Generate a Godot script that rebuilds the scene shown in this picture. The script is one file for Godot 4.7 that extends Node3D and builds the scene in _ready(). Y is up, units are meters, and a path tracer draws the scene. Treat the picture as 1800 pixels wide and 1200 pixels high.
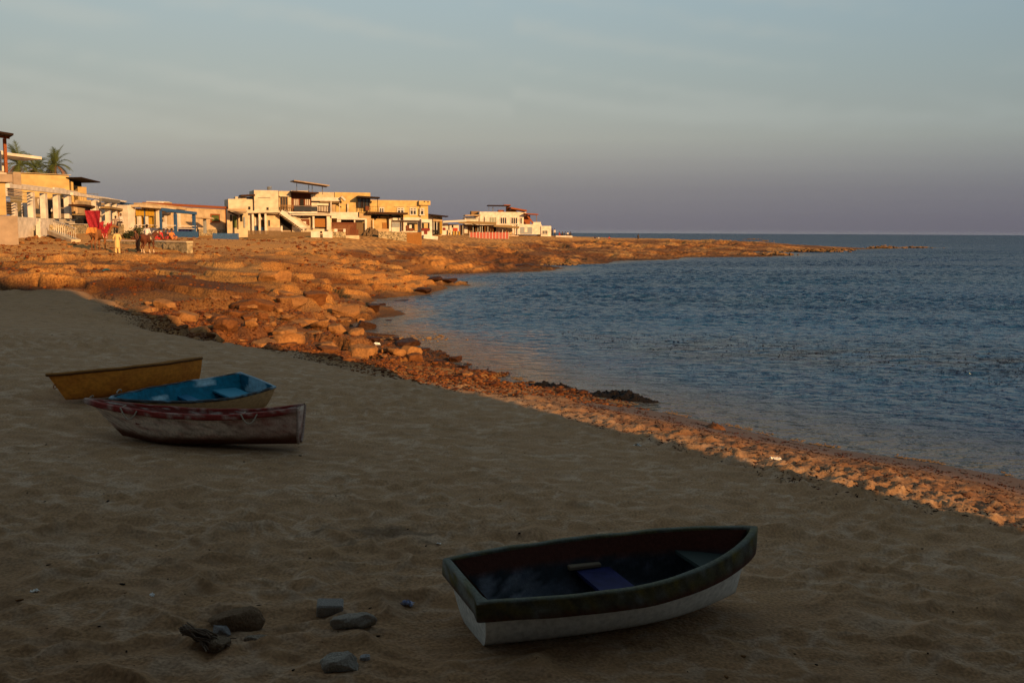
extends Node3D
# A beach at sundown: four small boats on shaded sand, a rocky cove, seaside houses, the open sea.
var M := {}
var rng := RandomNumberGenerator.new()
var taken := {}
var n_big := FastNoiseLite.new()
var n_fbm := FastNoiseLite.new()
var n_cell := FastNoiseLite.new()
var n_edge := FastNoiseLite.new()
var n_dim := FastNoiseLite.new()
var n_fine := FastNoiseLite.new()
var n_wave := FastNoiseLite.new()
var n_wave2 := FastNoiseLite.new()
# coarse survey of the shore: base height and distance past the sand's edge
const GX0 := -150.0
const GZ0 := -345.0
const GS := 1.5
const GW := 224
const GH := 236
var gh := PackedFloat32Array()
var gb := PackedFloat32Array()
var border := PackedVector2Array()
var beyond := PackedVector2Array()

const SHORE := [Vector2(8.81, -16.76), Vector2(6.51, -18.64), Vector2(5.29, -20.22), Vector2(3.9, -22.39), Vector2(2.65, -24.04), Vector2(1.47, -25.39), Vector2(0.63, -27.13), Vector2(-0.33, -29), Vector2(-1.25, -31.14), Vector2(-2.83, -35.11), Vector2(-4.25, -38.91), Vector2(-5.51, -42.1), Vector2(-6.38, -45), Vector2(-5.61, -48.11), Vector2(-6.31, -53.12), Vector2(-8.53, -57.26), Vector2(-7.44, -61.84), Vector2(-5.94, -65.99), Vector2(-4.6, -72.85), Vector2(-6.34, -83.81), Vector2(-3.74, -81.22), Vector2(-6.55, -97.55), Vector2(-2.51, -100.79), Vector2(-3.53, -115.23), Vector2(1.36, -123.88), Vector2(5.28, -121.35), Vector2(7.32, -129.22), Vector2(16.61, -146.27), Vector2(27.14, -159.19), Vector2(39.7, -174.61), Vector2(57.24, -201.4), Vector2(70.49, -242.31), Vector2(104.35, -286.97), Vector2(133.97, -318.62)]
var BOULDERS := [
	["biggest rounded boulder in the tumble, its left side in deep shade", -10.17, -39.06, 1.94, 1.05, 1.55, 0, 0],
	["pale flat-topped boulder right of the biggest rounded one", -9.39, -42.22, 1.71, 0.83, 1.37, 1, 0],
	["rounded sunlit boulder nearest the cove, its underside black", -6.8, -37.91, 1.22, 0.74, 0.98, 2, 0],
	["long slab-like boulder low in the tumble below the rounded ones", -7.41, -32.43, 1.39, 0.64, 1.11, 8, 0],
	["broad orange boulder above the dark gravel, left in the tumble", -9.33, -32.49, 1.19, 0.73, 0.95, 3, 0],
	["leftmost big boulder of the tumble, half in shade", -10.09, -31.76, 0.98, 0.53, 0.79, 4, 0],
	["angular upright block tilted against the rock shelf", -11.75, -49.34, 1.78, 1.03, 1.43, 5, 0],
	["flat boulder between the shelf and the cove's water", -9.17, -46.2, 1.76, 0.69, 1.41, 9, 0],
	["low wide boulder running down into the cove", -7.64, -45.66, 2.04, 0.78, 1.63, 10, 0],
	["small upright stone standing at the gravel's edge", -7.32, -28.7, 0.4, 0.51, 0.32, 6, 0],
	["rust-brown boulder at the water's edge below the sunlit round one", -5.87, -35.73, 0.95, 0.45, 0.76, 7, 0],
	["squat boulder at the top of the pebble band", -6.06, -32.35, 0.97, 0.45, 0.78, 2, 0],
	["lone orange boulder in the middle of the pebble band", -1.19, -26.26, 0.45, 0.3, 0.36, 1, 0],
	["dark wet rock with a white scrap beside it, at the pebbles' edge", -4.87, -34.79, 0.8, 0.32, 0.64, 3, 1],
	["flat dark rock awash with a white ripple behind it", -3.72, -35.26, 1.11, 0.32, 0.88, 9, 1],
	["low dark rock awash, nearest the foam", -4.44, -36.97, 0.68, 0.23, 0.54, 10, 1],
	["dark domed rock awash at the foot of the headland, apart in the water", 1.46, -121.18, 3.44, 1.03, 2.75, 0, 1],
	["leftmost rounded rock standing in the shallows off the pebbles", -3, -31.15, 0.57, 0.23, 0.46, 0, 1, "rocks in the shallows off the pebbles"],
	["second from left rounded rock standing in the shallows off the pebbles", -2.98, -33.58, 0.58, 0.15, 0.46, 1, 1, "rocks in the shallows off the pebbles"],
	["third from left rounded rock standing in the shallows off the pebbles", -2.45, -29.9, 0.38, 0.15, 0.3, 2, 1, "rocks in the shallows off the pebbles"],
	["fourth from left rounded rock standing in the shallows off the pebbles", -2.31, -31, 0.57, 0.21, 0.45, 3, 1, "rocks in the shallows off the pebbles"],
	["middle rounded rock standing in the shallows off the pebbles", -2.27, -32.46, 0.28, 0.15, 0.22, 4, 1, "rocks in the shallows off the pebbles"],
	["fourth from right rounded rock standing in the shallows off the pebbles", -1.81, -31.57, 0.5, 0.27, 0.4, 5, 1, "rocks in the shallows off the pebbles"],
	["third from right rounded rock standing in the shallows off the pebbles", -1.46, -30.05, 0.38, 0.17, 0.3, 6, 1, "rocks in the shallows off the pebbles"],
	["second from right rounded rock standing in the shallows off the pebbles", -1.4, -32.05, 0.27, 0.24, 0.22, 7, 1, "rocks in the shallows off the pebbles"],
	["rightmost rounded rock standing in the shallows off the pebbles", -1.09, -31.77, 0.24, 0.2, 0.19, 8, 1, "rocks in the shallows off the pebbles"],
	["leftmost dark rock awash at the foot of the rock shelf", -6.82, -48.74, 0.95, 0.45, 0.76, 9, 1, "dark rocks awash at the foot of the shelf"],
	["second from left dark rock awash at the foot of the rock shelf", -7.38, -55.72, 0.96, 0.38, 0.77, 10, 1, "dark rocks awash at the foot of the shelf"],
	["third from left dark rock awash at the foot of the rock shelf", -5.73, -46.35, 0.69, 0.29, 0.55, 11, 1, "dark rocks awash at the foot of the shelf"],
	["fourth from left dark rock awash at the foot of the rock shelf", -6.05, -51.46, 1, 0.35, 0.8, 0, 1, "dark rocks awash at the foot of the shelf"],
	["fifth from left dark rock awash at the foot of the rock shelf", -6.6, -59.69, 1.36, 0.44, 1.09, 1, 1, "dark rocks awash at the foot of the shelf"],
	["fifth from right dark rock awash at the foot of the rock shelf", -5.78, -58.82, 0.87, 0.3, 0.7, 2, 1, "dark rocks awash at the foot of the shelf"],
	["fourth from right dark rock awash at the foot of the rock shelf", -5.92, -66.63, 1.67, 0.53, 1.34, 3, 1, "dark rocks awash at the foot of the shelf"],
	["third from right dark rock awash at the foot of the rock shelf", -5.85, -74.35, 1.53, 0.51, 1.22, 4, 1, "dark rocks awash at the foot of the shelf"],
	["second from right dark rock awash at the foot of the rock shelf", -5.12, -78.75, 1.79, 0.45, 1.43, 5, 1, "dark rocks awash at the foot of the shelf"],
	["rightmost dark rock awash at the foot of the rock shelf", -4.13, -82.11, 1.59, 0.33, 1.27, 6, 1, "dark rocks awash at the foot of the shelf"],
	["leftmost of the dark boulders heaped below the cream house", -21.66, -105.1, 0.86, 0.55, 0.69, 7, 0, "boulders heaped below the cream house"],
	["second from left of the dark boulders heaped below the cream house", -19.73, -98.49, 1.03, 0.52, 0.82, 8, 0, "boulders heaped below the cream house"],
	["third from left of the dark boulders heaped below the cream house", -18.18, -92.82, 0.76, 0.38, 0.6, 9, 0, "boulders heaped below the cream house"],
	["middle one of the dark boulders heaped below the cream house", -20.42, -105.52, 0.98, 0.67, 0.78, 10, 0, "boulders heaped below the cream house"],
	["third from right of the dark boulders heaped below the cream house", -19.03, -101.96, 1.18, 0.53, 0.95, 11, 0, "boulders heaped below the cream house"],
	["second from right of the dark boulders heaped below the cream house", -19.12, -105.9, 0.86, 0.49, 0.69, 0, 0, "boulders heaped below the cream house"],
	["rightmost of the dark boulders heaped below the cream house", -17.63, -101.81, 0.71, 0.35, 0.57, 1, 0, "boulders heaped below the cream house"],
	["leftmost orange stone of the rubble below the white terrace wall", -40.08, -81.63, 0.62, 0.42, 0.5, 2, 0, "rubble below the white terrace wall"],
	["second from left orange stone of the rubble below the white terrace wall", -41.37, -85.46, 0.76, 0.49, 0.61, 3, 0, "rubble below the white terrace wall"],
	["third from left orange stone of the rubble below the white terrace wall", -42.8, -89.65, 0.68, 0.51, 0.54, 4, 0, "rubble below the white terrace wall"],
	["fourth from left orange stone of the rubble below the white terrace wall", -44.54, -94.5, 0.95, 0.71, 0.76, 5, 0, "rubble below the white terrace wall"],
	["fifth from left orange stone of the rubble below the white terrace wall", -38.71, -82.64, 0.94, 0.47, 0.75, 6, 0, "rubble below the white terrace wall"],
	["fifth from right orange stone of the rubble below the white terrace wall", -44.27, -95.04, 0.84, 0.84, 0.67, 7, 0, "rubble below the white terrace wall"],
	["fourth from right orange stone of the rubble below the white terrace wall", -41.57, -90.37, 0.91, 0.74, 0.73, 8, 0, "rubble below the white terrace wall"],
	["third from right orange stone of the rubble below the white terrace wall", -39.3, -86.48, 0.87, 0.54, 0.69, 9, 0, "rubble below the white terrace wall"],
	["second from right orange stone of the rubble below the white terrace wall", -35.88, -79.91, 0.7, 0.4, 0.56, 10, 0, "rubble below the white terrace wall"],
	["rightmost orange stone of the rubble below the white terrace wall", -34.34, -77.43, 0.58, 0.34, 0.46, 11, 0, "rubble below the white terrace wall"],
	["pale boulder left of the dark boulder heap", -24.65, -116.41, 0.81, 0.48, 0.65, 0, 0],
	["pale boulder right of the dark boulder heap", -16.39, -93.2, 0.97, 0.38, 0.78, 1, 0]]
const MARKS := ["biggest rounded boulder", "pale flat-topped boulder", "sunlit boulder nearest the cove", "long slab-like boulder", "broad orange boulder", "leftmost big boulder", "angular tilted block", "flat boulder by the shelf", "low boulder running into the cove", "small upright stone", "rust-brown boulder at the water", "squat boulder above the pebbles"]
const ORDER := ["lying", "second", "third", "fourth", "fifth", "sixth", "seventh", "eighth", "ninth", "tenth", "eleventh", "twelfth", "thirteenth", "fourteenth", "fifteenth", "sixteenth", "seventeenth", "eighteenth", "nineteenth", "twentieth", "twenty-first", "twenty-second", "farthest among those"]
const BOAT_A := [Vector3(-0.36, 0.97, -7.47), Vector3(2.05, 0.97, -8.35)]
const BOAT_B := [Vector3(-3.04, 1.07, -14.08), Vector3(-5.97, 1.08, -13.95)]
const BOAT_C := [Vector3(-4.36, 1.13, -16.7), Vector3(-5.95, 1.12, -14.5)]
const BOAT_D := [Vector3(-5.95, 1.26, -18.3), Vector3(-7.55, 1.24, -15.95)]
const D_BLOCK := Vector2(-1.45, -7.68)
const D_ROCK := [Vector2(-1.21, -7.36), Vector2(-2.08, -7.28), Vector2(-1.17, -6.61), Vector2(-1.85, -6.99), Vector2(-2.16, -7.11), Vector2(-2.08, -6.84), Vector2(-1.02, -6.71)]
const D_ROOT := Vector2(-2.23, -6.86)
var LITTER := [
	["plastic_scrap", "blue and white scrap of plastic in the sand left of the dinghy", "scrap", Vector2(-0.86, -7.97), 0.05, Color(0.30, 0.36, 0.55), 3],
	["paper_scrap", "white scrap at far left on the near sand", "scrap", Vector2(-3.87, -7.81), 0.03, Color(0.88, 0.86, 0.82), 4],
	["paper_scrap", "white crumpled scrap left of the clod, about mid-way to the left edge", "scrap", Vector2(-2.91, -7.8), 0.03, Color(0.88, 0.88, 0.86), 5],
	["paper_scrap", "small white scrap on the sand above the dinghy's stern", "scrap", Vector2(-0.73, -9.75), 0.02, Color(0.88, 0.86, 0.82), 6],
	["paper_scrap", "white scrap lying in the sunlit strip of sand at right", "scrap", Vector2(4.2, -15.56), 0.09, Color(0.80, 0.76, 0.70), 7],
	["paper_scrap", "bright white scrap on the dark wet rock by the pebbles", "scrap", Vector2(-4.67, -34.15), 0.14, Color(0.85, 0.84, 0.82), 8],
	["paper_scrap", "pale scrap half-buried in the sand below the sunlit strip", "scrap", Vector2(2.08, -16.17), 0.06, Color(0.5, 0.5, 0.48), 9],
	["bottle_scrap", "dark blue scrap on the orange ground left of the cracks", "scrap", Vector2(-18.68, -45.81), 0.16, Color(0.02, 0.09, 0.12), 10]]
const F_CAMEL := Vector2(-31.7, -76.5)
const F_HORSE := Vector2(-27.59, -75.5)
const F_MAN := Vector2(-29.67, -75)
const F_BOY := Vector3(-38.47, 3.8, -97)
const F_SIT := Vector3(-39.49, 4.44, -101)
const F_GROUP := [Vector3(-30.31, 3.29, -86), Vector3(-30.17, 3.31, -86.5), Vector3(-29.51, 3.29, -86.5), Vector3(-30, 3.29, -87)]
var F_FAR := [
	[Vector3(9.51, 3.33, -240.5), 0, "figure in dark clothes standing at the left end of the far wall"],
	[Vector3(10.12, 3.27, -240.5), 0, "figure in pale clothes standing second from left by the far wall"],
	[Vector3(11.21, 3.41, -240.5), 1, "figure in red sitting on the far wall"],
	[Vector3(12.03, 3.41, -240.5), 1, "figure in black sitting mid-way on the far wall"],
	[Vector3(12.65, 3.42, -240.5), 1, "figure in navy sitting on the far wall, right of the black-clad one"],
	[Vector3(13.26, 3.42, -240.5), 1, "figure in white sitting near the far wall's right end"],
	[Vector3(13.95, 3.4, -240.5), 1, "figure in black sitting at the far wall's right end"],
	[Vector3(20.29, 2.4, -246), 1, "dark figure sitting on the near headland, left of the walkers"],
	[Vector3(21.22, 2.35, -247), 1, "figure in pale clothes sitting on the near headland"],
	[Vector3(24.17, 2.39, -250), 1, "red-clad figure crouching alone on the headland ridge"],
	[Vector3(32.05, 2.17, -255), 0, "lone figure in pale green standing on the headland"]]
const PALM := [Vector2(-55.33, -122), Vector2(-56.57, -115), Vector2(-56.79, -119)]
var BUSHES := [
	["grey-green shrub on the terrace between the yellow-clad man and the horse", Vector3(-34.42, 3.28, -92), 1.6, 1.2, 611, ""],
	["small dark shrub left of the larger one on the terrace", Vector3(-35.53, 3.26, -93), 1, 0.9, 612, ""],
	["leftmost low shrub by the terrace wall", Vector3(-36.15, 3.26, -93.5), 0.7, 0.6, 613, ""],
	["green bush between the pink fence and the far white house", Vector3(-0.45, 3.48, -200), 1.4, 1.7, 614, ""]]
const HEAP := [[Vector2(0.47, -26.82), Vector2(0.99, -26.23), Vector2(1.5, -25.77), Vector2(1.91, -25.31)], [Vector2(1.78, -25.22), Vector2(2.32, -24.96), Vector2(2.73, -24.8), Vector2(3.16, -24.21), Vector2(3.63, -23.89)], [Vector2(4.08, -20.35), Vector2(4.36, -20)], [Vector2(-19.42, -129), Vector2(-16.95, -128)]]
const BREAKERS := [[-3.27, -36.66, 1.6, 0.1, 50], [-3.61, -113.8, 1.5, 0.2, 60], [6.07, -126.34, 2, 0.15, 60], [50.33, -192.5, 3, 0.3, 120], [67.38, -231.59, 6, 0.3, 420], [79.47, -249.75, 6, 0.25, 120], [108.28, -295.48, 4.5, 0.35, 200], [121.42, -305.3, 5, 0.2, 80], [164.55, -690.77, 6, 0.3, 80], [134.76, -539.84, 3, 0.3, 50]]
const SUN_AZ := -35.2
const SUN_EL := 14.0
const HOUSE_Z := 2.6
const HOUSE_X := 16.1
const HOUSE_Y := 14.2
const GABLE := [Vector2(16.1, 9.9), Vector2(13.1, 11.7), Vector2(11.6, 14.2), Vector2(9.3, 15.4), Vector2(7.0, 15.8), Vector2(-8.0, 15.8), Vector2(-8.0, 9.9)]
const HAZE := 0.000036
const SKY_AT := [0.0000, 0.0278, 0.0444, 0.0578, 0.0978, 0.1411, 0.3000, 1.0000]
const SKY_COL := [Color(0.200, 0.189, 0.175), Color(0.210, 0.199, 0.180), Color(0.250, 0.241, 0.213), Color(0.277, 0.277, 0.240), Color(0.267, 0.300, 0.283), Color(0.257, 0.317, 0.330), Color(0.240, 0.287, 0.300), Color(0.187, 0.220, 0.240)]

# ---------------------------------------------------------------- the scene
func _ready() -> void:
	# camera
	var cam := Camera3D.new()
	cam.name = "camera"
	add_child(cam)
	cam.fov = rad_to_deg(2.0 * atan(600.0 / 1750.0))
	cam.position = Vector3(0, 4.1, 0)
	cam.rotation = Vector3(-atan(191.5 / 1750.0), 0, deg_to_rad(0.29))
	cam.near = 0.1
	cam.far = 60000.0
	cam.current = true
	# sky
	var env := Environment.new()
	env.background_mode = Environment.BG_SKY
	var sky := Sky.new()
	var pano := PanoramaSkyMaterial.new()
	pano.panorama = ImageTexture.create_from_image(sky_image())
	sky.sky_material = pano
	env.sky = sky
	env.tonemap_mode = Environment.TONE_MAPPER_LINEAR
	env.tonemap_exposure = 1.5
	env.background_energy_multiplier = 1.0
	env.sdfgi_enabled = true
	env.ssao_enabled = true
	env.ssil_enabled = true
	env.volumetric_fog_enabled = true
	env.volumetric_fog_density = 0.0
	var we := WorldEnvironment.new()
	we.name = "world"
	we.environment = env
	add_child(we)
	# sun, low behind the viewer's right shoulder
	var sun := DirectionalLight3D.new()
	sun.name = "sun"
	add_child(sun)
	var az := deg_to_rad(SUN_AZ)
	var el := deg_to_rad(SUN_EL)
	sun.look_at_from_position(Vector3.ZERO, Vector3(sin(az) * cos(el), -sin(el), -cos(az) * cos(el)))
	sun.light_color = lin(1.0, 0.56, 0.22)
	sun.light_energy = 1.6
	sun.light_angular_distance = 0.5
	sun.shadow_enabled = true
	sun.directional_shadow_max_distance = 400.0
	# the place
	setup_noise()
	materials()
	shore_survey()
	ground()
	sea()
	shading_house()
	houses_left()
	houses_middle()
	houses_far()
	palm("taller date palm with a round crown behind the ochre house", Vector3(PALM[0].x, 3.2, PALM[0].y), 8.6, 3.0, 601)
	palm("left palm of the dense pair under the white roof slab", Vector3(PALM[1].x, 3.2, PALM[1].y), 8.3, 3.0, 602)
	palm("right palm of the dense pair, its fronds touching the white slab's tip", Vector3(PALM[2].x, 3.2, PALM[2].y), 8.0, 2.8, 603)
	for e in BUSHES:
		bush(e[0], e[1], e[2], e[3], e[4], e[5])
	boats()
	loose_stones()
	heap("seaweed_heap", "long black heap of wet seaweed where the water meets the pebbles", "seaweed", HEAP[0], 0.8, 0.17, 71, M["weed"])
	heap("seaweed_heap", "black seaweed mound at the right-hand end of the long heap", "seaweed", HEAP[1], 0.95, 0.19, 72, M["weed"])
	heap("seaweed_heap", "small brown tuft of seaweed on the wet sand, farther right", "seaweed", HEAP[2], 0.40, 0.14, 73, mat("brown_weed", lin(0.12, 0.05, 0.02), 0.8, null, 1.0, null))
	heap("dirt_pile", "low brown dirt pile against the orange house's low wall", "dirt pile", HEAP[3], 3.2, 0.95, 74, M["reed"])
	water_edge()
	haze_bank()
	debris()
	crowd()

# ---------------------------------------------------------------- naming
func numbered(called: String) -> String:
	if not taken.has(called):
		taken[called] = 0
		return called
	taken[called] += 1
	return "%s_%03d" % [called, taken[called]]

func tag(o: Node3D, label: String, category: String, group := "") -> Node3D:
	o.set_meta("label", label)
	o.set_meta("category", category)
	if group != "":
		o.set_meta("group", group)
	return o

func thing(called: String, label: String, category: String, at := Vector3.ZERO, turn := 0.0, group := "") -> Node3D:
	var o := Node3D.new()
	o.name = numbered(called)
	add_child(o, true)
	o.position = at
	o.rotation.y = turn
	tag(o, label, category, group)
	return o

func put(called: String, mesh: Mesh, mat: Material, parent: Node3D = null) -> MeshInstance3D:
	var o := MeshInstance3D.new()
	o.mesh = mesh
	if mat:
		o.material_override = mat
	if parent == null:
		o.name = numbered(called)
		add_child(o, true)
	else:
		var k := called
		var i := 0
		while parent.has_node(k):
			i += 1
			k = "%s_%03d" % [called, i]
		o.name = k
		parent.add_child(o, true)
	return o

func struct(called: String, mesh: Mesh, mat: Material, kind := "structure") -> MeshInstance3D:
	var o := put(called, mesh, mat)
	o.set_meta("kind", kind)
	return o

# ---------------------------------------------------------------- mesh building
class MB:
	var v := PackedVector3Array()
	var c := PackedColorArray()
	var uv := PackedVector2Array()
	var ix := PackedInt32Array()
	func add(p: Vector3, col := Color.WHITE, t := Vector2.ZERO) -> int:
		v.append(p)
		c.append(col)
		uv.append(t)
		return v.size() - 1
	func tri(a: int, b: int, d: int) -> void:
		ix.append(a); ix.append(b); ix.append(d)
	func quad(a: int, b: int, d: int, e: int) -> void:   # a b d e go round clockwise seen from the front
		ix.append(a); ix.append(b); ix.append(d)
		ix.append(a); ix.append(d); ix.append(e)
	func face(pts: Array, col := Color.WHITE) -> void:     # a flat polygon of its own vertices, clockwise
		var i0 := v.size()
		for p in pts:
			add(p, col)
		for k in range(1, pts.size() - 1):
			tri(i0, i0 + k, i0 + k + 1)
	func box(x0: float, x1: float, y0: float, y1: float, z0: float, z1: float, col := Color.WHITE, tf := Transform3D()) -> void:
		var p := []
		for i in 8:
			p.append(tf * Vector3(x1 if i & 1 else x0, y1 if i & 2 else y0, z1 if i & 4 else z0))
		for f in [[4, 6, 7, 5], [1, 3, 2, 0], [0, 2, 6, 4], [5, 7, 3, 1], [6, 2, 3, 7], [0, 4, 5, 1]]:
			face([p[f[0]], p[f[1]], p[f[2]], p[f[3]]], col)
	func bar(a: Vector3, b: Vector3, r: float, col := Color.WHITE, n := 6, r2 := -1.0) -> void:
		var d := (b - a).normalized()
		var s := d.cross(Vector3.UP if absf(d.y) < 0.9 else Vector3.RIGHT).normalized()
		var t := s.cross(d)
		if r2 < 0.0:
			r2 = r
		var i0 := v.size()
		for k in n:
			var w := s * cos(TAU * k / n) + t * sin(TAU * k / n)
			add(a + w * r, col)
			add(b + w * r2, col)
		for k in n:
			var a0 := i0 + 2 * k
			var b0 := i0 + 2 * ((k + 1) % n)
			quad(a0, a0 + 1, b0 + 1, b0)
		var ca := add(a, col)
		var cb := add(b, col)
		for k in n:
			tri(ca, i0 + 2 * k, i0 + 2 * ((k + 1) % n))
			tri(cb, i0 + 2 * ((k + 1) % n) + 1, i0 + 2 * k + 1)
	func tube(pts: PackedVector3Array, rad: float, col := Color.WHITE, n := 6) -> void:
		for k in pts.size() - 1:
			bar(pts[k], pts[k + 1], rad, col, n)
	func done(smooth := true) -> ArrayMesh:
		var nn := PackedVector3Array()
		nn.resize(v.size())
		if not smooth:
			var v2 := PackedVector3Array(); var c2 := PackedColorArray(); var u2 := PackedVector2Array()
			for i in ix.size():
				v2.append(v[ix[i]]); c2.append(c[ix[i]]); u2.append(uv[ix[i]])
				ix[i] = i
			v = v2; c = c2; uv = u2
			nn.resize(v.size())
		for k in range(0, ix.size(), 3):
			var a := v[ix[k]]
			var f := (v[ix[k + 2]] - a).cross(v[ix[k + 1]] - a)
			nn[ix[k]] += f
			nn[ix[k + 1]] += f
			nn[ix[k + 2]] += f
		for i in nn.size():
			nn[i] = nn[i].normalized() if nn[i].length_squared() > 1e-20 else Vector3.UP
		var arr := []
		arr.resize(Mesh.ARRAY_MAX)
		arr[Mesh.ARRAY_VERTEX] = v
		arr[Mesh.ARRAY_NORMAL] = nn
		arr[Mesh.ARRAY_COLOR] = c
		arr[Mesh.ARRAY_TEX_UV] = uv
		arr[Mesh.ARRAY_INDEX] = ix
		var m := ArrayMesh.new()
		if ix.size():
			m.add_surface_from_arrays(Mesh.PRIMITIVE_TRIANGLES, arr)
		return m

func box_mesh(sx: float, sy: float, sz: float, ch := 0.02) -> ArrayMesh:      # a box with chamfered edges, base at y = 0
	var b := MB.new()
	var hx := sx / 2.0
	var hz := sz / 2.0
	ch = minf(ch, minf(sx, minf(sy, sz)) * 0.3)
	var ring := func(x: float, z: float, y: float) -> Array:
		return [Vector3(-x + ch, y, z), Vector3(x - ch, y, z), Vector3(x, y, z - ch), Vector3(x, y, -z + ch), Vector3(x - ch, y, -z), Vector3(-x + ch, y, -z), Vector3(-x, y, -z + ch), Vector3(-x, y, z - ch)]
	var top_ring := func(x: float, z: float, y: float) -> Array:
		return [Vector3(-x, y, z), Vector3(x, y, z), Vector3(x, y, z), Vector3(x, y, -z), Vector3(x, y, -z), Vector3(-x, y, -z), Vector3(-x, y, -z), Vector3(-x, y, z)]
	var r0: Array = ring.call(hx, hz, 0.0)
	var r1: Array = ring.call(hx, hz, sy - ch)
	var r2: Array = top_ring.call(hx - ch, hz - ch, sy)
	for k in 8:
		var j := (k + 1) % 8
		b.face([r0[k], r1[k], r1[j], r0[j]])
		b.face([r1[k], r2[k], r2[j], r1[j]])
	b.face([r2[0], r2[6], r2[4], r2[2]])
	b.face([r0[0], r0[1], r0[2], r0[3], r0[4], r0[5], r0[6], r0[7]])
	return b.done()

var box_cache := {}
func bx(called: String, parent: Node3D, mat: Material, x0: float, x1: float, y0: float, y1: float, z0: float, z1: float, ch := 0.02) -> MeshInstance3D:
	var key := "%.3f %.3f %.3f %.3f" % [x1 - x0, y1 - y0, z1 - z0, ch]
	if not box_cache.has(key):
		box_cache[key] = box_mesh(x1 - x0, y1 - y0, z1 - z0, ch)
	var o := put(called, box_cache[key], mat, parent)
	o.position = Vector3((x0 + x1) / 2.0, y0, (z0 + z1) / 2.0)
	return o

# ---------------------------------------------------------------- textures and materials
func noise(kind: int, freq: float, oct: int, sd: int, ft := FastNoiseLite.FRACTAL_FBM) -> FastNoiseLite:
	var n := FastNoiseLite.new()
	n.noise_type = kind
	n.frequency = freq
	n.fractal_type = ft if oct > 1 else FastNoiseLite.FRACTAL_NONE
	n.fractal_octaves = oct
	n.seed = sd
	return n

func noise_tex(n: FastNoiseLite, size: int, ramp: Array = [], bump := 0.0) -> NoiseTexture2D:
	var t := NoiseTexture2D.new()
	t.width = size
	t.height = size
	t.seamless = true
	t.seamless_blend_skirt = 0.2
	t.generate_mipmaps = false
	if bump > 0.0:
		t.as_normal_map = true
		t.bump_strength = bump
	if ramp.size():
		var g := Gradient.new()
		g.offsets = PackedFloat32Array(ramp[0])
		g.colors = PackedColorArray(ramp[1])
		t.color_ramp = g
	t.noise = n
	return t

func lin(r: float, g: float, b: float) -> Color:
	return Color(r, g, b).linear_to_srgb()

func mat(called: String, col: Color, rough := 0.9, tex: Texture2D = null, scale := 1.0, bump: Texture2D = null, depth := 1.0, vc := false) -> StandardMaterial3D:
	var m := StandardMaterial3D.new()
	m.resource_name = called
	m.albedo_color = col
	m.roughness = rough
	m.metallic_specular = 0.3
	if tex:
		m.albedo_texture = tex
	if bump:
		m.heightmap_enabled = true
		m.heightmap_texture = bump
		m.heightmap_scale = depth
	if tex or bump:
		m.uv1_triplanar = true
		m.uv1_world_triplanar = true
		m.uv1_scale = Vector3.ONE * scale
	m.vertex_color_use_as_albedo = vc
	M[called] = m
	return m

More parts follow.
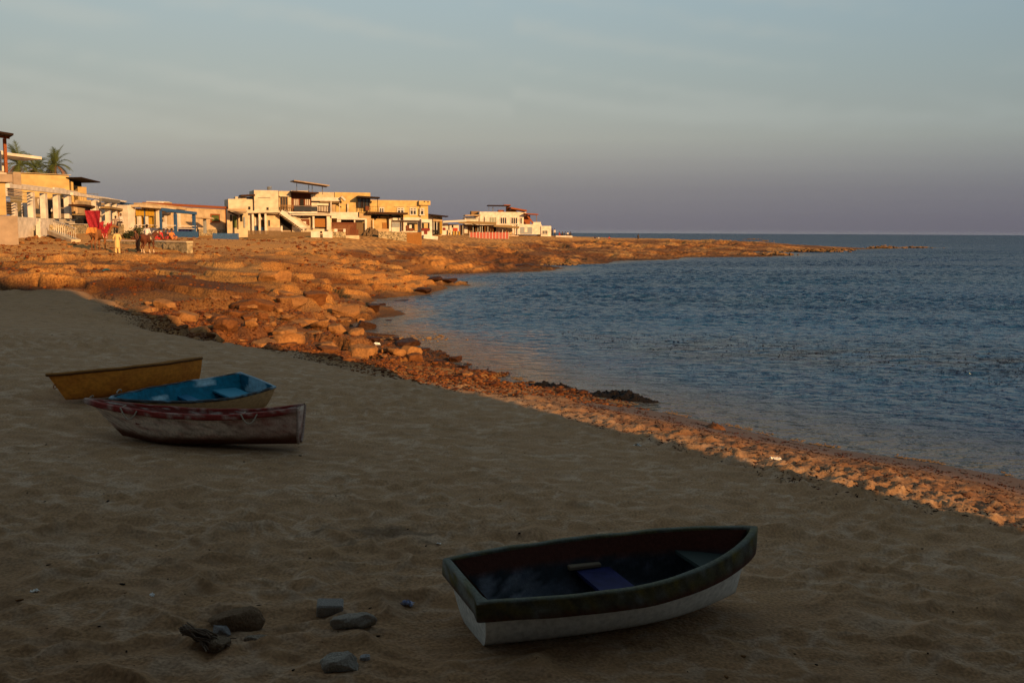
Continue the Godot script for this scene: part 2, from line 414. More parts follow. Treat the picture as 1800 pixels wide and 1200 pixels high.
func materials() -> void:
	var g := func(a: float, b: float) -> Array: return [[0.0, 0.35, 0.65, 1.0], [Color(a, a, a), Color(lerpf(a, b, 0.45), lerpf(a, b, 0.45), lerpf(a, b, 0.45)), Color(lerpf(a, b, 0.75), lerpf(a, b, 0.75), lerpf(a, b, 0.75)), Color(b, b, b)]]
	var sand_a := noise_tex(noise(FastNoiseLite.TYPE_SIMPLEX_SMOOTH, 0.03, 6, 3), 1024, g.call(0.62, 1.0))
	var sand_b := noise_tex(noise(FastNoiseLite.TYPE_SIMPLEX_SMOOTH, 0.02, 7, 5), 1024)
	var rock_a := noise_tex(noise(FastNoiseLite.TYPE_SIMPLEX_SMOOTH, 0.012, 7, 11), 1024, [[0.0, 0.35, 0.5, 0.62, 1.0], [Color(0.45, 0.40, 0.37), Color(0.72, 0.67, 0.63), Color(0.88, 0.85, 0.81), Color(1, 0.97, 0.9), Color(1, 1, 1)]])
	var rock_n := noise(FastNoiseLite.TYPE_SIMPLEX_SMOOTH, 0.008, 8, 12, FastNoiseLite.FRACTAL_RIDGED)
	rock_n.fractal_gain = 0.62
	var rock_b := noise_tex(rock_n, 1024)
	var wall_a := noise_tex(noise(FastNoiseLite.TYPE_SIMPLEX_SMOOTH, 0.008, 6, 21), 512, g.call(0.78, 1.0))
	var wall_b := noise_tex(noise(FastNoiseLite.TYPE_SIMPLEX_SMOOTH, 0.05, 4, 22), 512)
	var wood_a := noise_tex(noise(FastNoiseLite.TYPE_SIMPLEX_SMOOTH, 0.03, 5, 31), 512, g.call(0.5, 1.0))
	var stone_n := noise(FastNoiseLite.TYPE_CELLULAR, 0.04, 1, 41)
	stone_n.cellular_return_type = FastNoiseLite.RETURN_CELL_VALUE
	var stone_a := noise_tex(stone_n, 512, g.call(0.45, 1.0))
	var stone_e := noise(FastNoiseLite.TYPE_CELLULAR, 0.04, 1, 41)
	stone_e.cellular_return_type = FastNoiseLite.RETURN_DISTANCE2_SUB
	var stone_b := noise_tex(stone_e, 512)
	var paint_a := noise_tex(noise(FastNoiseLite.TYPE_SIMPLEX_SMOOTH, 0.02, 6, 51), 512, g.call(0.7, 1.0))
	mat("sand", Color.WHITE, 0.95, sand_a, 0.8, sand_b, 1.0, true)
	mat("wet_sand", Color.WHITE, 0.62, sand_a, 0.8, sand_b, 0.5, true)
	mat("rock", Color.WHITE, 0.93, rock_a, 0.75, rock_b, 3.0, true)
	var fine_a := noise_tex(noise(FastNoiseLite.TYPE_SIMPLEX_SMOOTH, 0.02, 6, 14), 1024, g.call(0.66, 1.0))
	mat("boulder", Color.WHITE, 0.93, fine_a, 0.5, rock_b, 3.5, true)
	for k in 3:
		var mk := mat("boulder_%d" % k, [lin(0.55, 0.45, 0.40), lin(1, 1, 1), lin(1.0, 1.0, 0.95)][k], 0.93, fine_a, [0.5, 0.62, 0.4][k], rock_b, [3.0, 4.0, 3.0][k], true)
		mk.roughness = 0.94
	mat("far_rock", Color.WHITE, 0.93, rock_a, 0.11, rock_b, 14.0, true)
	mat("pebble", Color.WHITE, 0.85, null, 1.0, null, 1.0, true)
	mat("litter", Color.WHITE, 0.9, null, 1.0, null, 1.0, true)
	mat("weed", lin(0.009, 0.006, 0.005), 0.75, rock_a, 1.6, rock_b, 3.0)
	mat("foam", lin(0.75, 0.75, 0.75), 0.6)
	var walls := {
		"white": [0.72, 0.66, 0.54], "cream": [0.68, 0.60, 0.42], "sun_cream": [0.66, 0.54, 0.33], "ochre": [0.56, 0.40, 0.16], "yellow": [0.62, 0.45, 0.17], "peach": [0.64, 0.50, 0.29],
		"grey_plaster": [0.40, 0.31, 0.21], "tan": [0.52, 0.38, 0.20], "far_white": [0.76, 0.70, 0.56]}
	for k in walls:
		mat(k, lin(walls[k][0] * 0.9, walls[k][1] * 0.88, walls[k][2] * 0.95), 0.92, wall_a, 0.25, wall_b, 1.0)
	mat("stonework", lin(0.50, 0.40, 0.24), 0.95, stone_a, 0.32, stone_b, 5.0)
	var woods := {"brown": [0.075, 0.032, 0.015], "dark_brown": [0.03, 0.015, 0.009], "red_brown": [0.22, 0.075, 0.035], "orange_wood": [0.42, 0.19, 0.05], "reed": [0.22, 0.14, 0.07], "thatch": [0.36, 0.25, 0.12], "rust": [0.38, 0.11, 0.035], "wood": [0.34, 0.2, 0.09]}
	for k in woods:
		mat(k, lin(woods[k][0], woods[k][1], woods[k][2]), 0.85, wood_a, 0.7, wood_a, 0.8)
	var flats := {"blue_paint": [0.035, 0.10, 0.24], "dark": [0.012, 0.010, 0.009], "shutter_yellow": [0.56, 0.33, 0.035], "maroon": [0.20, 0.025, 0.02], "pink": [0.5, 0.13, 0.10], "red": [0.48, 0.06, 0.03],
		"green": [0.10, 0.13, 0.04], "metal": [0.18, 0.17, 0.16], "awning_blue": [0.16, 0.19, 0.26], "awning_white": [0.66, 0.62, 0.54], "grey_blue": [0.30, 0.33, 0.36], "orange": [0.55, 0.2, 0.05], "purple": [0.02, 0.024, 0.11]}
	for k in flats:
		mat(k, lin(flats[k][0], flats[k][1], flats[k][2]), 0.7, paint_a, 0.6)
	var gl := mat("glass", lin(0.03, 0.032, 0.035), 0.08)
	gl.metallic_specular = 0.5
	var tg := mat("teal_glass", lin(0.20, 0.24, 0.17), 0.15)
	tg.metallic_specular = 0.5
	mat("paint", Color.WHITE, 0.62, paint_a, 1.4, wall_b, 0.25, true)
	mat("old_paint", Color.WHITE, 0.8, paint_a, 2.5, sand_b, 0.35, true)
	mat("skin", Color.WHITE, 0.8, null, 1.0, null, 1.0, true)
	mat("rope", lin(0.30, 0.25, 0.19), 0.95)
	mat("plastic", Color.WHITE, 0.4, null, 1.0, null, 1.0, true)
	var fr := mat("frond", lin(0.07, 0.09, 0.022), 0.7)
	fr.backlight_enabled = true
	fr.backlight = lin(0.25, 0.25, 0.1)
	mat("dry_frond", lin(0.20, 0.10, 0.06), 0.9)
	mat("trunk", lin(0.16, 0.10, 0.06), 0.95, wood_a, 1.0, wood_a, 3.0)
	mat("bush", lin(0.05, 0.055, 0.02), 0.85)
	var w := StandardMaterial3D.new()
	w.resource_name = "sea"
	w.albedo_color = Color.WHITE
	w.vertex_color_use_as_albedo = true
	w.roughness = 0.11
	w.metallic_specular = 0.30
	w.normal_enabled = true
	var wn := noise(FastNoiseLite.TYPE_SIMPLEX_SMOOTH, 0.012, 5, 61)
	wn.fractal_gain = 0.55
	w.normal_texture = noise_tex(wn, 1024, [], 22.0)
	w.normal_scale = 1.5
	M["sea"] = w
	var wf: StandardMaterial3D = w.duplicate()
	wf.roughness = 0.25
	wf.metallic_specular = 0.10
	M["far_sea"] = wf
	for k in 5:
		var wk: StandardMaterial3D = w.duplicate()
		wk.metallic_specular = [0.32, 0.27, 0.22, 0.17, 0.13][k]
		wk.roughness = 0.11 + 0.03 * k
		M["sea_%d" % k] = wk

# ---------------------------------------------------------------- the shore's shape
func survey(pts: Array) -> void:      # a thin-plate surface through surveyed points (x, z, height)
	var n := pts.size()
	var sz := n + 3
	var a := []
	for i in sz:
		var row := PackedFloat64Array()
		row.resize(sz + 1)
		a.append(row)
	for i in n:
		var p: Vector3 = pts[i]
		for j in n:
			var q: Vector3 = pts[j]
			var r2 := (p.x - q.x) * (p.x - q.x) + (p.y - q.y) * (p.y - q.y)
			a[i][j] = r2 * log(r2 + 1e-9) * 0.5 if i != j else 0.6
		a[i][n] = 1.0; a[i][n + 1] = p.x; a[i][n + 2] = p.y
		a[n][i] = 1.0; a[n + 1][i] = p.x; a[n + 2][i] = p.y
		a[i][sz] = p.z
	for k in sz:
		var best := k
		for i in range(k + 1, sz):
			if absf(a[i][k]) > absf(a[best][k]):
				best = i
		var t = a[k]; a[k] = a[best]; a[best] = t
		var rk: PackedFloat64Array = a[k]
		for i in range(k + 1, sz):
			var ri: PackedFloat64Array = a[i]
			var f := ri[k] / rk[k]
			if f != 0.0:
				for j in range(k, sz + 1):
					ri[j] -= f * rk[j]
				a[i] = ri
	var w := PackedFloat64Array()
	w.resize(sz)
	for k in range(sz - 1, -1, -1):
		var s: float = a[k][sz]
		for j in range(k + 1, sz):
			s -= a[k][j] * w[j]
		w[k] = s / a[k][k]
	var px := PackedFloat64Array(); var pz := PackedFloat64Array()
	for p in pts:
		px.append(p.x); pz.append(p.y)
	gh.resize(GW * GH)
	gb.resize(GW * GH)
	for iz in GH:
		var z := GZ0 + iz * GS
		for ix in GW:
			var x := GX0 + ix * GS
			var s := w[n] + w[n + 1] * x + w[n + 2] * z
			for i in n:
				var dx := x - px[i]
				var dz := z - pz[i]
				var r2 := dx * dx + dz * dz + 1e-9
				s += w[i] * r2 * log(r2) * 0.5
			gh[iz * GW + ix] = s
			gb[iz * GW + ix] = past_border(x, z)

func past_border(x: float, z: float) -> float:
	var best := 1e9
	var side := 1.0 if Geometry2D.is_point_in_polygon(Vector2(x, z), beyond) else -1.0
	for k in border.size() - 1:
		var a := border[k]
		var d := border[k + 1] - a
		var t := clampf(((x - a.x) * d.x + (z - a.y) * d.y) / d.length_squared(), 0.0, 1.0)
		var ox := x - a.x - d.x * t
		var oz := z - a.y - d.y * t
		var r := ox * ox + oz * oz
		best = minf(best, r)
	return clampf(sqrt(best) * side, -60.0, 60.0)

func look(g: PackedFloat32Array, x: float, z: float) -> float:
	var fx := clampf((x - GX0) / GS, 0.0, GW - 1.001)
	var fz := clampf((z - GZ0) / GS, 0.0, GH - 1.001)
	var i := int(fx)
	var j := int(fz)
	fx -= i
	fz -= j
	var k := j * GW + i
	return lerpf(lerpf(g[k], g[k + 1], fx), lerpf(g[k + GW], g[k + GW + 1], fx), fz)

func setup_noise() -> void:
	n_big = noise(FastNoiseLite.TYPE_SIMPLEX_SMOOTH, 0.05, 3, 101)
	n_fbm = noise(FastNoiseLite.TYPE_SIMPLEX_SMOOTH, 0.15, 5, 102)
	n_fbm.fractal_gain = 0.46
	n_cell = noise(FastNoiseLite.TYPE_CELLULAR, 0.22, 1, 103)
	n_cell.cellular_return_type = FastNoiseLite.RETURN_CELL_VALUE
	n_cell.cellular_jitter = 1.0
	n_edge = noise(FastNoiseLite.TYPE_CELLULAR, 0.22, 1, 103)
	n_edge.cellular_return_type = FastNoiseLite.RETURN_DISTANCE2_SUB
	n_edge.cellular_jitter = 1.0
	n_dim = noise(FastNoiseLite.TYPE_CELLULAR, 1.0, 1, 104)
	n_dim.cellular_return_type = FastNoiseLite.RETURN_DISTANCE
	n_fine = noise(FastNoiseLite.TYPE_SIMPLEX_SMOOTH, 1.6, 3, 105)
	n_wave = noise(FastNoiseLite.TYPE_SIMPLEX_SMOOTH, 0.55, 3, 106)
	n_wave2 = noise(FastNoiseLite.TYPE_SIMPLEX_SMOOTH, 0.16, 2, 107)

func under_boat(x: float, z: float) -> float:      # 1 where a hull has pressed the sand flat
	if z < -20.0 or z > -6.0:
		return 0.0
	var best := 0.0
	for b in [BOAT_A, BOAT_B, BOAT_C, BOAT_D]:
		var ax: float = b[0].x
		var az: float = b[0].z
		var dx: float = b[1].x - ax
		var dz: float = b[1].z - az
		var t := clampf(((x - ax) * dx + (z - az) * dz) / (dx * dx + dz * dz), 0.0, 1.0)
		var r := Vector2(x - ax - dx * t, z - az - dz * t).length()
		best = maxf(best, 1.0 - smoothstep(0.35, 0.75, r))
	return best

var t_rock := 0.0
var t_tone := 0.0
var t_edge := 0.0
func height(x: float, z: float) -> float:
	var h := look(gh, x, z)
	var b := look(gb, x, z)
	var wob := n_big.get_noise_2d(x * 4.0, z * 4.0)
	var rk := smoothstep(-0.4, 1.6, b + wob * 1.2)
	t_rock = rk
	t_tone = 0.0
	t_edge = 1.0
	var out := h
	if rk < 1.0:
		# sand trodden into soft hollows with thin crests between
		var wx := x + 0.30 * n_fine.get_noise_2d(x * 0.5, z * 0.5)
		var wz := z + 0.30 * n_fine.get_noise_2d(z * 0.5 + 40.0, x * 0.5)
		var d := clampf(n_dim.get_noise_2d(wx * 2.5, wz * 3.6) + 1.0, 0.0, 1.0)
		var d2 := clampf(n_dim.get_noise_2d(wx * 5.0 + 7.0, wz * 6.5) + 1.0, 0.0, 1.0)
		var dry := smoothstep(0.22, 0.5, h)
		var patch := clampf(0.75 + 0.9 * n_big.get_noise_2d(x * 3.0 + 90.0, z * 3.0), 0.3, 1.3)
		var amp := (0.105 * d * d + 0.028 * d2) * patch
		amp += 0.016 * n_fine.get_noise_2d(x * 2.0, z * 2.0) + 0.03 * n_big.get_noise_2d(x * 2.0, z * 2.0)
		# the churned, weed-strewn berm next to the water
		var berm := smoothstep(0.2, 0.34, h) * (1.0 - smoothstep(0.5, 0.72, h)) * smoothstep(-3.0, 1.5, x + 0.3 * (z + 20.0))
		amp += berm * (0.03 + 0.06 * n_fine.get_noise_2d(x * 1.1 + 13.0, z * 1.1) + 0.05 * n_fine.get_noise_2d(x * 2.6, z * 2.6) + 0.05 * absf(n_fine.get_noise_2d(x * 5.0, z * 5.0)))
		amp *= 1.0 - under_boat(x, z)
		out += (1.0 - rk) * (amp * lerpf(0.06, 1.0, dry) - 0.03)
		t_tone = d
	if rk > 0.0:
		var flat := 1.0 - 0.8 * smoothstep(2.1, 2.75, h)
		var far := smoothstep(60.0, 180.0, -z)
		var s := lerpf(1.0, 0.5, far)
		var ux := (x * 0.86 + z * 0.5) * s + 0.5 * n_big.get_noise_2d(x * 5.0, z * 5.0)
		var uz := (z * 0.86 - x * 0.5) * s + 0.5 * n_big.get_noise_2d(z * 5.0 + 60.0, x * 5.0)
		var wx := ux * 0.62
		var wz := uz * 1.05
		var cell := n_cell.get_noise_2d(wx, wz)
		var edge := n_edge.get_noise_2d(wx, wz) + 1.0
		var cell2 := n_cell.get_noise_2d(wx * 2.7 + 50.0, wz * 2.7)
		var edge2 := n_edge.get_noise_2d(wx * 2.7 + 50.0, wz * 2.7) + 1.0
		var f := n_fbm.get_noise_2d(x * s, z * s)
		var low := smoothstep(-0.6, 0.5, h)
		# beds of rock broken into flat-topped blocks, split by joints and stepping down in ledges
		var broken := smoothstep(-0.25, 0.2, n_big.get_noise_2d(x * 1.3 + 33.0, z * 1.3) + 0.08)
		var tumble := exp(-((x + 9.0) * (x + 9.0) / 30.0 + (z + 37.0) * (z + 37.0) / 40.0))
		var slab := cell * 0.30 - 0.5 * (1.0 - smoothstep(0.0, 0.06, edge)) * smoothstep(-0.15, 0.2, wob)
		slab += (cell2 * 0.12 - 0.16 * (1.0 - smoothstep(0.0, 0.10, edge2))) * smoothstep(-0.2, 0.3, n_big.get_noise_2d(x * 2.6 - 70.0, z * 2.6))
		var q := (h + 0.5 * f + 0.5 * n_big.get_noise_2d(x * 1.6, z * 2.4)) / 0.45
		var fr := q - floorf(q)
		var ledge := (smoothstep(0.82, 1.0, fr) - fr) * 0.45
		var rough := slab * broken * (1.0 - 0.8 * tumble) + f * (0.22 - 0.1 * tumble) + ledge * 0.9 + 0.035 * n_fine.get_noise_2d(x * 1.2, z * 1.2)
		out += rk * rough * flat * low * lerpf(1.0, 1.6, far * smoothstep(0.3, 1.2, h)) * (1.0 - 0.75 * smoothstep(50.0, 85.0, x))
		t_tone = lerpf(t_tone, cell * 0.6 + cell2 * 0.25 + f * 0.7, rk)
		t_edge = lerpf(1.0, edge, rk)
	return out

func ground_color(x: float, z: float, h: float) -> Color:
	var k := n_fbm.get_noise_2d(x * 0.35 + 50.0, z * 0.35)
	var sand := Color(0.405, 0.235, 0.118) * (1.0 + 0.14 * k)
	if t_rock < 0.999:
		# painted light: pale veins stand in for bright crests, blotches for shaded hollows
		var vx := x * 11.0 + 2.2 * n_fine.get_noise_2d(x * 0.9, z * 0.9)
		var vz := z * 17.0 + 2.2 * n_fine.get_noise_2d(z * 0.9 + 20.0, x * 0.9)
		var vein := 1.0 - smoothstep(0.0, 0.30, n_edge.get_noise_2d(vx, vz) + 1.0)
		vein *= clampf(0.55 + 1.3 * n_fine.get_noise_2d(x * 0.5 + 9.0, z * 0.8), 0.0, 1.0) * smoothstep(-34.0, -22.0, z)
		sand = sand.lerp(Color(0.57, 0.40, 0.265), clampf(vein * 0.8, 0.0, 1.0)) * (1.0 - 0.16 * smoothstep(0.0, 0.5, n_fine.get_noise_2d(x * 1.1, z * 2.0 + 17.0)))
		var wet := 1.0 - smoothstep(0.16, 0.34, h + 0.03 * k)
		sand = sand.lerp(Color(0.14, 0.08, 0.045), wet)
		var dug := smoothstep(0.12, 0.4, n_fine.get_noise_2d(x * 0.8, z * 1.5) + 0.35 - ((x + 1.35) * (x + 1.35) / 1.1 + (z + 9.95) * (z + 9.95) / 0.6))
		sand = sand.lerp(Color(0.13, 0.08, 0.045), 0.7 * dug)
		var weed := smoothstep(0.14, 0.24, h) * (1.0 - smoothstep(0.50, 0.62, h)) * smoothstep(-3.0, 1.5, x + 0.3 * (z + 20.0))
		sand = sand.lerp(Color(0.10, 0.055, 0.03), weed * 0.9 * smoothstep(-0.12, 0.10, n_fine.get_noise_2d(x * 0.8 + 5.0, z * 1.4)))
	var shingle := smoothstep(0.12, 0.26, h) * (1.0 - smoothstep(0.48, 0.66, h)) * smoothstep(-4.0, 1.5, x + 0.3 * (z + 20.0))
	sand = sand.lerp(Color(0.30, 0.135, 0.06), shingle * 0.6)
	if t_rock <= 0.0:
		return sand
	var a := smoothstep(-0.35, 0.4, t_tone)
	var r := Color(0.18, 0.072, 0.023).lerp(Color(0.48, 0.235, 0.068), a)
	r = r.lerp(Color(0.17, 0.085, 0.04), 0.85 * smoothstep(0.0, 0.35, n_big.get_noise_2d(x * 0.9 - 20.0, z * 1.6)))
	r = r.lerp(Color(0.50, 0.30, 0.11), 0.6 * smoothstep(0.15, 0.45, n_big.get_noise_2d(x * 1.1 + 70.0, z * 1.9)))
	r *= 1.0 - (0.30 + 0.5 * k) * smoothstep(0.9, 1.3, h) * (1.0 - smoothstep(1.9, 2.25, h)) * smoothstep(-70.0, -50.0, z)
	r = r.lerp(Color(0.15, 0.065, 0.03), 0.7 * exp(-((x + 9.0) * (x + 9.0) / 30.0 + (z + 37.0) * (z + 37.0) / 40.0)))  # shade of the gaps between tumbled boulders, put into the ground colour
	r = r.lerp(Color(0.64, 0.345, 0.11) * (1.0 + 0.35 * k), smoothstep(2.1, 2.7, h) * 0.9)
	r = r.lerp(Color(0.07, 0.035, 0.018), 0.85 * (1.0 - smoothstep(0.05, 0.45, h + 0.15 * k)))
	var b := look(gb, x, z)
	var gravel := (1.0 - smoothstep(1.0, 3.6, b + 2.0 * k)) * smoothstep(-30.0, -20.0, x + 0.0 * z) * (1.0 - smoothstep(1.4, 1.7, h))
	r = r.lerp(Color(0.21, 0.155, 0.105), gravel * 0.85)
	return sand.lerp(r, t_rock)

func sea_height(x: float, z: float, base: float) -> float:
	var calm := smoothstep(0.0, 0.8, -base) * (0.35 + 0.65 * smoothstep(0.0, 2.6, -base)) * lerpf(0.55, 1.25, smoothstep(-0.35, 0.35, n_big.get_noise_2d(x * 0.35 + z * 0.1, z * 1.1 + 300.0)))
	var far := smoothstep(15.0, 60.0, -z)
	var a := n_wave.get_noise_2d(x * 0.55 + z * 0.12, z * 1.15 - x * 0.2)
	var b := n_wave2.get_noise_2d(x * 0.6, z * 1.3)
	var c := n_wave.get_noise_2d(x * 1.9 + 31.0, z * 3.2)
	return lerpf(0.012, 1.0, calm) * (0.085 * (1.0 - absf(a) * 2.0) * lerpf(0.5, 1.9, far) + 0.07 * b + 0.055 * c * lerpf(0.7, 1.3, far))

# ---------------------------------------------------------------- ground and sea
class Piece:
	var v := PackedVector3Array()
	var n := PackedVector3Array()
	var c := PackedColorArray()
	var ix := PackedInt32Array()
	var to := {}
	func mesh() -> ArrayMesh:
		var arr := []
		arr.resize(Mesh.ARRAY_MAX)
		arr[Mesh.ARRAY_VERTEX] = v
		arr[Mesh.ARRAY_NORMAL] = n
		arr[Mesh.ARRAY_COLOR] = c
		arr[Mesh.ARRAY_INDEX] = ix
		var m := ArrayMesh.new()
		m.add_surface_from_arrays(Mesh.PRIMITIVE_TRIANGLES, arr)
		return m

func ground() -> void:
	var zs := PackedFloat32Array()
	var z := -2.5
	while z > -335.0:
		zs.append(z)
		z -= maxf(0.03, (0.0046 if z < -28.0 and z > -130.0 else 0.0062) * absf(z))
	var nc := 520
	var rows := zs.size()
	var v := PackedVector3Array(); v.resize(rows * nc)
	var c := PackedColorArray(); c.resize(rows * nc)
	var k := PackedByteArray(); k.resize(rows * nc)
	var nn := PackedVector3Array(); nn.resize(rows * nc)
	for j in rows:
		var zz := zs[j]
		var half := 0.66 * absf(zz) + 3.0
		for i in nc:
			var x := half * (2.0 * i / (nc - 1) - 1.0)
			var h := height(x, zz)
			var p := j * nc + i
			v[p] = Vector3(x, h, zz)
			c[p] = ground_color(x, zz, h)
			k[p] = 0 if h < -0.45 else (4 if t_rock > 0.5 and zz < -100.0 else 3 if t_rock > 0.5 else 1 if h < 0.24 else 2)
	for j in rows:
		for i in nc:
			var a := v[j * nc + mini(i + 1, nc - 1)] - v[j * nc + maxi(i - 1, 0)]
			var b := v[maxi(j - 1, 0) * nc + i] - v[mini(j + 1, rows - 1) * nc + i]
			nn[j * nc + i] = b.cross(a).normalized()
	var pieces := {1: Piece.new(), 2: Piece.new(), 3: Piece.new(), 4: Piece.new()}
	for j in rows - 1:
		for i in nc - 1:
			var q := [j * nc + i, (j + 1) * nc + i, (j + 1) * nc + i + 1, j * nc + i + 1]
			var kk := maxi(maxi(k[q[0]], k[q[1]]), maxi(k[q[2]], k[q[3]]))
			if kk == 0:
				continue
			var pc: Piece = pieces[kk]
			var w := []
			for e in q:
				if not pc.to.has(e):
					pc.to[e] = pc.v.size()
					pc.v.append(v[e]); pc.n.append(nn[e]); pc.c.append(c[e])
				w.append(pc.to[e])
			pc.ix.append_array(PackedInt32Array([w[0], w[1], w[2], w[0], w[2], w[3]]))
	var names := {1: ["wet_sand", "wet_sand"], 2: ["beach_sand", "sand"], 3: ["rock_shore", "rock"], 4: ["rock_headland", "far_rock"]}
	for e in names:
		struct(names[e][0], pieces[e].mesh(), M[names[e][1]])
	var b := MB.new()      # the level land behind the houses, and the beach behind the viewer
	b.face([Vector3(-2500, 3.3, -3000), Vector3(-60, 3.3, -3000), Vector3(-4, 3.3, -336), Vector3(-224, 3.3, -336)], Color(0.36, 0.21, 0.1))
	b.face([Vector3(-2500, 3.3, -3000), Vector3(-224, 3.3, -336), Vector3(-60, 3.3, -70), Vector3(-900, 3.3, 100)], Color(0.36, 0.21, 0.1))
	struct("inland_ground", b.done(), M["sand"])
	b = MB.new()
	b.face([Vector3(-60, 1.12, -2.4), Vector3(60, 0.9, -2.4), Vector3(60, 1.0, 60), Vector3(-60, 1.2, 60)], Color(0.335, 0.19, 0.096))
	struct("upper_beach_sand", b.done(), M["sand"])

func sea() -> void:
	var zs := PackedFloat32Array()
	var z := -7.0
	while z > -420.0:
		zs.append(z)
		z -= maxf(0.05, 0.0042 * absf(z))
	var nc := 400
	var rows := zs.size()
	var v := PackedVector3Array(); v.resize(rows * nc)
	var c := PackedColorArray(); c.resize(rows * nc)
	var base := PackedFloat32Array(); base.resize(rows * nc)
	for j in rows:
		var zz := zs[j]
		var x0 := -0.22 * absf(zz) - 2.0
		var x1 := 0.72 * absf(zz) + 6.0
		for i in nc:
			var x := lerpf(x0, x1, i / (nc - 1.0))
			var bh := look(gh, x, zz) if zz > -335.0 else -2.0
			base[j * nc + i] = bh
			v[j * nc + i] = Vector3(x, sea_height(x, zz, bh), zz)
			var d := smoothstep(0.0, 0.7, -bh)
			var murk := n_big.get_noise_2d(x * 0.5, zz)
			var lane := exp(-pow(zz + 33.0 - 0.35 * (x - 12.0), 2.0) / 18.0) * smoothstep(0.5, 7.0, x) * (1.0 - smoothstep(40.0, 60.0, x))
			lane *= smoothstep(-0.25, 0.3, n_fine.get_noise_2d(x * 0.16, zz * 0.55) + 0.1)
			var off := smoothstep(40.0, 160.0, -zz)
			c[j * nc + i] = Color(0.075, 0.085, 0.085).lerp(Color(0.009, 0.042, 0.112), d).lerp(Color(0.004, 0.022, 0.075), off * d).lerp(Color(0.014, 0.013, 0.016), 0.85 * lane) * (1.0 + 0.3 * murk)
	var arr := []
	arr.resize(Mesh.ARRAY_MAX)
	var nn := PackedVector3Array(); nn.resize(rows * nc)
	var uv := PackedVector2Array(); uv.resize(rows * nc)
	for j in rows:
		for i in nc:
			var a := v[j * nc + mini(i + 1, nc - 1)] - v[j * nc + maxi(i - 1, 0)]
			var b := v[maxi(j - 1, 0) * nc + i] - v[mini(j + 1, rows - 1) * nc + i]
			nn[j * nc + i] = b.cross(a).normalized()
			var p := v[j * nc + i]
			uv[j * nc + i] = Vector2(p.x * 0.07 + p.z * 0.02, p.z * 0.13)
	var lanes := [0.0, -42.0, -70.0, -120.0, -210.0, -1000.0]
	var j0 := 0
	for k in 5:      # the bay in bands from the beach outwards, rougher with distance
		var j1 := j0
		while j1 < rows - 1 and zs[j1] > lanes[k + 1]:
			j1 += 1
		var ix := PackedInt32Array()
		for j in range(j0, j1):
			for i in nc - 1:
				if minf(base[j * nc + i], base[(j + 1) * nc + i + 1]) < 0.5:
					var q := (j - j0) * nc + i
					ix.append_array(PackedInt32Array([q, q + nc, q + nc + 1, q, q + nc + 1, q + 1]))
		var lo := j0 * nc
		var hi := (j1 + 1) * nc
		arr[Mesh.ARRAY_VERTEX] = v.slice(lo, hi)
		arr[Mesh.ARRAY_NORMAL] = nn.slice(lo, hi)
		arr[Mesh.ARRAY_COLOR] = c.slice(lo, hi)
		arr[Mesh.ARRAY_TEX_UV] = uv.slice(lo, hi)
		arr[Mesh.ARRAY_INDEX] = ix
		var m := ArrayMesh.new()
		m.add_surface_from_arrays(Mesh.PRIMITIVE_TRIANGLES, arr)
		struct("sea", m, M["sea_%d" % k])
		j0 = j1
	var b := MB.new()
	var deep := Color(0.004, 0.026, 0.075)
	var quads := [[-30000.0, 30000.0, -30000.0, -419.5], [306.0, 30000.0, -419.5, 3000.0], [-30000.0, -94.0, -419.5, -418.0]]
	for e in quads:
		var i0 := b.v.size()
		for p in [Vector3(e[0], -0.02, e[2]), Vector3(e[1], -0.02, e[2]), Vector3(e[1], -0.02, e[3]), Vector3(e[0], -0.02, e[3])]:
			b.add(p, deep, Vector2(p.x * 0.02, p.z * 0.035))
		b.quad(i0, i0 + 1, i0 + 2, i0 + 3)
	struct("open_sea", b.done(), M["far_sea"])

func scatter(called: String, mesh: Mesh, m: Material, where: Array, cols: Array, label: String, category: String) -> void:
	var mm := MultiMesh.new()
	mm.transform_format = MultiMesh.TRANSFORM_3D
	mm.use_colors = true
	mm.mesh = mesh
	mm.instance_count = where.size()
	for i in where.size():
		mm.set_instance_transform(i, where[i])
		mm.set_instance_color(i, cols[i])
	var o := MultiMeshInstance3D.new()
	o.multimesh = mm
	o.material_override = m
	o.name = numbered(called)
	add_child(o, true)
	tag(o, label, category)
	o.set_meta("kind", "stuff")

# ---------------------------------------------------------------- stones
func stone_mesh(sd: int, level: int, rough: float, cuts: int, squash := 1.0) -> ArrayMesh:
	var r := RandomNumberGenerator.new()
	r.seed = sd
	var s := SphereMesh.new()
	s.radius = 1.0
	s.height = 2.0
	s.radial_segments = [8, 16, 36, 64][level]
	s.rings = [4, 9, 20, 34][level]
	var a := s.get_mesh_arrays()
	var planes := []
	for i in cuts:
		planes.append([Vector3(r.randfn(), r.randfn() * squash, r.randfn()).normalized(), r.randf_range(0.52, 0.86)])
	planes.append([Vector3(r.randf_range(-0.25, 0.25), 1, r.randf_range(-0.25, 0.25)).normalized(), r.randf_range(0.5, 0.7)])
	var nz := noise(FastNoiseLite.TYPE_SIMPLEX_SMOOTH, 1.3, 5, sd)
	nz.fractal_gain = 0.55
	var b := MB.new()
	for p in a[Mesh.ARRAY_VERTEX]:
		var q: Vector3 = p
		for e in planes:
			var d: float = q.dot(e[0]) - e[1]
			if d > 0.0:
				q -= e[0] * d * 0.97
		q *= 1.0 + rough * nz.get_noise_3d(p.x + 3.0 * sd, p.y, p.z)
		var k := 0.5 + 0.5 * nz.get_noise_3d(p.x * 0.8, p.y * 0.8 + 9.0, p.z * 0.8)
		b.add(q, Color(0.17, 0.072, 0.028).lerp(Color(0.44, 0.215, 0.078), clampf(k * 1.2, 0.0, 1.0)))
	b.ix = a[Mesh.ARRAY_INDEX]
	return b.done()

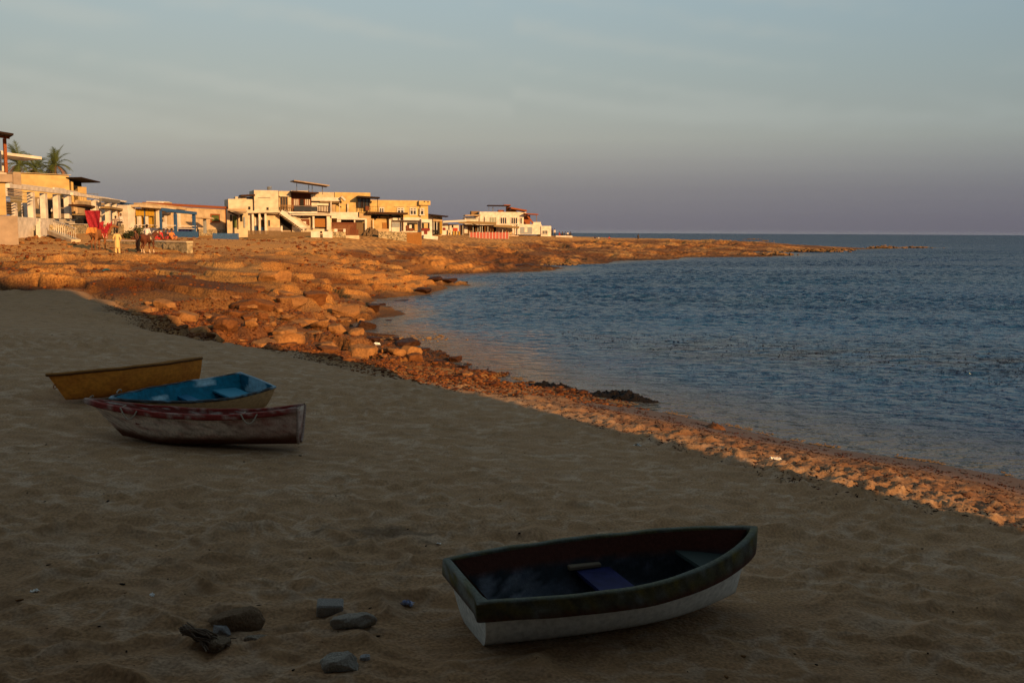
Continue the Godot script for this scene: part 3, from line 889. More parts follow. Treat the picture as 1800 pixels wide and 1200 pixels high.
var stones := []
func stone(called: String, label: String, category: String, x: float, z: float, sx: float, sy: float, sz: float, which: int, turn: float, group := "", sink := 0.3, m: Material = null, tilt := Vector2.ZERO) -> MeshInstance3D:
	var o := put(called, stones[which % stones.size()], m if m else M["boulder"])
	o.basis = Basis.from_euler(Vector3(tilt.x, turn, tilt.y)) * Basis.from_scale(Vector3(sx, sy, sz))
	o.position = Vector3(x, maxf(height(x, z), -0.15) + sy * (0.72 - sink * 1.4), z)
	tag(o, label, category, group)
	return o

# ---------------------------------------------------------------- boats
class Hull:
	var length := 2.6
	var beam := 1.2
	var depth := 0.42
	var bow_up := 0.2
	var stern_up := 0.05
	var keel_up := 0.12
	var transom := 0.8
	var widest := 0.45
	var rake := 0.25
	var stern_rake := 0.06
	var full := 2.0
	var wall := 0.55
	func at(t: float, a: float, side: float, inset := 0.0) -> Vector3:    # t from stern to bow, a from keel (0) to gunwale (1)
		var pl := 1.0
		if t < widest:
			pl = lerpf(transom, 1.0, sin(t / widest * PI / 2.0))
		else:
			pl = pow(maxf(0.0, 1.0 - pow((t - widest) / (1.0 - widest), full)), 0.8)
		var s := depth + bow_up * pow(maxf(0.0, (t - 0.35) / 0.65), 2.0) + stern_up * pow(maxf(0.0, (0.35 - t) / 0.35), 2.0)
		var k := keel_up * pow(maxf(0.0, (t - 0.55) / 0.45), 2.2) + inset
		var ang := a * PI / 2.0
		var vy := 1.0 - pow(cos(ang), 1.45)
		var w := maxf(0.0, beam / 2.0 * pl - inset) * pow(sin(ang), wall)
		w *= 0.88 + 0.12 * vy
		var x := length * t - (rake * smoothstep(0.5, 1.0, t) - stern_rake * (1.0 - smoothstep(0.0, 0.4, t))) * (1.0 - vy)
		x -= inset * 1.6 * smoothstep(0.8, 1.0, t)
		return Vector3(x, lerpf(k, s, vy), w * side)
	func shell(inset: float, col: Callable, nt := 40, na := 18) -> ArrayMesh:
		var b := MB.new()
		for side in [1.0, -1.0]:
			var i0 := b.v.size()
			for i in nt + 1:
				for j in na + 1:
					var p := at(float(i) / nt, float(j) / na, side, inset)
					b.add(p, col.call(p, float(i) / nt, float(j) / na, side))
			for i in nt:
				for j in na:
					var q := i0 + i * (na + 1) + j
					if (side > 0.0) == (inset == 0.0):
						b.quad(q, q + na + 1, q + na + 2, q + 1)
					else:
						b.quad(q, q + 1, q + na + 2, q + na + 1)
		return b.done()
	func board(t: float, inset: float, thick: float, col: Callable, na := 18) -> ArrayMesh:   # a transom across the hull
		var b := MB.new()
		for s in [0.0, thick]:
			var i0 := b.v.size()
			var nw := 16
			for j in na + 1:
				for i in nw + 1:
					var p := at(t, float(j) / na, -1.0, inset).lerp(at(t, float(j) / na, 1.0, inset), float(i) / nw) + Vector3(s, 0, 0)
					b.add(p, col.call(p, t, float(j) / na, signf(p.z)))
			for j in na:
				for i in nw:
					var q := i0 + (nw + 1) * j + i
					if s == 0.0:
						b.quad(q, q + 1, q + nw + 2, q + nw + 1)
					else:
						b.quad(q, q + nw + 1, q + nw + 2, q + 1)
		return b.done()
	func rim(out: float, inn: float, lo: Callable, up: float, col: Callable, across := true, nt := 48) -> ArrayMesh:   # a band along the gunwale and across the transom
		var path := []
		for i in nt + 1:
			path.append([at(float(i) / nt, 1.0, 1.0), float(i) / nt])
		for i in range(nt - 1, -1, -1):
			path.append([at(float(i) / nt, 1.0, -1.0), float(i) / nt])
		if across:
			for i in range(1, 8):
				path.append([at(0.0, 1.0, -1.0).lerp(at(0.0, 1.0, 1.0), i / 8.0), 0.0])
		var n := path.size()
		var b := MB.new()
		var ns := 10
		for i in n:
			var p: Vector3 = path[i][0]
			var nx: Vector3 = path[(i + 1) % n][0] if across or i < n - 1 else p
			var pv: Vector3 = path[(i - 1 + n) % n][0] if across or i > 0 else p
			var d := nx - pv
			d.y = 0.0
			d = d.normalized()
			var o := d.cross(Vector3.UP).normalized()
			if not is_equal_approx(o.length(), 1.0):
				o = Vector3.RIGHT
			var miter := 1.0 / maxf(0.5, absf(o.dot((nx - p).cross(Vector3.UP).normalized()))) if (nx - p).length() > 1e-4 else 1.0
			var l: float = lo.call(path[i][1])
			var r := 0.012
			for e in [[-inn, -0.03], [-inn, up - r], [-inn + r, up], [out - r, up], [out, up - r], [out, up - 0.02], [out, -l * 0.5], [out, -l + r], [out - r, -l], [-0.005, -l]]:
				var wob := 0.003 * sin(i * 0.45) + 0.002 * sin(i * 0.83 + e[1] * 20.0)
				var q: Vector3 = p + o * (e[0] * miter + wob) + Vector3(0, e[1] + wob, 0)
				b.add(q, col.call(q, path[i][1], e[1], signf(p.z)))
		for i in n if across else n - 1:
			for j in ns:
				b.quad(i * ns + j, i * ns + (j + 1) % ns, ((i + 1) % n) * ns + (j + 1) % ns, ((i + 1) % n) * ns + j)
		return b.done()
	func thwart(t0: float, t1: float, y: float, thick: float, inset: float, trim := 0.0) -> ArrayMesh:   # a seat plank from side to side
		var b := MB.new()
		var e := []
		for t in [t0, t1]:
			var w := 0.0
			for j in 40:
				var p := at(t, j / 39.0, 1.0, inset)
				if p.y <= y:
					w = p.z
			e.append(Vector2(length * t, maxf(0.03, w - trim)))
		var pts := []
		for s in [0.0, thick]:
			pts.append([Vector3(e[0].x, y - s, -e[0].y), Vector3(e[1].x, y - s, -e[1].y), Vector3(e[1].x, y - s, e[1].y), Vector3(e[0].x, y - s, e[0].y)])
		b.face(pts[0])
		b.face([pts[1][3], pts[1][2], pts[1][1], pts[1][0]])
		for k in 4:
			var j := (k + 1) % 4
			b.face([pts[0][j], pts[0][k], pts[1][k], pts[1][j]])
		return b.done()

func boat_node(label: String, stern: Vector3, bow: Vector3, roll: float, pitch := 0.0) -> Node3D:
	var o := thing("rowing_boat", label, "rowing boat", stern, 0.0, "small boats drawn up on the sand")
	var d := bow - stern
	o.basis = Basis(Vector3.UP, atan2(-d.z, d.x)) * Basis(Vector3.BACK, pitch) * Basis(Vector3.RIGHT, roll)
	return o

func rope_loop(parent: Node3D, a: Vector3, b: Vector3, sag: float) -> void:
	var pts := PackedVector3Array()
	for i in 13:
		var t := i / 12.0
		pts.append(a.lerp(b, t) + Vector3(0, -sag * 4.0 * t * (1.0 - t), 0))
	var m := MB.new()
	m.tube(pts, 0.011, Color.WHITE, 5)
	put("rope", m.done(), M["rope"], parent)

func boats() -> void:
	var pn := noise(FastNoiseLite.TYPE_SIMPLEX_SMOOTH, 3.0, 5, 201)
	# --- white dinghy with the thick olive rim, nearest the viewer
	var h := Hull.new()
	h.length = 2.60; h.beam = 1.20; h.depth = 0.45; h.bow_up = 0.14; h.stern_up = 0.0; h.wall = 0.36; h.keel_up = 0.035; h.transom = 0.80; h.widest = 0.42; h.rake = 0.15; h.stern_rake = 0.07; h.full = 1.9
	var o := boat_node("white dinghy with thick olive-green rim and blue seat, nearest on the sand", BOAT_A[0], BOAT_A[1], 0.02, 0.005)
	var white := func(p: Vector3, _t: float, a: float, _s: float) -> Color:
		var k := pn.get_noise_3d(p.x * 0.7, p.y * 4.0, p.z)
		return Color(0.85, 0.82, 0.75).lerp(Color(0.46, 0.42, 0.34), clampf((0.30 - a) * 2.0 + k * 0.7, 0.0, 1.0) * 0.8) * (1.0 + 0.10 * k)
	var inside := func(p: Vector3, _t: float, a: float, _s: float) -> Color:
		var k := pn.get_noise_3d(p.x * 1.5, p.y * 2.0, p.z * 1.5)
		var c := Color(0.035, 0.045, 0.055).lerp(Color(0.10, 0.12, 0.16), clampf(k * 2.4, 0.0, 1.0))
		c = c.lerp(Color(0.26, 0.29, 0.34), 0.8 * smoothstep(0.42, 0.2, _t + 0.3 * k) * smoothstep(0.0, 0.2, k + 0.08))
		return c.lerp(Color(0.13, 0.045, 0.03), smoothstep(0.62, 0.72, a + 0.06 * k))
	var olive := func(p: Vector3, _t: float, e: float, _s: float) -> Color:
		var k := pn.get_noise_3d(p.x * 2.0, p.y * 3.0, p.z * 2.0)
		var k3 := pn.get_noise_3d(p.x * 7.0, p.y * 9.0, p.z * 7.0)
		var c := Color(0.105, 0.10, 0.052).lerp(Color(0.18, 0.15, 0.035), clampf(k * 2.2, 0.0, 1.0)).lerp(Color(0.17, 0.19, 0.185), clampf(-k * 1.9, 0.0, 1.0))
		c = c.lerp(Color(0.05, 0.042, 0.028), clampf(k3 * 2.4, 0.0, 0.8)).lerp(Color(0.30, 0.31, 0.29), 0.7 * smoothstep(0.06, 0.16, k3) * smoothstep(0.02, 0.0, _t))
		c = c.lerp(Color(0.10, 0.035, 0.02), smoothstep(0.08, 0.15, -e + 0.05 * k))
		return c.lerp(Color(0.17, 0.20, 0.17), 0.5 * smoothstep(0.0, 0.02, e))
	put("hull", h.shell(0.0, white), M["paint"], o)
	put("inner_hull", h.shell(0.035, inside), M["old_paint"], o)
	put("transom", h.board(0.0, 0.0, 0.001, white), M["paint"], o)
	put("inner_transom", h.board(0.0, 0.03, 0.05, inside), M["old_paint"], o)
	put("rim", h.rim(0.038, 0.026, func(t: float) -> float: return 0.135 + 0.06 * t * t, 0.02, olive), M["old_paint"], o)
	var th := put("seat", h.thwart(0.44, 0.56, 0.235, 0.03, 0.04), M["purple"], o)
	th.position.y = 0.0
	bx("seat_cleat", o, mat("grey_wood", lin(0.2, 0.16, 0.11), 0.9), 1.08, 1.38, 0.245, 0.275, -0.53, -0.44, 0.008).set_meta("label", "bare wood cleat at the far end of the seat")
	put("bow_seat", h.thwart(0.78, 0.93, 0.36, 0.03, 0.04), mat("bow_seat_paint", lin(0.04, 0.055, 0.05), 0.8), o)
	# --- red and white boat
	h = Hull.new()
	h.length = 3.02; h.beam = 1.02; h.depth = 0.44; h.bow_up = 0.20; h.stern_up = 0.09; h.keel_up = 0.12; h.transom = 0.70; h.widest = 0.42; h.rake = 0.50; h.stern_rake = 0.02; h.full = 2.1
	o = boat_node("weathered white boat with red rim and rope loops, nearest of the three on the left", BOAT_B[0], BOAT_B[1], 0.10, 0.0)
	var worn := func(p: Vector3, t: float, a: float, s: float) -> Color:
		var k := pn.get_noise_3d(p.x * 0.8, p.y * 3.5, p.z + s * 9.0)
		var k2 := pn.get_noise_3d(p.x * 2.6 + 7.0, p.y * 7.0, p.z)
		var c := Color(0.82, 0.66, 0.53).lerp(Color(0.42, 0.17, 0.13), clampf(k * 2.4 - 0.2, 0.0, 0.85))
		c = c.lerp(Color(0.13, 0.09, 0.07), clampf(k2 * 1.8 - 0.1, 0.0, 0.6))
		c = c.lerp(Color(0.25, 0.06, 0.045), smoothstep(0.3, 0.05, absf(t - 0.09)) * smoothstep(0.52, 0.45, absf(a - 0.55) * 1.6) * 0.45)
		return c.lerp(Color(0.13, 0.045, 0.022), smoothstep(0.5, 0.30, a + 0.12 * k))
	var red := func(p: Vector3, t: float, e: float, _s: float) -> Color:
		var k := pn.get_noise_3d(p.x * 2.2, p.y * 2.0, p.z * 2.2)
		var c := Color(0.23, 0.028, 0.02).lerp(Color(0.36, 0.22, 0.18), smoothstep(0.12, 0.3, k))
		return c.lerp(Color(0.34, 0.24, 0.2), smoothstep(0.94, 1.0, t) + smoothstep(0.06, 0.0, t) * 0.8)
	var red_in := func(p: Vector3, _t: float, a: float, _s: float) -> Color:
		var k := pn.get_noise_3d(p.x * 2.0, p.y * 5.0, p.z)
		return Color(0.17, 0.028, 0.022).lerp(Color(0.42, 0.36, 0.31), smoothstep(0.05, 0.2, k) * smoothstep(0.55, 0.7, a))
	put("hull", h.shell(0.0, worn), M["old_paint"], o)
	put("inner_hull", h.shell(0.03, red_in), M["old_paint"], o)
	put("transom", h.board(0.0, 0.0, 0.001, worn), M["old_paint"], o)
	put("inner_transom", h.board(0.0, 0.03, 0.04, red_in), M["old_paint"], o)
	put("rim", h.rim(0.03, 0.035, func(_t: float) -> float: return 0.062, 0.02, red, false), M["old_paint"], o)
	for sd2 in [1.0, -1.0]:
		put("transom_edge", _frame(h, 0.045, sd2), M["old_paint"], o)
	put("seat", h.thwart(0.34, 0.42, 0.30, 0.03, 0.03), M["maroon"], o)
	put("seat", h.thwart(0.66, 0.74, 0.34, 0.03, 0.03), M["maroon"], o)
	var sd := -1.0
	for t in [[0.80, 0.72], [0.24, 0.17]]:
		var a := h.at(t[0], 1.0, sd) + Vector3(0, 0.0, 0.045 * sd)
		var b := h.at(t[1], 1.0, sd) + Vector3(0, 0.0, 0.045 * sd)
		rope_loop(o, a, b, 0.13)
		rope_loop(o, a + Vector3(0.01, 0.0, 0.0), a + Vector3(-0.03, 0.035, -0.12 * sd), 0.0)
	rope_loop(o, Vector3(3.0, 0.62, 0), Vector3(2.93, 0.68, 0.02), -0.03)
	# --- blue inside, cream outside
	h = Hull.new()
	h.length = 2.75; h.beam = 1.05; h.depth = 0.44; h.bow_up = 0.10; h.stern_up = 0.05; h.keel_up = 0.1; h.transom = 0.86; h.widest = 0.35; h.rake = 0.35; h.stern_rake = 0.03; h.full = 1.7
	o = boat_node("cream boat with bright blue interior and pale blue paint patches, leaning to the sea", BOAT_C[0], BOAT_C[1], -0.17, 0.0)
	var cream := func(p: Vector3, _t: float, a: float, _s: float) -> Color:
		var k := pn.get_noise_3d(p.x * 1.2, p.y * 3.0, p.z)
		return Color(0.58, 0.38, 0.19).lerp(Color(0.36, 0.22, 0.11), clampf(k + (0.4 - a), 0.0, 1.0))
	var blue := func(p: Vector3, t: float, a: float, s: float) -> Color:
		var k := pn.get_noise_3d(p.x * 2.0, p.y * 2.0, p.z * 2.0)
		var c := Color(0.003, 0.17, 0.275) * (1.0 + 0.4 * k)
		var pale := smoothstep(0.03, 0.0, absf(t - 0.26) - 0.05 + 0.04 * k) * smoothstep(0.72, 0.78, a) * (1.0 if s > 0.0 else 0.0)
		pale += smoothstep(0.02, 0.0, absf(t - 0.62) - 0.05 + 0.05 * k) * smoothstep(0.02, 0.0, absf(a - 0.62 + 0.3 * (t - 0.62)) - 0.05)
		pale += smoothstep(0.02, 0.0, absf(t - 0.84) - 0.05) * smoothstep(0.8, 0.86, a) * (1.0 if s < 0.0 else 0.0)
		return c.lerp(Color(0.38, 0.60, 0.70), clampf(pale, 0.0, 1.0))
	var blue_t := func(p: Vector3, _t: float, _a: float, _s: float) -> Color:
		var k := pn.get_noise_3d(p.x * 2.0, p.y * 2.0, p.z * 2.0)
		return Color(0.004, 0.11, 0.19).lerp(Color(0.26, 0.47, 0.58), smoothstep(0.04, 0.0, absf(p.z + 0.02) - 0.20 + 0.12 * k) * smoothstep(0.2, 0.26, p.y))
	var edge := func(p: Vector3, t: float, e: float, s: float) -> Color:
		var k := pn.get_noise_3d(p.x * 5.0, p.y * 5.0, p.z * 5.0)
		var c := Color(0.045, 0.04, 0.04).lerp(Color(0.10, 0.2, 0.26), smoothstep(0.15, 0.3, k))
		return c.lerp(Color(0.28, 0.40, 0.48), smoothstep(0.05, 0.02, t) + smoothstep(0.97, 0.99, t) + smoothstep(0.05, 0.0, absf(t - 0.26) - 0.05) * (1.0 if s > 0.0 and e > -0.01 else 0.0))
	put("hull", h.shell(0.0, cream), M["paint"], o)
	put("inner_hull", h.shell(0.03, blue), M["paint"], o)
	put("transom", h.board(0.0, 0.0, 0.001, cream), M["paint"], o)
	put("inner_transom", h.board(0.0, 0.03, 0.04, blue_t), M["paint"], o)
	put("rim", h.rim(0.014, 0.03, func(_t: float) -> float: return 0.03, 0.01, edge), M["old_paint"], o)
	var bl := mat("boat_blue", lin(0.007, 0.10, 0.19), 0.6)
	put("seat", h.thwart(0.06, 0.22, 0.27, 0.03, 0.03), mat("boat_pale_blue", lin(0.035, 0.20, 0.30), 0.6), o)
	put("seat", h.thwart(0.40, 0.47, 0.26, 0.03, 0.03), bl, o)
	put("bow_seat", h.thwart(0.86, 0.97, 0.36, 0.03, 0.03), bl, o)
	rope_loop(o, h.at(0.93, 1.0, 1.0) + Vector3(0, 0.03, 0), h.at(0.88, 1.0, 1.0) + Vector3(0, 0.03, 0.02), -0.04)
	# --- plain ochre boat, farthest
	h = Hull.new()
	h.length = 2.78; h.beam = 1.0; h.depth = 0.47; h.bow_up = 0.05; h.stern_up = 0.02; h.keel_up = 0.06; h.transom = 0.80; h.widest = 0.36; h.wall = 0.45; h.rake = 0.27; h.stern_rake = 0.03; h.full = 1.9
	o = boat_node("plain ochre-yellow boat leaning away, behind the blue one", BOAT_D[0], BOAT_D[1], 0.16, 0.0)
	var och := func(p: Vector3, _t: float, a: float, _s: float) -> Color:
		var k := pn.get_noise_3d(p.x * 0.8, p.y * 2.0, p.z)
		return Color(0.68, 0.255, 0.034).lerp(Color(0.50, 0.165, 0.024), clampf(0.5 + k - a * 0.4, 0.0, 1.0))
	var och_e := func(p: Vector3, _t: float, e: float, _s: float) -> Color:
		return Color(0.12, 0.05, 0.012) if e < -0.02 else Color(0.32, 0.14, 0.03)
	put("hull", h.shell(0.0, och), M["paint"], o)
	put("inner_hull", h.shell(0.03, och), M["paint"], o)
	put("transom", h.board(0.0, 0.0, 0.001, och), M["paint"], o)
	put("inner_transom", h.board(0.0, 0.03, 0.04, och), M["paint"], o)
	put("rim", h.rim(0.012, 0.03, func(_t: float) -> float: return 0.05, 0.01, och_e), M["paint"], o)
	put("seat", h.thwart(0.4, 0.48, 0.25, 0.03, 0.03), M["orange_wood"], o)
	var ring := TorusMesh.new()
	ring.inner_radius = 0.03
	ring.outer_radius = 0.045
	ring.rings = 16
	ring.ring_segments = 8
	var rg := put("mooring_ring", ring, M["rust"], o)
	rg.position = Vector3(2.66, 0.30, 0.0)
	rg.rotation = Vector3(1.2, 0.3, 0.0)

func _frame(h: Hull, w: float, side: float) -> ArrayMesh:      # the raised edging round a transom
	var b := MB.new()
	var col := Color(0.38, 0.27, 0.22)
	var last := Vector3.ZERO
	for j in range(2, 17):
		var p := h.at(0.0, j / 16.0, side) + Vector3(-0.01, 0, -side * w * 0.4)
		if j > 2:
			b.bar(last, p, w * 0.5, col, 6)
		last = p
	return b.done()

# ---------------------------------------------------------------- people and animals
func capsule(p: Vector3, a: Vector3, b: Vector3, ra: float, rb: float) -> float:
	var d := b - a
	var t := clampf((p - a).dot(d) / maxf(d.length_squared(), 1e-8), 0.0, 1.0)
	return (p - a - d * t).length() - lerpf(ra, rb, t)

func body_mesh(bones: Array, cell: float, k: float) -> ArrayMesh:      # one continuous skin round tapered bones
	var lo := Vector3.ONE * 1e9
	var hi := -lo
	for e in bones:
		var r := maxf(e[2], e[3])
		for q in [e[0], e[1]]:
			lo = lo.min(q - Vector3.ONE * r)
			hi = hi.max(q + Vector3.ONE * r)
	lo -= Vector3.ONE * cell * 2.0
	hi += Vector3.ONE * cell * 2.0
	var n := Vector3i(((hi - lo) / cell).ceil()) + Vector3i.ONE
	var f := PackedFloat32Array()
	f.resize(n.x * n.y * n.z)
	f.fill(1.0)
	for e in bones:
		var r: float = maxf(e[2], e[3]) + k + cell * 1.5
		var a: Vector3 = e[0]
		var b: Vector3 = e[1]
		var l := Vector3i(((a.min(b) - Vector3.ONE * r - lo) / cell).floor()).clamp(Vector3i.ZERO, n - Vector3i.ONE)
		var u := Vector3i(((a.max(b) + Vector3.ONE * r - lo) / cell).ceil()).clamp(Vector3i.ZERO, n - Vector3i.ONE)
		for z in range(l.z, u.z + 1):
			for y in range(l.y, u.y + 1):
				for x in range(l.x, u.x + 1):
					var d := capsule(lo + Vector3(x, y, z) * cell, a, b, e[2], e[3])
					var i := (z * n.y + y) * n.x + x
					var w := maxf(k - absf(f[i] - d), 0.0) / k
					f[i] = minf(f[i], d) - w * w * k * 0.25
	var b2 := MB.new()
	var id := {}
	var st := [1, n.x, n.x * n.y]
	for z in n.z - 1:
		for y in n.y - 1:
			for x in n.x - 1:
				var i := (z * n.y + y) * n.x + x
				var s := 0
				for q in 8:
					if f[i + (q & 1) + ((q >> 1) & 1) * st[1] + (q >> 2) * st[2]] < 0.0:
						s += 1
				if s == 0 or s == 8:
					continue
				var p := Vector3.ZERO
				var m := 0
				for q in 8:
					for ax in 3:
						if q & (1 << ax):
							continue
						var q2 := q | (1 << ax)
						var fa := f[i + (q & 1) + ((q >> 1) & 1) * st[1] + (q >> 2) * st[2]]
						var fb := f[i + (q2 & 1) + ((q2 >> 1) & 1) * st[1] + (q2 >> 2) * st[2]]
						if (fa < 0.0) != (fb < 0.0):
							var c0 := Vector3(q & 1, (q >> 1) & 1, q >> 2)
							var c1 := Vector3(q2 & 1, (q2 >> 1) & 1, q2 >> 2)
							p += c0.lerp(c1, fa / (fa - fb))
							m += 1
				p = lo + (Vector3(x, y, z) + p / m) * cell
				var best := 1e9
				var col := Color.WHITE
				for e in bones:
					var d := capsule(p, e[0], e[1], e[2], e[3])
					if d < best:
						best = d
						col = e[4]
				id[i] = b2.add(p, col)
	for i in id:
		var x: int = i % n.x
		var y: int = (i / n.x) % n.y
		var z: int = i / st[2]
		for ax in 3:
			var u: int = st[(ax + 1) % 3]
			var w: int = st[(ax + 2) % 3]
			if [x, y, z][(ax + 1) % 3] == 0 or [x, y, z][(ax + 2) % 3] == 0:
				continue
			var fa := f[i]
			var fb := f[i + st[ax]]
			if (fa < 0.0) == (fb < 0.0) or not (id.has(i - u) and id.has(i - w) and id.has(i - u - w)):
				continue
			if fa < 0.0:
				b2.quad(id[i], id[i - w], id[i - u - w], id[i - u])
			else:
				b2.quad(id[i], id[i - u], id[i - u - w], id[i - w])
	return b2.done()

const SKIN := Color(0.16, 0.075, 0.04)
func figure(p: Dictionary) -> Array:      # bones of a person: pose joints, top colour, leg colour
	var top: Color = p.top
	var leg: Color = p.leg
	var pel: Vector3 = p.get("pelvis", Vector3(0, 0.92, 0))
	var che: Vector3 = p.get("chest", Vector3(0, 1.30, 0))
	var nek := che + (che - pel).normalized() * 0.17
	var hed: Vector3 = p.get("head", nek + (che - pel).normalized() * 0.16)
	var fw: Vector3 = p.get("face", Vector3(0, 0, -1))
	var o := [[pel, che, 0.135, 0.15, top], [che, nek, 0.08, 0.055, top], [nek, hed, 0.055, 0.06, SKIN], [hed, hed + Vector3(0, 0.04, 0), 0.095, 0.09, SKIN], [hed + fw * 0.08 + Vector3(0, -0.02, 0), hed + fw * 0.105 + Vector3(0, -0.03, 0), 0.02, 0.018, SKIN]]
	var sh: Vector3 = p.get("side", Vector3(1, 0, 0))
	for s in [1.0, -1.0]:
		var w := 0 if s > 0.0 else 1
		var shoulder: Vector3 = che + Vector3(0, 0.09, 0) + sh * 0.17 * s
		var el: Vector3 = p.get("elbow", [shoulder + Vector3(0.06, -0.27, 0.02), shoulder + Vector3(-0.06, -0.27, 0.02)])[w]
		var ha: Vector3 = p.get("hand", [el + Vector3(0.0, -0.25, -0.06), el + Vector3(0.0, -0.25, -0.06)])[w]
		o.append([che + Vector3(0, 0.07, 0), shoulder, 0.09, 0.07, top])
		o.append([shoulder, el, 0.062, 0.05, top])
		o.append([el, ha, 0.05, 0.038, p.get("sleeve", top)])
		o.append([ha, ha + (ha - el).normalized() * 0.09, 0.04, 0.026, SKIN])
		o.append([ha + (ha - el).normalized() * 0.02, ha + (ha - el).normalized() * 0.05 + Vector3(-0.04 * s, 0, 0), 0.02, 0.016, SKIN])
		var hip: Vector3 = pel + sh * 0.09 * s
		var kn: Vector3 = p.get("knee", [Vector3(0.11, 0.48, -0.03), Vector3(-0.11, 0.48, -0.01)])[w]
		var an: Vector3 = p.get("ankle", [Vector3(0.13, 0.08, 0.02), Vector3(-0.12, 0.08, 0.0)])[w]
		o.append([hip, kn, 0.10, 0.075, leg])
		o.append([kn, an, 0.075, p.get("cuff", 0.055), leg])
		o.append([an + Vector3(0, -0.03, 0), an + Vector3(0, -0.05, 0) + fw * 0.14, 0.042, 0.035, p.get("shoe", SKIN)])
	if p.has("tunic"):
		o.append([pel, p.tunic, 0.15, 0.17, top])
		for s in [1.0, -1.0]:
			o.append([pel + Vector3(0.03 * s, 0, 0), p.tunic + sh * 0.09 * s, 0.14, 0.10, top])
	return o

func hair_mesh(c: Vector3, r: float, back: Vector3) -> ArrayMesh:
	return body_mesh([[c + Vector3(0, 0.055, 0), c + Vector3(0, 0.06, 0) + back * 0.02, r, r, Color(0.012, 0.009, 0.008)], [c + Vector3(0, 0.03, 0) + back * 0.035, c + Vector3(0, -0.03, 0) + back * 0.04, r * 0.85, r * 0.7, Color(0.012, 0.009, 0.008)]], 0.025, 0.03)

func person(label: String, at: Vector3, turn: float, p: Dictionary, cell := 0.026, group := "") -> Node3D:
	var o := thing("person", label, "person", at, turn, group)
	put("body", body_mesh(figure(p), cell, 0.035), M["skin"], o)
	var pel: Vector3 = p.get("pelvis", Vector3(0, 0.92, 0))
	var che: Vector3 = p.get("chest", Vector3(0, 1.30, 0))
	var hed: Vector3 = p.get("head", che + (che - pel).normalized() * 0.33)
	put("hair", hair_mesh(hed, 0.098, -(p.get("face", Vector3(0, 0, -1)) as Vector3)), M["skin"], o)
	return o

func V(x: float, y: float, z: float) -> Vector3:
	return Vector3(x, y, z)

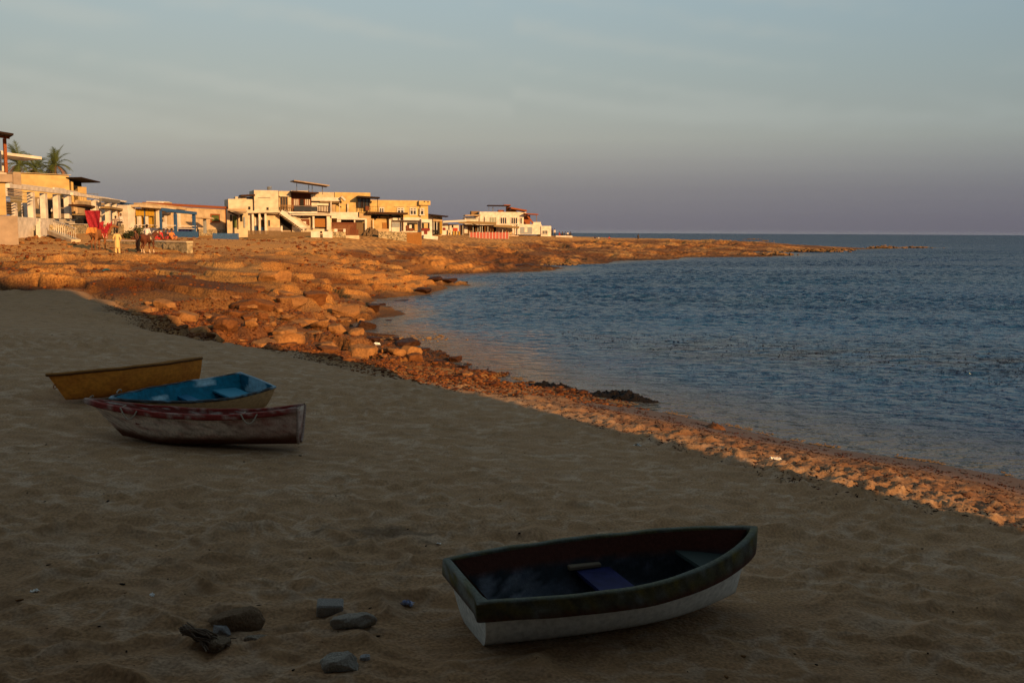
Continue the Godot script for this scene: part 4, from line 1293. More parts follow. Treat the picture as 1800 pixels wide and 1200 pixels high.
func camel(at: Vector3, turn: float) -> void:      # faces local -z; tail at +z
	var t := thing("camel", "brown camel in a tall maroon cloth saddle and red garlands", "camel", at, turn)
	var f := Color(0.20, 0.085, 0.035)
	var d := Color(0.13, 0.052, 0.022)
	var b := [[V(0, 1.32, 0.55), V(0, 1.30, -0.45), 0.33, 0.36, f], [V(0, 1.25, 0.3), V(0, 1.18, -0.35), 0.36, 0.36, f], [V(0, 1.58, 0.05), V(0, 1.82, 0.05), 0.30, 0.13, f],
		[V(0, 1.30, -0.55), V(0.04, 1.12, -0.95), 0.24, 0.17, f], [V(0.04, 1.12, -0.95), V(0.18, 1.35, -1.30), 0.16, 0.12, f], [V(0.18, 1.35, -1.30), V(0.34, 1.78, -1.42), 0.12, 0.10, f],
		[V(0.34, 1.78, -1.42), V(0.46, 1.86, -1.50), 0.12, 0.11, f], [V(0.46, 1.86, -1.50), V(0.74, 1.76, -1.62), 0.10, 0.065, f], [V(0.74, 1.76, -1.62), V(0.80, 1.71, -1.64), 0.06, 0.05, d],
		[V(0.30, 1.93, -1.36), V(0.28, 2.0, -1.34), 0.035, 0.015, d], [V(0.40, 1.93, -1.48), V(0.40, 2.01, -1.50), 0.035, 0.015, d],
		[V(0, 1.38, 0.85), V(0, 0.95, 1.0), 0.04, 0.03, d], [V(0, 0.95, 1.0), V(0, 0.8, 1.0), 0.06, 0.03, Color(0.03, 0.02, 0.015)]]
	for s in [1.0, -1.0]:
		var lz: float = 0.10 * s
		b.append_array([[V(0.17 * s, 1.25, 0.62), V(0.19 * s, 0.92, 0.50 + lz), 0.22, 0.13, f], [V(0.19 * s, 0.92, 0.50 + lz), V(0.19 * s, 0.55, 0.80 + lz), 0.11, 0.065, f], [V(0.19 * s, 0.55, 0.80 + lz), V(0.19 * s, 0.10, 0.72 + lz), 0.06, 0.045, d], [V(0.19 * s, 0.06, 0.74 + lz), V(0.19 * s, 0.045, 0.60 + lz), 0.075, 0.055, d]])
		b.append_array([[V(0.18 * s, 1.20, -0.50), V(0.18 * s, 0.80, -0.55 - lz), 0.17, 0.10, f], [V(0.18 * s, 0.80, -0.55 - lz), V(0.18 * s, 0.50, -0.52 - lz), 0.085, 0.075, f], [V(0.18 * s, 0.50, -0.52 - lz), V(0.18 * s, 0.09, -0.54 - lz), 0.055, 0.042, d], [V(0.18 * s, 0.06, -0.54 - lz), V(0.18 * s, 0.045, -0.68 - lz), 0.075, 0.055, d]])
	put("body", body_mesh(b, 0.036, 0.07), M["skin"], t)
	# saddle cloths
	var nz := noise(FastNoiseLite.TYPE_CELLULAR, 9.0, 1, 301)
	var cloth := func(w0: float, w1: float, y0: float, y1: float, z0: float, z1: float, c0: Color, c1: Color, curve: float) -> ArrayMesh:
		var m := MB.new()
		var n := 18
		for side in [1.0, -1.0]:
			var i0 := m.v.size()
			for j in n + 1:
				for i in n + 1:
					var u := float(i) / n * 2.0 - 1.0
					var v := float(j) / n
					var x := u * lerpf(w0, w1, v)
					var y := lerpf(y0, y1, v) - curve * u * u * (1.0 - v)
					var zz: float = lerpf(z0, z1, v) + 0.03 * sin(u * 7.0 + v * 5.0) + 0.02 * side + 0.10 * u * u
					m.add(Vector3(x, y, zz), c0.lerp(c1, smoothstep(-0.55, -0.3, nz.get_noise_2d(x * 1.4, y * 1.4))))
			for j in n:
				for i in n:
					var q := i0 + j * (n + 1) + i
					if side > 0.0:
						m.quad(q, q + n + 1, q + n + 2, q + 1)
					else:
						m.quad(q, q + 1, q + n + 2, q + n + 1)
		return m.done()
	put("saddle_back_cloth", cloth.call(0.40, 0.62, 1.75, 3.0, 0.42, 0.62, Color(0.23, 0.012, 0.022), Color(0.34, 0.03, 0.05), 0.1), M["skin"], t)
	put("rump_cloth", cloth.call(0.42, 0.36, 1.32, 1.72, 0.96, 0.72, Color(0.48, 0.19, 0.045), Color(0.52, 0.22, 0.06), 0.12), M["skin"], t)
	var g := [[V(0, 1.72, 0.1), V(0, 1.78, -0.35), 0.33, 0.22, Color(0.30, 0.015, 0.02)], [V(0.05, 1.95, -0.35), V(0.1, 2.1, -0.55), 0.2, 0.1, Color(0.34, 0.02, 0.02)]]
	put("saddle", body_mesh(g, 0.04, 0.06), M["skin"], t)
	var ga := MB.new()
	var r := RandomNumberGenerator.new()
	r.seed = 302
	for k in 170:      # tassels and garlands hung from saddle and neck
		var u := r.randf()
		var s := 1.0 if r.randf() < 0.5 else -1.0
		var top := Vector3(0.38 * s + r.randf_range(-0.05, 0.05), r.randf_range(1.15, 1.9), lerpf(0.2, -0.7, u))
		if k % 3 == 0:
			top = Vector3(lerpf(0.05, 0.26, u) + r.randf_range(-0.16, 0.16), lerpf(1.5, 2.15, u) + r.randf_range(-0.1, 0.1), lerpf(-0.8, -1.35, u) + r.randf_range(-0.05, 0.05))
		ga.bar(top, top + Vector3(r.randf_range(-0.05, 0.05), -r.randf_range(0.12, 0.35), r.randf_range(-0.03, 0.03)), 0.02, [Color(0.34, 0.02, 0.02), Color(0.28, 0.015, 0.03), Color(0.5, 0.3, 0.2)][k % 3 if k % 4 == 0 else k % 2], 4, 0.035)
	put("garland", ga.done(), M["skin"], t)

func horse(at: Vector3, turn: float) -> void:      # faces local -z
	var t := thing("horse", "dark chestnut horse with white socks and a black tail", "horse", at, turn)
	var f := Color(0.10, 0.032, 0.016)
	var d := Color(0.05, 0.02, 0.012)
	var w := Color(0.5, 0.38, 0.26)
	var b := [[V(0, 1.12, 0.45), V(0, 1.10, -0.45), 0.28, 0.27, f], [V(0, 1.05, 0.1), V(0, 1.02, -0.4), 0.27, 0.26, f], [V(0, 1.22, 0.55), V(0, 1.15, 0.4), 0.24, 0.26, f],
		[V(0, 1.15, -0.5), V(0.10, 1.42, -0.85), 0.21, 0.14, f], [V(0.10, 1.42, -0.85), V(0.22, 1.55, -1.0), 0.13, 0.10, f],
		[V(0.22, 1.55, -1.0), V(0.42, 1.22, -1.14), 0.105, 0.07, f], [V(0.42, 1.22, -1.14), V(0.48, 1.12, -1.17), 0.062, 0.055, d], [V(0.26, 1.58, -0.95), V(0.42, 1.32, -1.19), 0.05, 0.03, w],
		[V(0.17, 1.64, -0.97), V(0.16, 1.75, -0.98), 0.035, 0.012, f], [V(0.27, 1.64, -1.0), V(0.28, 1.75, -1.02), 0.035, 0.012, f]]
	for s in [1.0, -1.0]:
		var lz: float = 0.07 * s
		b.append_array([[V(0.13 * s, 1.05, 0.52), V(0.14 * s, 0.76, 0.40 + lz), 0.19, 0.11, f], [V(0.14 * s, 0.76, 0.40 + lz), V(0.14 * s, 0.50, 0.64 + lz), 0.09, 0.055, f], [V(0.14 * s, 0.50, 0.64 + lz), V(0.14 * s, 0.30, 0.62 + lz), 0.048, 0.042, f], [V(0.14 * s, 0.28, 0.62 + lz), V(0.14 * s, 0.10, 0.60 + lz), 0.045, 0.04, w], [V(0.14 * s, 0.06, 0.58 + lz), V(0.14 * s, 0.04, 0.53 + lz), 0.06, 0.055, w]])
		b.append_array([[V(0.13 * s, 1.0, -0.48), V(0.13 * s, 0.68, -0.50 - lz), 0.14, 0.08, f], [V(0.13 * s, 0.68, -0.50 - lz), V(0.13 * s, 0.46, -0.48 - lz), 0.065, 0.055, f], [V(0.13 * s, 0.46, -0.48 - lz), V(0.13 * s, 0.28, -0.49 - lz), 0.045, 0.04, f], [V(0.13 * s, 0.26, -0.49 - lz), V(0.13 * s, 0.10, -0.50 - lz), 0.045, 0.04, w], [V(0.13 * s, 0.06, -0.52 - lz), V(0.13 * s, 0.04, -0.57 - lz), 0.06, 0.055, w]])
	put("body", body_mesh(b, 0.03, 0.055), M["skin"], t)
	put("tail", body_mesh([[V(0, 1.25, 0.78), V(-0.04, 1.0, 0.95), 0.05, 0.07, Color(0.012, 0.01, 0.009)], [V(-0.04, 1.0, 0.95), V(-0.06, 0.25, 0.98), 0.085, 0.05, Color(0.012, 0.01, 0.009)]], 0.035, 0.04), M["skin"], t)
	put("mane", body_mesh([[V(-0.05, 1.38, -0.62), V(0.1, 1.66, -0.92), 0.06, 0.05, d]], 0.03, 0.03), M["skin"], t)
	put("saddle_cloth", body_mesh([[V(0.24, 1.28, 0.0), V(0.28, 1.05, -0.05), 0.06, 0.07, Color(0.42, 0.34, 0.24)], [V(-0.24, 1.28, 0.0), V(-0.28, 1.05, -0.05), 0.06, 0.07, Color(0.42, 0.34, 0.24)], [V(-0.24, 1.30, 0.0), V(0.24, 1.30, 0.0), 0.10, 0.10, Color(0.1, 0.05, 0.03)]], 0.035, 0.04), M["skin"], t)

# ---------------------------------------------------------------- plants
func palm(label: String, at: Vector3, tall: float, spread: float, sd: int) -> void:
	var t := thing("palm_tree", label, "palm tree", at, 0.0, "date palms behind the left-hand houses")
	var r := RandomNumberGenerator.new()
	r.seed = sd
	var tr := MB.new()
	var last := Vector3.ZERO
	for k in 13:
		var p := Vector3(0.3 * sin(k * 0.16 + sd), tall * (k + 1) / 13.0, 0)
		tr.bar(last, p, 0.17 + 0.03 * (k % 2), Color.WHITE, 8, 0.15)
		last = p
	put("trunk", tr.done(), M["trunk"], t)
	var crown := Node3D.new()
	crown.name = "crown"
	t.add_child(crown)
	for k in 34:
		var m := MB.new()
		var dry := k >= 27
		var az := r.randf() * TAU
		var up := r.randf_range(-0.25, 0.1) if dry else r.randf_range(0.05, 1.45)
		var len := spread * r.randf_range(0.75, 1.05)
		var dir := Vector3(cos(az) * cos(up), sin(up), sin(az) * cos(up))
		var p := last
		var sidev := dir.cross(Vector3.UP).normalized()
		for i in 22:
			var u := i / 21.0
			dir = (dir + Vector3(0, -0.055 - 0.05 * u, 0) * (1.5 if dry else 1.0)).normalized()
			var q := p + dir * len / 22.0
			m.bar(p, q, 0.028 * (1.1 - u), Color.WHITE, 4)
			if i > 2:
				var ll := 0.62 * sin(PI * clampf(u * 0.9 + 0.1, 0.0, 1.0)) + 0.12
				for s in [1.0, -1.0]:
					for e in 2:
						var tip: Vector3 = q + (sidev * s * 0.75 + dir * 0.75 + Vector3(0, r.randf_range(-0.45, 0.15), 0)) * ll * r.randf_range(0.8, 1.1)
						var b0 := p.lerp(q, 0.5 * e)
						var wv := dir * 0.032
						m.face([b0 - wv, tip, b0 + wv])
			p = q
		put("frond", m.done(false), M["dry_frond" if dry else "frond"], crown)

func bush(label: String, at: Vector3, w: float, h: float, sd: int, group := "") -> void:
	var r := RandomNumberGenerator.new()
	r.seed = sd
	var m := MB.new()
	var t := thing("bush", label, "bush", at, 0.0, group)
	var st := MB.new()
	for k in 7:
		var tip := Vector3(r.randf_range(-0.4, 0.4) * w, h * r.randf_range(0.5, 0.9), r.randf_range(-0.3, 0.3) * w)
		st.bar(Vector3.ZERO, tip, 0.02, Color.WHITE, 4, 0.008)
	for k in int(420 * w):
		var c := Vector3(r.randfn() * 0.26 * w, h * (0.15 + 0.75 * r.randf()), r.randfn() * 0.22 * w)
		c.x *= 1.1 - 0.5 * c.y / h
		var a := Vector3(r.randfn(), r.randfn(), r.randfn()).normalized() * r.randf_range(0.05, 0.10)
		var b := a.cross(Vector3(r.randfn(), r.randfn(), r.randfn())).normalized() * 0.045
		m.face([c - a, c + b, c + a, c - b])
	put("stem", st.done(), M["trunk"], t)
	put("foliage", m.done(false), M["bush"], t)

# ---------------------------------------------------------------- building helpers
func slats(called: String, parent: Node3D, m: Material, x0: float, x1: float, y0: float, y1: float, z0: float, z1: float, n: int, gap := 0.3, upright := true) -> void:
	for i in n:
		var a := (i + gap * 0.5) / n
		var b := (i + 1.0 - gap * 0.5) / n
		if upright:
			bx(called, parent, m, lerpf(x0, x1, a), lerpf(x0, x1, b), y0, y1, z0, z1, 0.005)
		else:
			bx(called, parent, m, x0, x1, lerpf(y0, y1, a), lerpf(y0, y1, b), z0, z1, 0.005)

func window(parent: Node3D, x0: float, x1: float, y0: float, y1: float, z: float, cols: int, rows: int, frame: Material, pane: Material, bar := 0.06) -> Node3D:
	var o := Node3D.new()
	o.name = "window"
	parent.add_child(o, true)
	bx("frame", o, frame, x0, x1, y1 - bar, y1, z - 0.02, z + 0.09, 0.01)
	bx("sill", o, frame, x0 - 0.05, x1 + 0.05, y0, y0 + bar, z - 0.02, z + 0.13, 0.01)
	for i in cols + 1:
		var x := lerpf(x0, x1 - bar, float(i) / cols)
		bx("frame", o, frame, x, x + bar, y0 + bar, y1 - bar, z - 0.02, z + 0.08, 0.01)
	for j in range(1, rows):
		var y := lerpf(y0, y1, 0.62 if rows == 2 else float(j) / rows)
		for i in cols:
			bx("frame", o, frame, lerpf(x0, x1 - bar, float(i) / cols) + bar, lerpf(x0, x1 - bar, (i + 1.0) / cols), y, y + bar, z - 0.02, z + 0.07, 0.01)
	for i in cols:
		bx("pane", o, pane, lerpf(x0, x1 - bar, float(i) / cols) + bar, lerpf(x0, x1 - bar, (i + 1.0) / cols), y0 + bar, y1 - bar, z - 0.03, z + 0.015, 0.002)
	return o

func beam(called: String, parent: Node3D, m: Material, a: Vector3, b: Vector3, wide: float, high: float) -> MeshInstance3D:
	var d := b - a
	var o := put(called, box_mesh(d.length(), high, wide, 0.02), m, parent)
	var xx := d.normalized()
	var zz := xx.cross(Vector3.UP).normalized()
	o.transform = Transform3D(Basis(xx, zz.cross(xx), zz), (a + b) / 2.0)
	return o


func houses_left() -> void:
	var t: Node3D
	t = thing("terrace_house", "grey and ochre house end with brown-roofed upper terrace at the photo's left edge", "house", Vector3(-39.38, 2.95, -78), 0.6421)
	bx("base_wall", t, M["grey_plaster"], -2.78, 0.77, -0.6, 2.25, -4, 0)
	bx("wall", t, M["ochre"], -2.64, 0.03, 2.29, 4.74, -2.65, -0.15)
	bx("beam", t, M["grey_plaster"], -2.64, 0.54, 4.84, 5.46, -2.9, 0.1)
	bx("parapet", t, M["grey_plaster"], -2.56, 0.1, 5.59, 5.7, -0.7, -0.4)
	bx("post", t, M["rust"], 0.05, 0.27, 5.58, 8.18, -0.45, -0.1)
	bx("post", t, M["rust"], -1.91, -1.76, 5.5, 8.06, -0.45, -0.1)
	beam("roof", t, M["dark_brown"], Vector3(-2.89, 8.69, 0.3), Vector3(0.47, 8.27, 0.5), 3.2, 0.14)
	beam("roof_beam", t, M["rust"], Vector3(-2.5, 8.39, 0.1), Vector3(0.45, 8.14, 0.1), 0.2, 0.2)
	bx("upper_wall", t, M["white"], -2.1, 0.36, 5.85, 7.42, -3.3, -3)
	t = thing("white_house", "white house with thin flat overhanging roof slab under the left palms", "house", Vector3(-46.99, 4.32, -95), 0.8957)
	bx("wall", t, M["white"], -2.88, -0.3, 2.95, 6.1, -5, -1)
	beam("roof_slab", t, M["far_white"], Vector3(-2.91, 6.66, 0.3), Vector3(1.62, 6.39, 0.3), 3.5, 0.25)
	bx("upper_wall", t, M["far_white"], -2.74, -0.39, 6.84, 7.21, -4.2, -1.2)
	bx("wall", t, M["grey_plaster"], 0.29, 1.04, 2.99, 5.22, -4, -1)
	t = thing("ochre_house", "ochre house with high blank wall and slanting end behind the white pergola", "house", Vector3(-51.58, 3.75, -112), 0.8679)
	bx("wall", t, M["yellow"], -3.09, 2.23, 1.29, 6.45, -3, 0)
	bx("coping", t, M["sun_cream"], -3.89, 2.43, 6.54, 6.59, -2.94, 0.06)
	bx("wall", t, M["yellow"], 2.58, 2.84, 1.3, 5.91, -3.3, -0.3)
	bx("end_wall", t, M["ochre"], 3.59, 4.62, 1.19, 5.32, -3.8, -0.8)
	beam("roof", t, M["dark_brown"], Vector3(2.09, 6.17, 0.6), Vector3(4.92, 5.79, -0.6), 3, 0.12)
	bx("dark_opening", t, M["dark"], 3, 4.1, 5.15, 5.88, -1.1, -0.9)
	beam("railing", t, M["metal"], Vector3(3.14, 4.51, 0.3), Vector3(5.43, 4.48, 0.3), 0.05, 0.05)
	bx("railing", t, M["metal"], 3.14, 3.16, 3.74, 4.51, 0.25, 0.3)
	bx("railing", t, M["metal"], 3.68, 3.7, 3.75, 4.52, 0.25, 0.3)
	bx("railing", t, M["metal"], 4.28, 4.3, 3.77, 4.54, 0.25, 0.3)
	bx("railing", t, M["metal"], 4.89, 4.91, 3.79, 4.56, 0.25, 0.3)
	bx("railing", t, M["metal"], 5.36, 5.38, 3.8, 4.58, 0.25, 0.3)
	bx("ledge", t, M["ochre"], 2.9, 5.29, 3.34, 3.8, -2.3, 0.2)
	bx("side_wall", t, M["tan"], 2.59, 3.68, 1.18, 3.54, -2, 0)
	t = thing("pergola_house", "white porch with square columns, striped awning and steps beside the grey house end", "house", Vector3(-44.45, 3.58, -94.18), 1.6839)
	beam("pergola_beam", t, M["far_white"], Vector3(-7.95, 4.11, 0.15), Vector3(11.21, 4.11, 0.15), 0.4, 0.34)
	beam("pergola_beam", t, M["far_white"], Vector3(1.18, 4.68, -3.2), Vector3(22.26, 4.67, -3.2), 0.3, 0.3)
	bx("column", t, M["far_white"], -1.92, -1.3, 1.58, 4, -0.4, 0.1)
	bx("column", t, M["far_white"], 1.35, 2.04, 1.62, 4.03, -0.4, 0.1)
	bx("column", t, M["far_white"], 4.94, 5.71, 1.67, 4.05, -0.4, 0.1)
	bx("column", t, M["far_white"], 8.19, 9.04, 1.71, 4.07, -0.4, 0.1)
	bx("column", t, M["white"], 0.23, 0.93, 1.7, 3.07, -1.7, -1.2)
	bx("column", t, M["white"], -2.72, -2.07, 1.66, 2.99, -1.7, -1.2)
	bx("terrace_wall", t, M["far_white"], -6.36, -1.77, -0.6, 1.66, -2.2, 0.3)
	bx("terrace_wall", t, M["white"], -1.07, -0.29, -0.6, 1.63, -2.4, 0.1)
	bx("floor_slab", t, M["white"], 0.39, 12.2, -0.6, 1.65, -4.4, -0.4)
	bx("step", t, M["far_white"], -0.48, 1.86, -0.6, 1.59, -0.2, 0.2)
	bx("step", t, M["far_white"], -1.54, 0.81, -0.6, 1.32, 0.15, 0.55)
	bx("step", t, M["far_white"], -2.61, -0.25, -0.6, 1.05, 0.5, 0.9)
	bx("step", t, M["far_white"], -3.67, -1.3, -0.6, 0.79, 0.85, 1.25)
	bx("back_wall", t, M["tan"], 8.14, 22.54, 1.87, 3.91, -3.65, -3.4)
	bx("doorway", t, M["dark"], 12.46, 14.85, 1.77, 3.76, -3.42, -3.3)
	bx("doorway", t, M["dark"], 16.24, 18.24, 1.94, 4.01, -3.42, -3.3)
	bx("door_curtain", t, M["reed"], 12.95, 14.23, 1.76, 2.82, -3.2, -3.1)
	bx("door_curtain", t, M["grey_plaster"], 15.68, 17.4, 1.86, 3.01, -3.2, -3.1)
	bx("parapet", t, M["white"], 3.1, 9.44, 4.43, 4.88, -2.8, -2.6)
	bx("parapet", t, M["far_white"], 12.42, 15.98, 4.5, 5.02, -2.8, -2.6)
	beam("awning_stripe", t, M["awning_white"], Vector3(-7.55, 4.02, 0), Vector3(-4.17, 3.89, 0), 0.22, 0.03)
	beam("awning_stripe", t, M["awning_blue"], Vector3(-8.06, 3.85, 0.18), Vector3(-4.69, 3.74, 0.18), 0.22, 0.03)
	beam("awning_stripe", t, M["awning_white"], Vector3(-8.57, 3.69, 0.36), Vector3(-5.21, 3.59, 0.36), 0.22, 0.03)
	beam("awning_stripe", t, M["awning_blue"], Vector3(-9.08, 3.52, 0.54), Vector3(-5.74, 3.45, 0.54), 0.22, 0.03)
	beam("awning_stripe", t, M["awning_white"], Vector3(-9.59, 3.36, 0.72), Vector3(-6.26, 3.3, 0.72), 0.22, 0.03)
	beam("awning_stripe", t, M["awning_blue"], Vector3(-10.09, 3.19, 0.9), Vector3(-6.78, 3.16, 0.9), 0.22, 0.03)
	beam("awning_stripe", t, M["awning_white"], Vector3(-10.6, 3.03, 1.08), Vector3(-7.31, 3.02, 1.08), 0.22, 0.03)
	beam("awning_stripe", t, M["awning_blue"], Vector3(-3.47, 3.89, -0.2), Vector3(-1.07, 3.88, -0.2), 0.2, 0.03)
	beam("awning_stripe", t, M["awning_white"], Vector3(-3.91, 3.7, -0.05), Vector3(-1.53, 3.7, -0.05), 0.2, 0.03)
	beam("awning_stripe", t, M["awning_blue"], Vector3(-4.36, 3.52, 0.1), Vector3(-1.98, 3.52, 0.1), 0.2, 0.03)
	beam("awning_stripe", t, M["awning_white"], Vector3(-4.8, 3.33, 0.25), Vector3(-2.44, 3.34, 0.25), 0.2, 0.03)
	beam("awning_stripe", t, M["awning_blue"], Vector3(-5.25, 3.15, 0.4), Vector3(-2.89, 3.16, 0.4), 0.2, 0.03)
	bx("shutter", t, M["reed"], -3.63, -2.17, 1.92, 3.06, -1.6, -1.5)
	bx("shutter", t, M["reed"], 0.18, 2.4, 1.78, 2.75, -1.6, -1.5)
	bx("dark_recess", t, M["dark"], 0.5, 2.78, 2.49, 3.08, -1.7, -1.6)
	beam("bare_branch", t, M["far_white"], Vector3(5.13, 2.33, -0.6), Vector3(6.04, 2.96, -0.6), 0.14, 0.14)
	beam("bare_branch", t, M["far_white"], Vector3(6.04, 2.96, -0.6), Vector3(5.61, 3.46, -0.6), 0.14, 0.14)
	beam("bare_branch", t, M["far_white"], Vector3(5.61, 3.46, -0.6), Vector3(6.83, 3.95, -0.6), 0.14, 0.14)
	beam("bare_branch", t, M["far_white"], Vector3(1.5, 3.38, -0.6), Vector3(3.04, 2.23, -0.6), 0.14, 0.14)
	beam("bare_branch", t, M["far_white"], Vector3(2.26, 2.16, -0.6), Vector3(1.49, 3.33, -0.6), 0.14, 0.14)
	t = thing("stair_rail", "white balustrade stepping down to the rocks in front of the porch", "railing", Vector3(-39.45, 2.93, -88.05), -0.7994)
	beam("handrail", t, M["far_white"], Vector3(-2.64, 2.05, 0), Vector3(2.59, 1.3, 0), 0.08, 0.08)
	bx("baluster", t, M["far_white"], -2.5, -2.49, 0.87, 2.03, -0.06, 0)
	bx("baluster", t, M["far_white"], -1.99, -1.98, 0.79, 1.96, -0.06, 0)
	bx("baluster", t, M["far_white"], -1.48, -1.47, 0.71, 1.89, -0.06, 0)
	bx("baluster", t, M["far_white"], -0.97, -0.96, 0.63, 1.82, -0.06, 0)
	bx("baluster", t, M["far_white"], -0.47, -0.46, 0.56, 1.74, -0.06, 0)
	bx("baluster", t, M["far_white"], 0.03, 0.04, 0.48, 1.67, -0.06, 0)
	bx("baluster", t, M["far_white"], 0.53, 0.53, 0.41, 1.6, -0.06, 0)
	bx("baluster", t, M["far_white"], 1.02, 1.02, 0.33, 1.53, -0.06, 0)
	bx("baluster", t, M["far_white"], 1.51, 1.51, 0.26, 1.46, -0.06, 0)
	bx("baluster", t, M["far_white"], 1.99, 1.99, 0.18, 1.39, -0.06, 0)
	bx("baluster", t, M["far_white"], 2.47, 2.47, 0.11, 1.33, -0.06, 0)
	beam("ramp", t, M["sun_cream"], Vector3(-3.07, 0.83, 0), Vector3(2.58, 0.03, 0), 0.8, 0.35)
	t = thing("terrace_bar", "white columned terrace with slatted pergola above a stone retaining wall", "house", Vector3(-43.38, 3.19, -106.7), 1.6510)
	bx("retaining_wall", t, M["stonework"], -10.31, 0.48, -0.6, 1.43, -2.5, 0.5)
	bx("retaining_wall", t, M["stonework"], -1.74, 3.73, -0.6, 1.56, -2.8, 1.2)
	bx("wall_cap", t, M["far_white"], -10.53, 1.02, 1.49, 1.54, -0.12, 0.58)
	beam("pergola_beam", t, M["far_white"], Vector3(-10.04, 4.26, 0.1), Vector3(0.97, 4.09, 0.1), 0.3, 0.28)
	bx("column", t, M["far_white"], -3.21, -2.47, 1.49, 4.04, -0.35, 0.1)
	bx("column", t, M["far_white"], -1.98, -1.47, 1.5, 4.03, -0.35, 0.1)
	bx("column", t, M["far_white"], -1.51, -0.97, 1.5, 3.91, 0.45, 0.9)
	bx("column", t, M["far_white"], 0.85, 1.24, 1.52, 3.88, 0.45, 0.9)
	beam("pergola_beam", t, M["metal"], Vector3(-4.14, 3.85, 0.9), Vector3(1.82, 3.81, 0.9), 0.3, 0.35)
	beam("pergola_slat", t, M["far_white"], Vector3(-1.34, 4.14, 1), Vector3(10.18, 4.12, -2.4), 0.1, 0.1)
	beam("pergola_slat", t, M["far_white"], Vector3(-0.74, 4.12, 1), Vector3(10.85, 4.11, -2.4), 0.1, 0.1)
	beam("pergola_slat", t, M["far_white"], Vector3(-0.14, 4.11, 1), Vector3(11.52, 4.1, -2.4), 0.1, 0.1)
	beam("pergola_slat", t, M["far_white"], Vector3(0.47, 4.09, 1), Vector3(12.2, 4.09, -2.4), 0.1, 0.1)
	beam("pergola_slat", t, M["far_white"], Vector3(1.09, 4.07, 1), Vector3(12.89, 4.08, -2.4), 0.1, 0.1)
	beam("pergola_slat", t, M["far_white"], Vector3(1.71, 4.06, 1), Vector3(13.59, 4.07, -2.4), 0.1, 0.1)
	beam("pergola_slat", t, M["far_white"], Vector3(2.35, 4.04, 1), Vector3(14.29, 4.06, -2.4), 0.1, 0.1)
	beam("pergola_slat", t, M["far_white"], Vector3(2.99, 4.02, 1), Vector3(15, 4.05, -2.4), 0.1, 0.1)
	beam("pergola_slat", t, M["far_white"], Vector3(3.63, 4, 1), Vector3(15.72, 4.04, -2.4), 0.1, 0.1)
	beam("pergola_edge", t, M["far_white"], Vector3(9.4, 4.49, -2.4), Vector3(15.85, 4.36, -2.4), 0.1, 0.12)
	bx("wall", t, M["white"], 3.9, 10.35, 0.72, 3.65, -2.8, 0.2)
	beam("roof_edge", t, M["blue_paint"], Vector3(3.75, 3.77, 0.25), Vector3(11.43, 3.58, 0.25), 0.2, 0.3)
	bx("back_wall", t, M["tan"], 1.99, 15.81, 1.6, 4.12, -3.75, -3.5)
	bx("doorway", t, M["dark"], 4.27, 7.13, 2.31, 3.32, -3.5, -3.4)
	bx("doorway", t, M["dark"], 10.03, 11.92, 2.24, 3.52, -3.5, -3.4)
	bx("doorway", t, M["red_brown"], 13.15, 14.68, 2.21, 3.8, -3.5, -3.4)
	bx("doorway", t, M["dark"], 2.05, 4.12, 1.58, 2.17, -3.4, -3.3)
	beam("thatch_edge", t, M["thatch"], Vector3(-2.79, 3.19, 0.9), Vector3(7.37, 2.91, 0.5), 0.9, 0.22)
	bx("bar_post", t, M["orange_wood"], 4.11, 4.27, 1.73, 2.85, 0.78, 0.9)
	bx("bar_post", t, M["orange_wood"], 1.81, 1.88, 1.71, 2.99, 0.78, 0.9)
	bx("bar_curtain", t, M["awning_white"], 3.08, 3.28, 1.78, 2.83, 0.55, 0.6)
	bx("bar_curtain", t, M["awning_white"], 3.61, 3.8, 1.79, 2.84, 0.55, 0.6)
	bx("bar_curtain", t, M["awning_white"], 4.14, 4.33, 1.79, 2.85, 0.55, 0.6)
	bx("bar_curtain", t, M["awning_white"], 4.67, 4.87, 1.8, 2.86, 0.55, 0.6)
	beam("wooden_canopy", t, M["brown"], Vector3(-6.72, 3.31, -0.6), Vector3(0.65, 3.14, -0.9), 1.6, 0.18)
	beam("wooden_canopy", t, M["thatch"], Vector3(-7.1, 2.41, -0.4), Vector3(-1.35, 2.32, -0.4), 1.2, 0.12)
	bx("chair_back", t, M["dark"], -6.3, -5.71, 1.52, 2.08, -0.6, -0.3)
	bx("chair_back", t, M["dark"], -7.44, -6.85, 1.51, 1.95, -0.6, -0.3)
	t = thing("low_stone_wall", "low buff stone wall with white cap, behind the camel and horse", "wall", Vector3(-30.98, 2.64, -83.81), -0.6557)
	bx("stonework", t, M["stonework"], -6.96, 2.96, -0.6, 0.51, -0.5, 0)
	bx("wall_cap", t, M["far_white"], -6.87, 3.37, 0.58, 0.63, -0.57, 0.05)
	bx("stonework", t, M["stonework"], 3.12, 6.39, -0.6, 0.51, -0.4, 0.15)
	bx("wall_cap", t, M["sun_cream"], 3.6, 6.4, 0.52, 0.63, -0.45, 0.2)
	t = thing("shutter_house", "white house with mustard-yellow shutters between white piers", "house", Vector3(-40.86, 3.48, -112.62), 1.3187)
	bx("wall", t, M["far_white"], -3.76, -2.54, 0.19, 3.38, -4, 0)
	bx("low_wall", t, M["far_white"], -3.27, 2.46, -0.6, 0.94, 0, 0.4)
	bx("back_wall", t, M["shutter_yellow"], -1.71, 2.69, 0.9, 2.26, -0.7, -0.5)
	bx("shutter", t, M["shutter_yellow"], -2.45, -1.99, 2.25, 3.05, -0.03, 0.05)
	bx("shutter", t, M["shutter_yellow"], -1.92, -1.46, 2.26, 3.05, -0.03, 0.05)
	bx("shutter", t, M["shutter_yellow"], -1.38, -0.91, 2.27, 3.05, -0.03, 0.05)
	bx("shutter", t, M["shutter_yellow"], -0.64, -0.18, 2.26, 3.03, -0.03, 0.05)
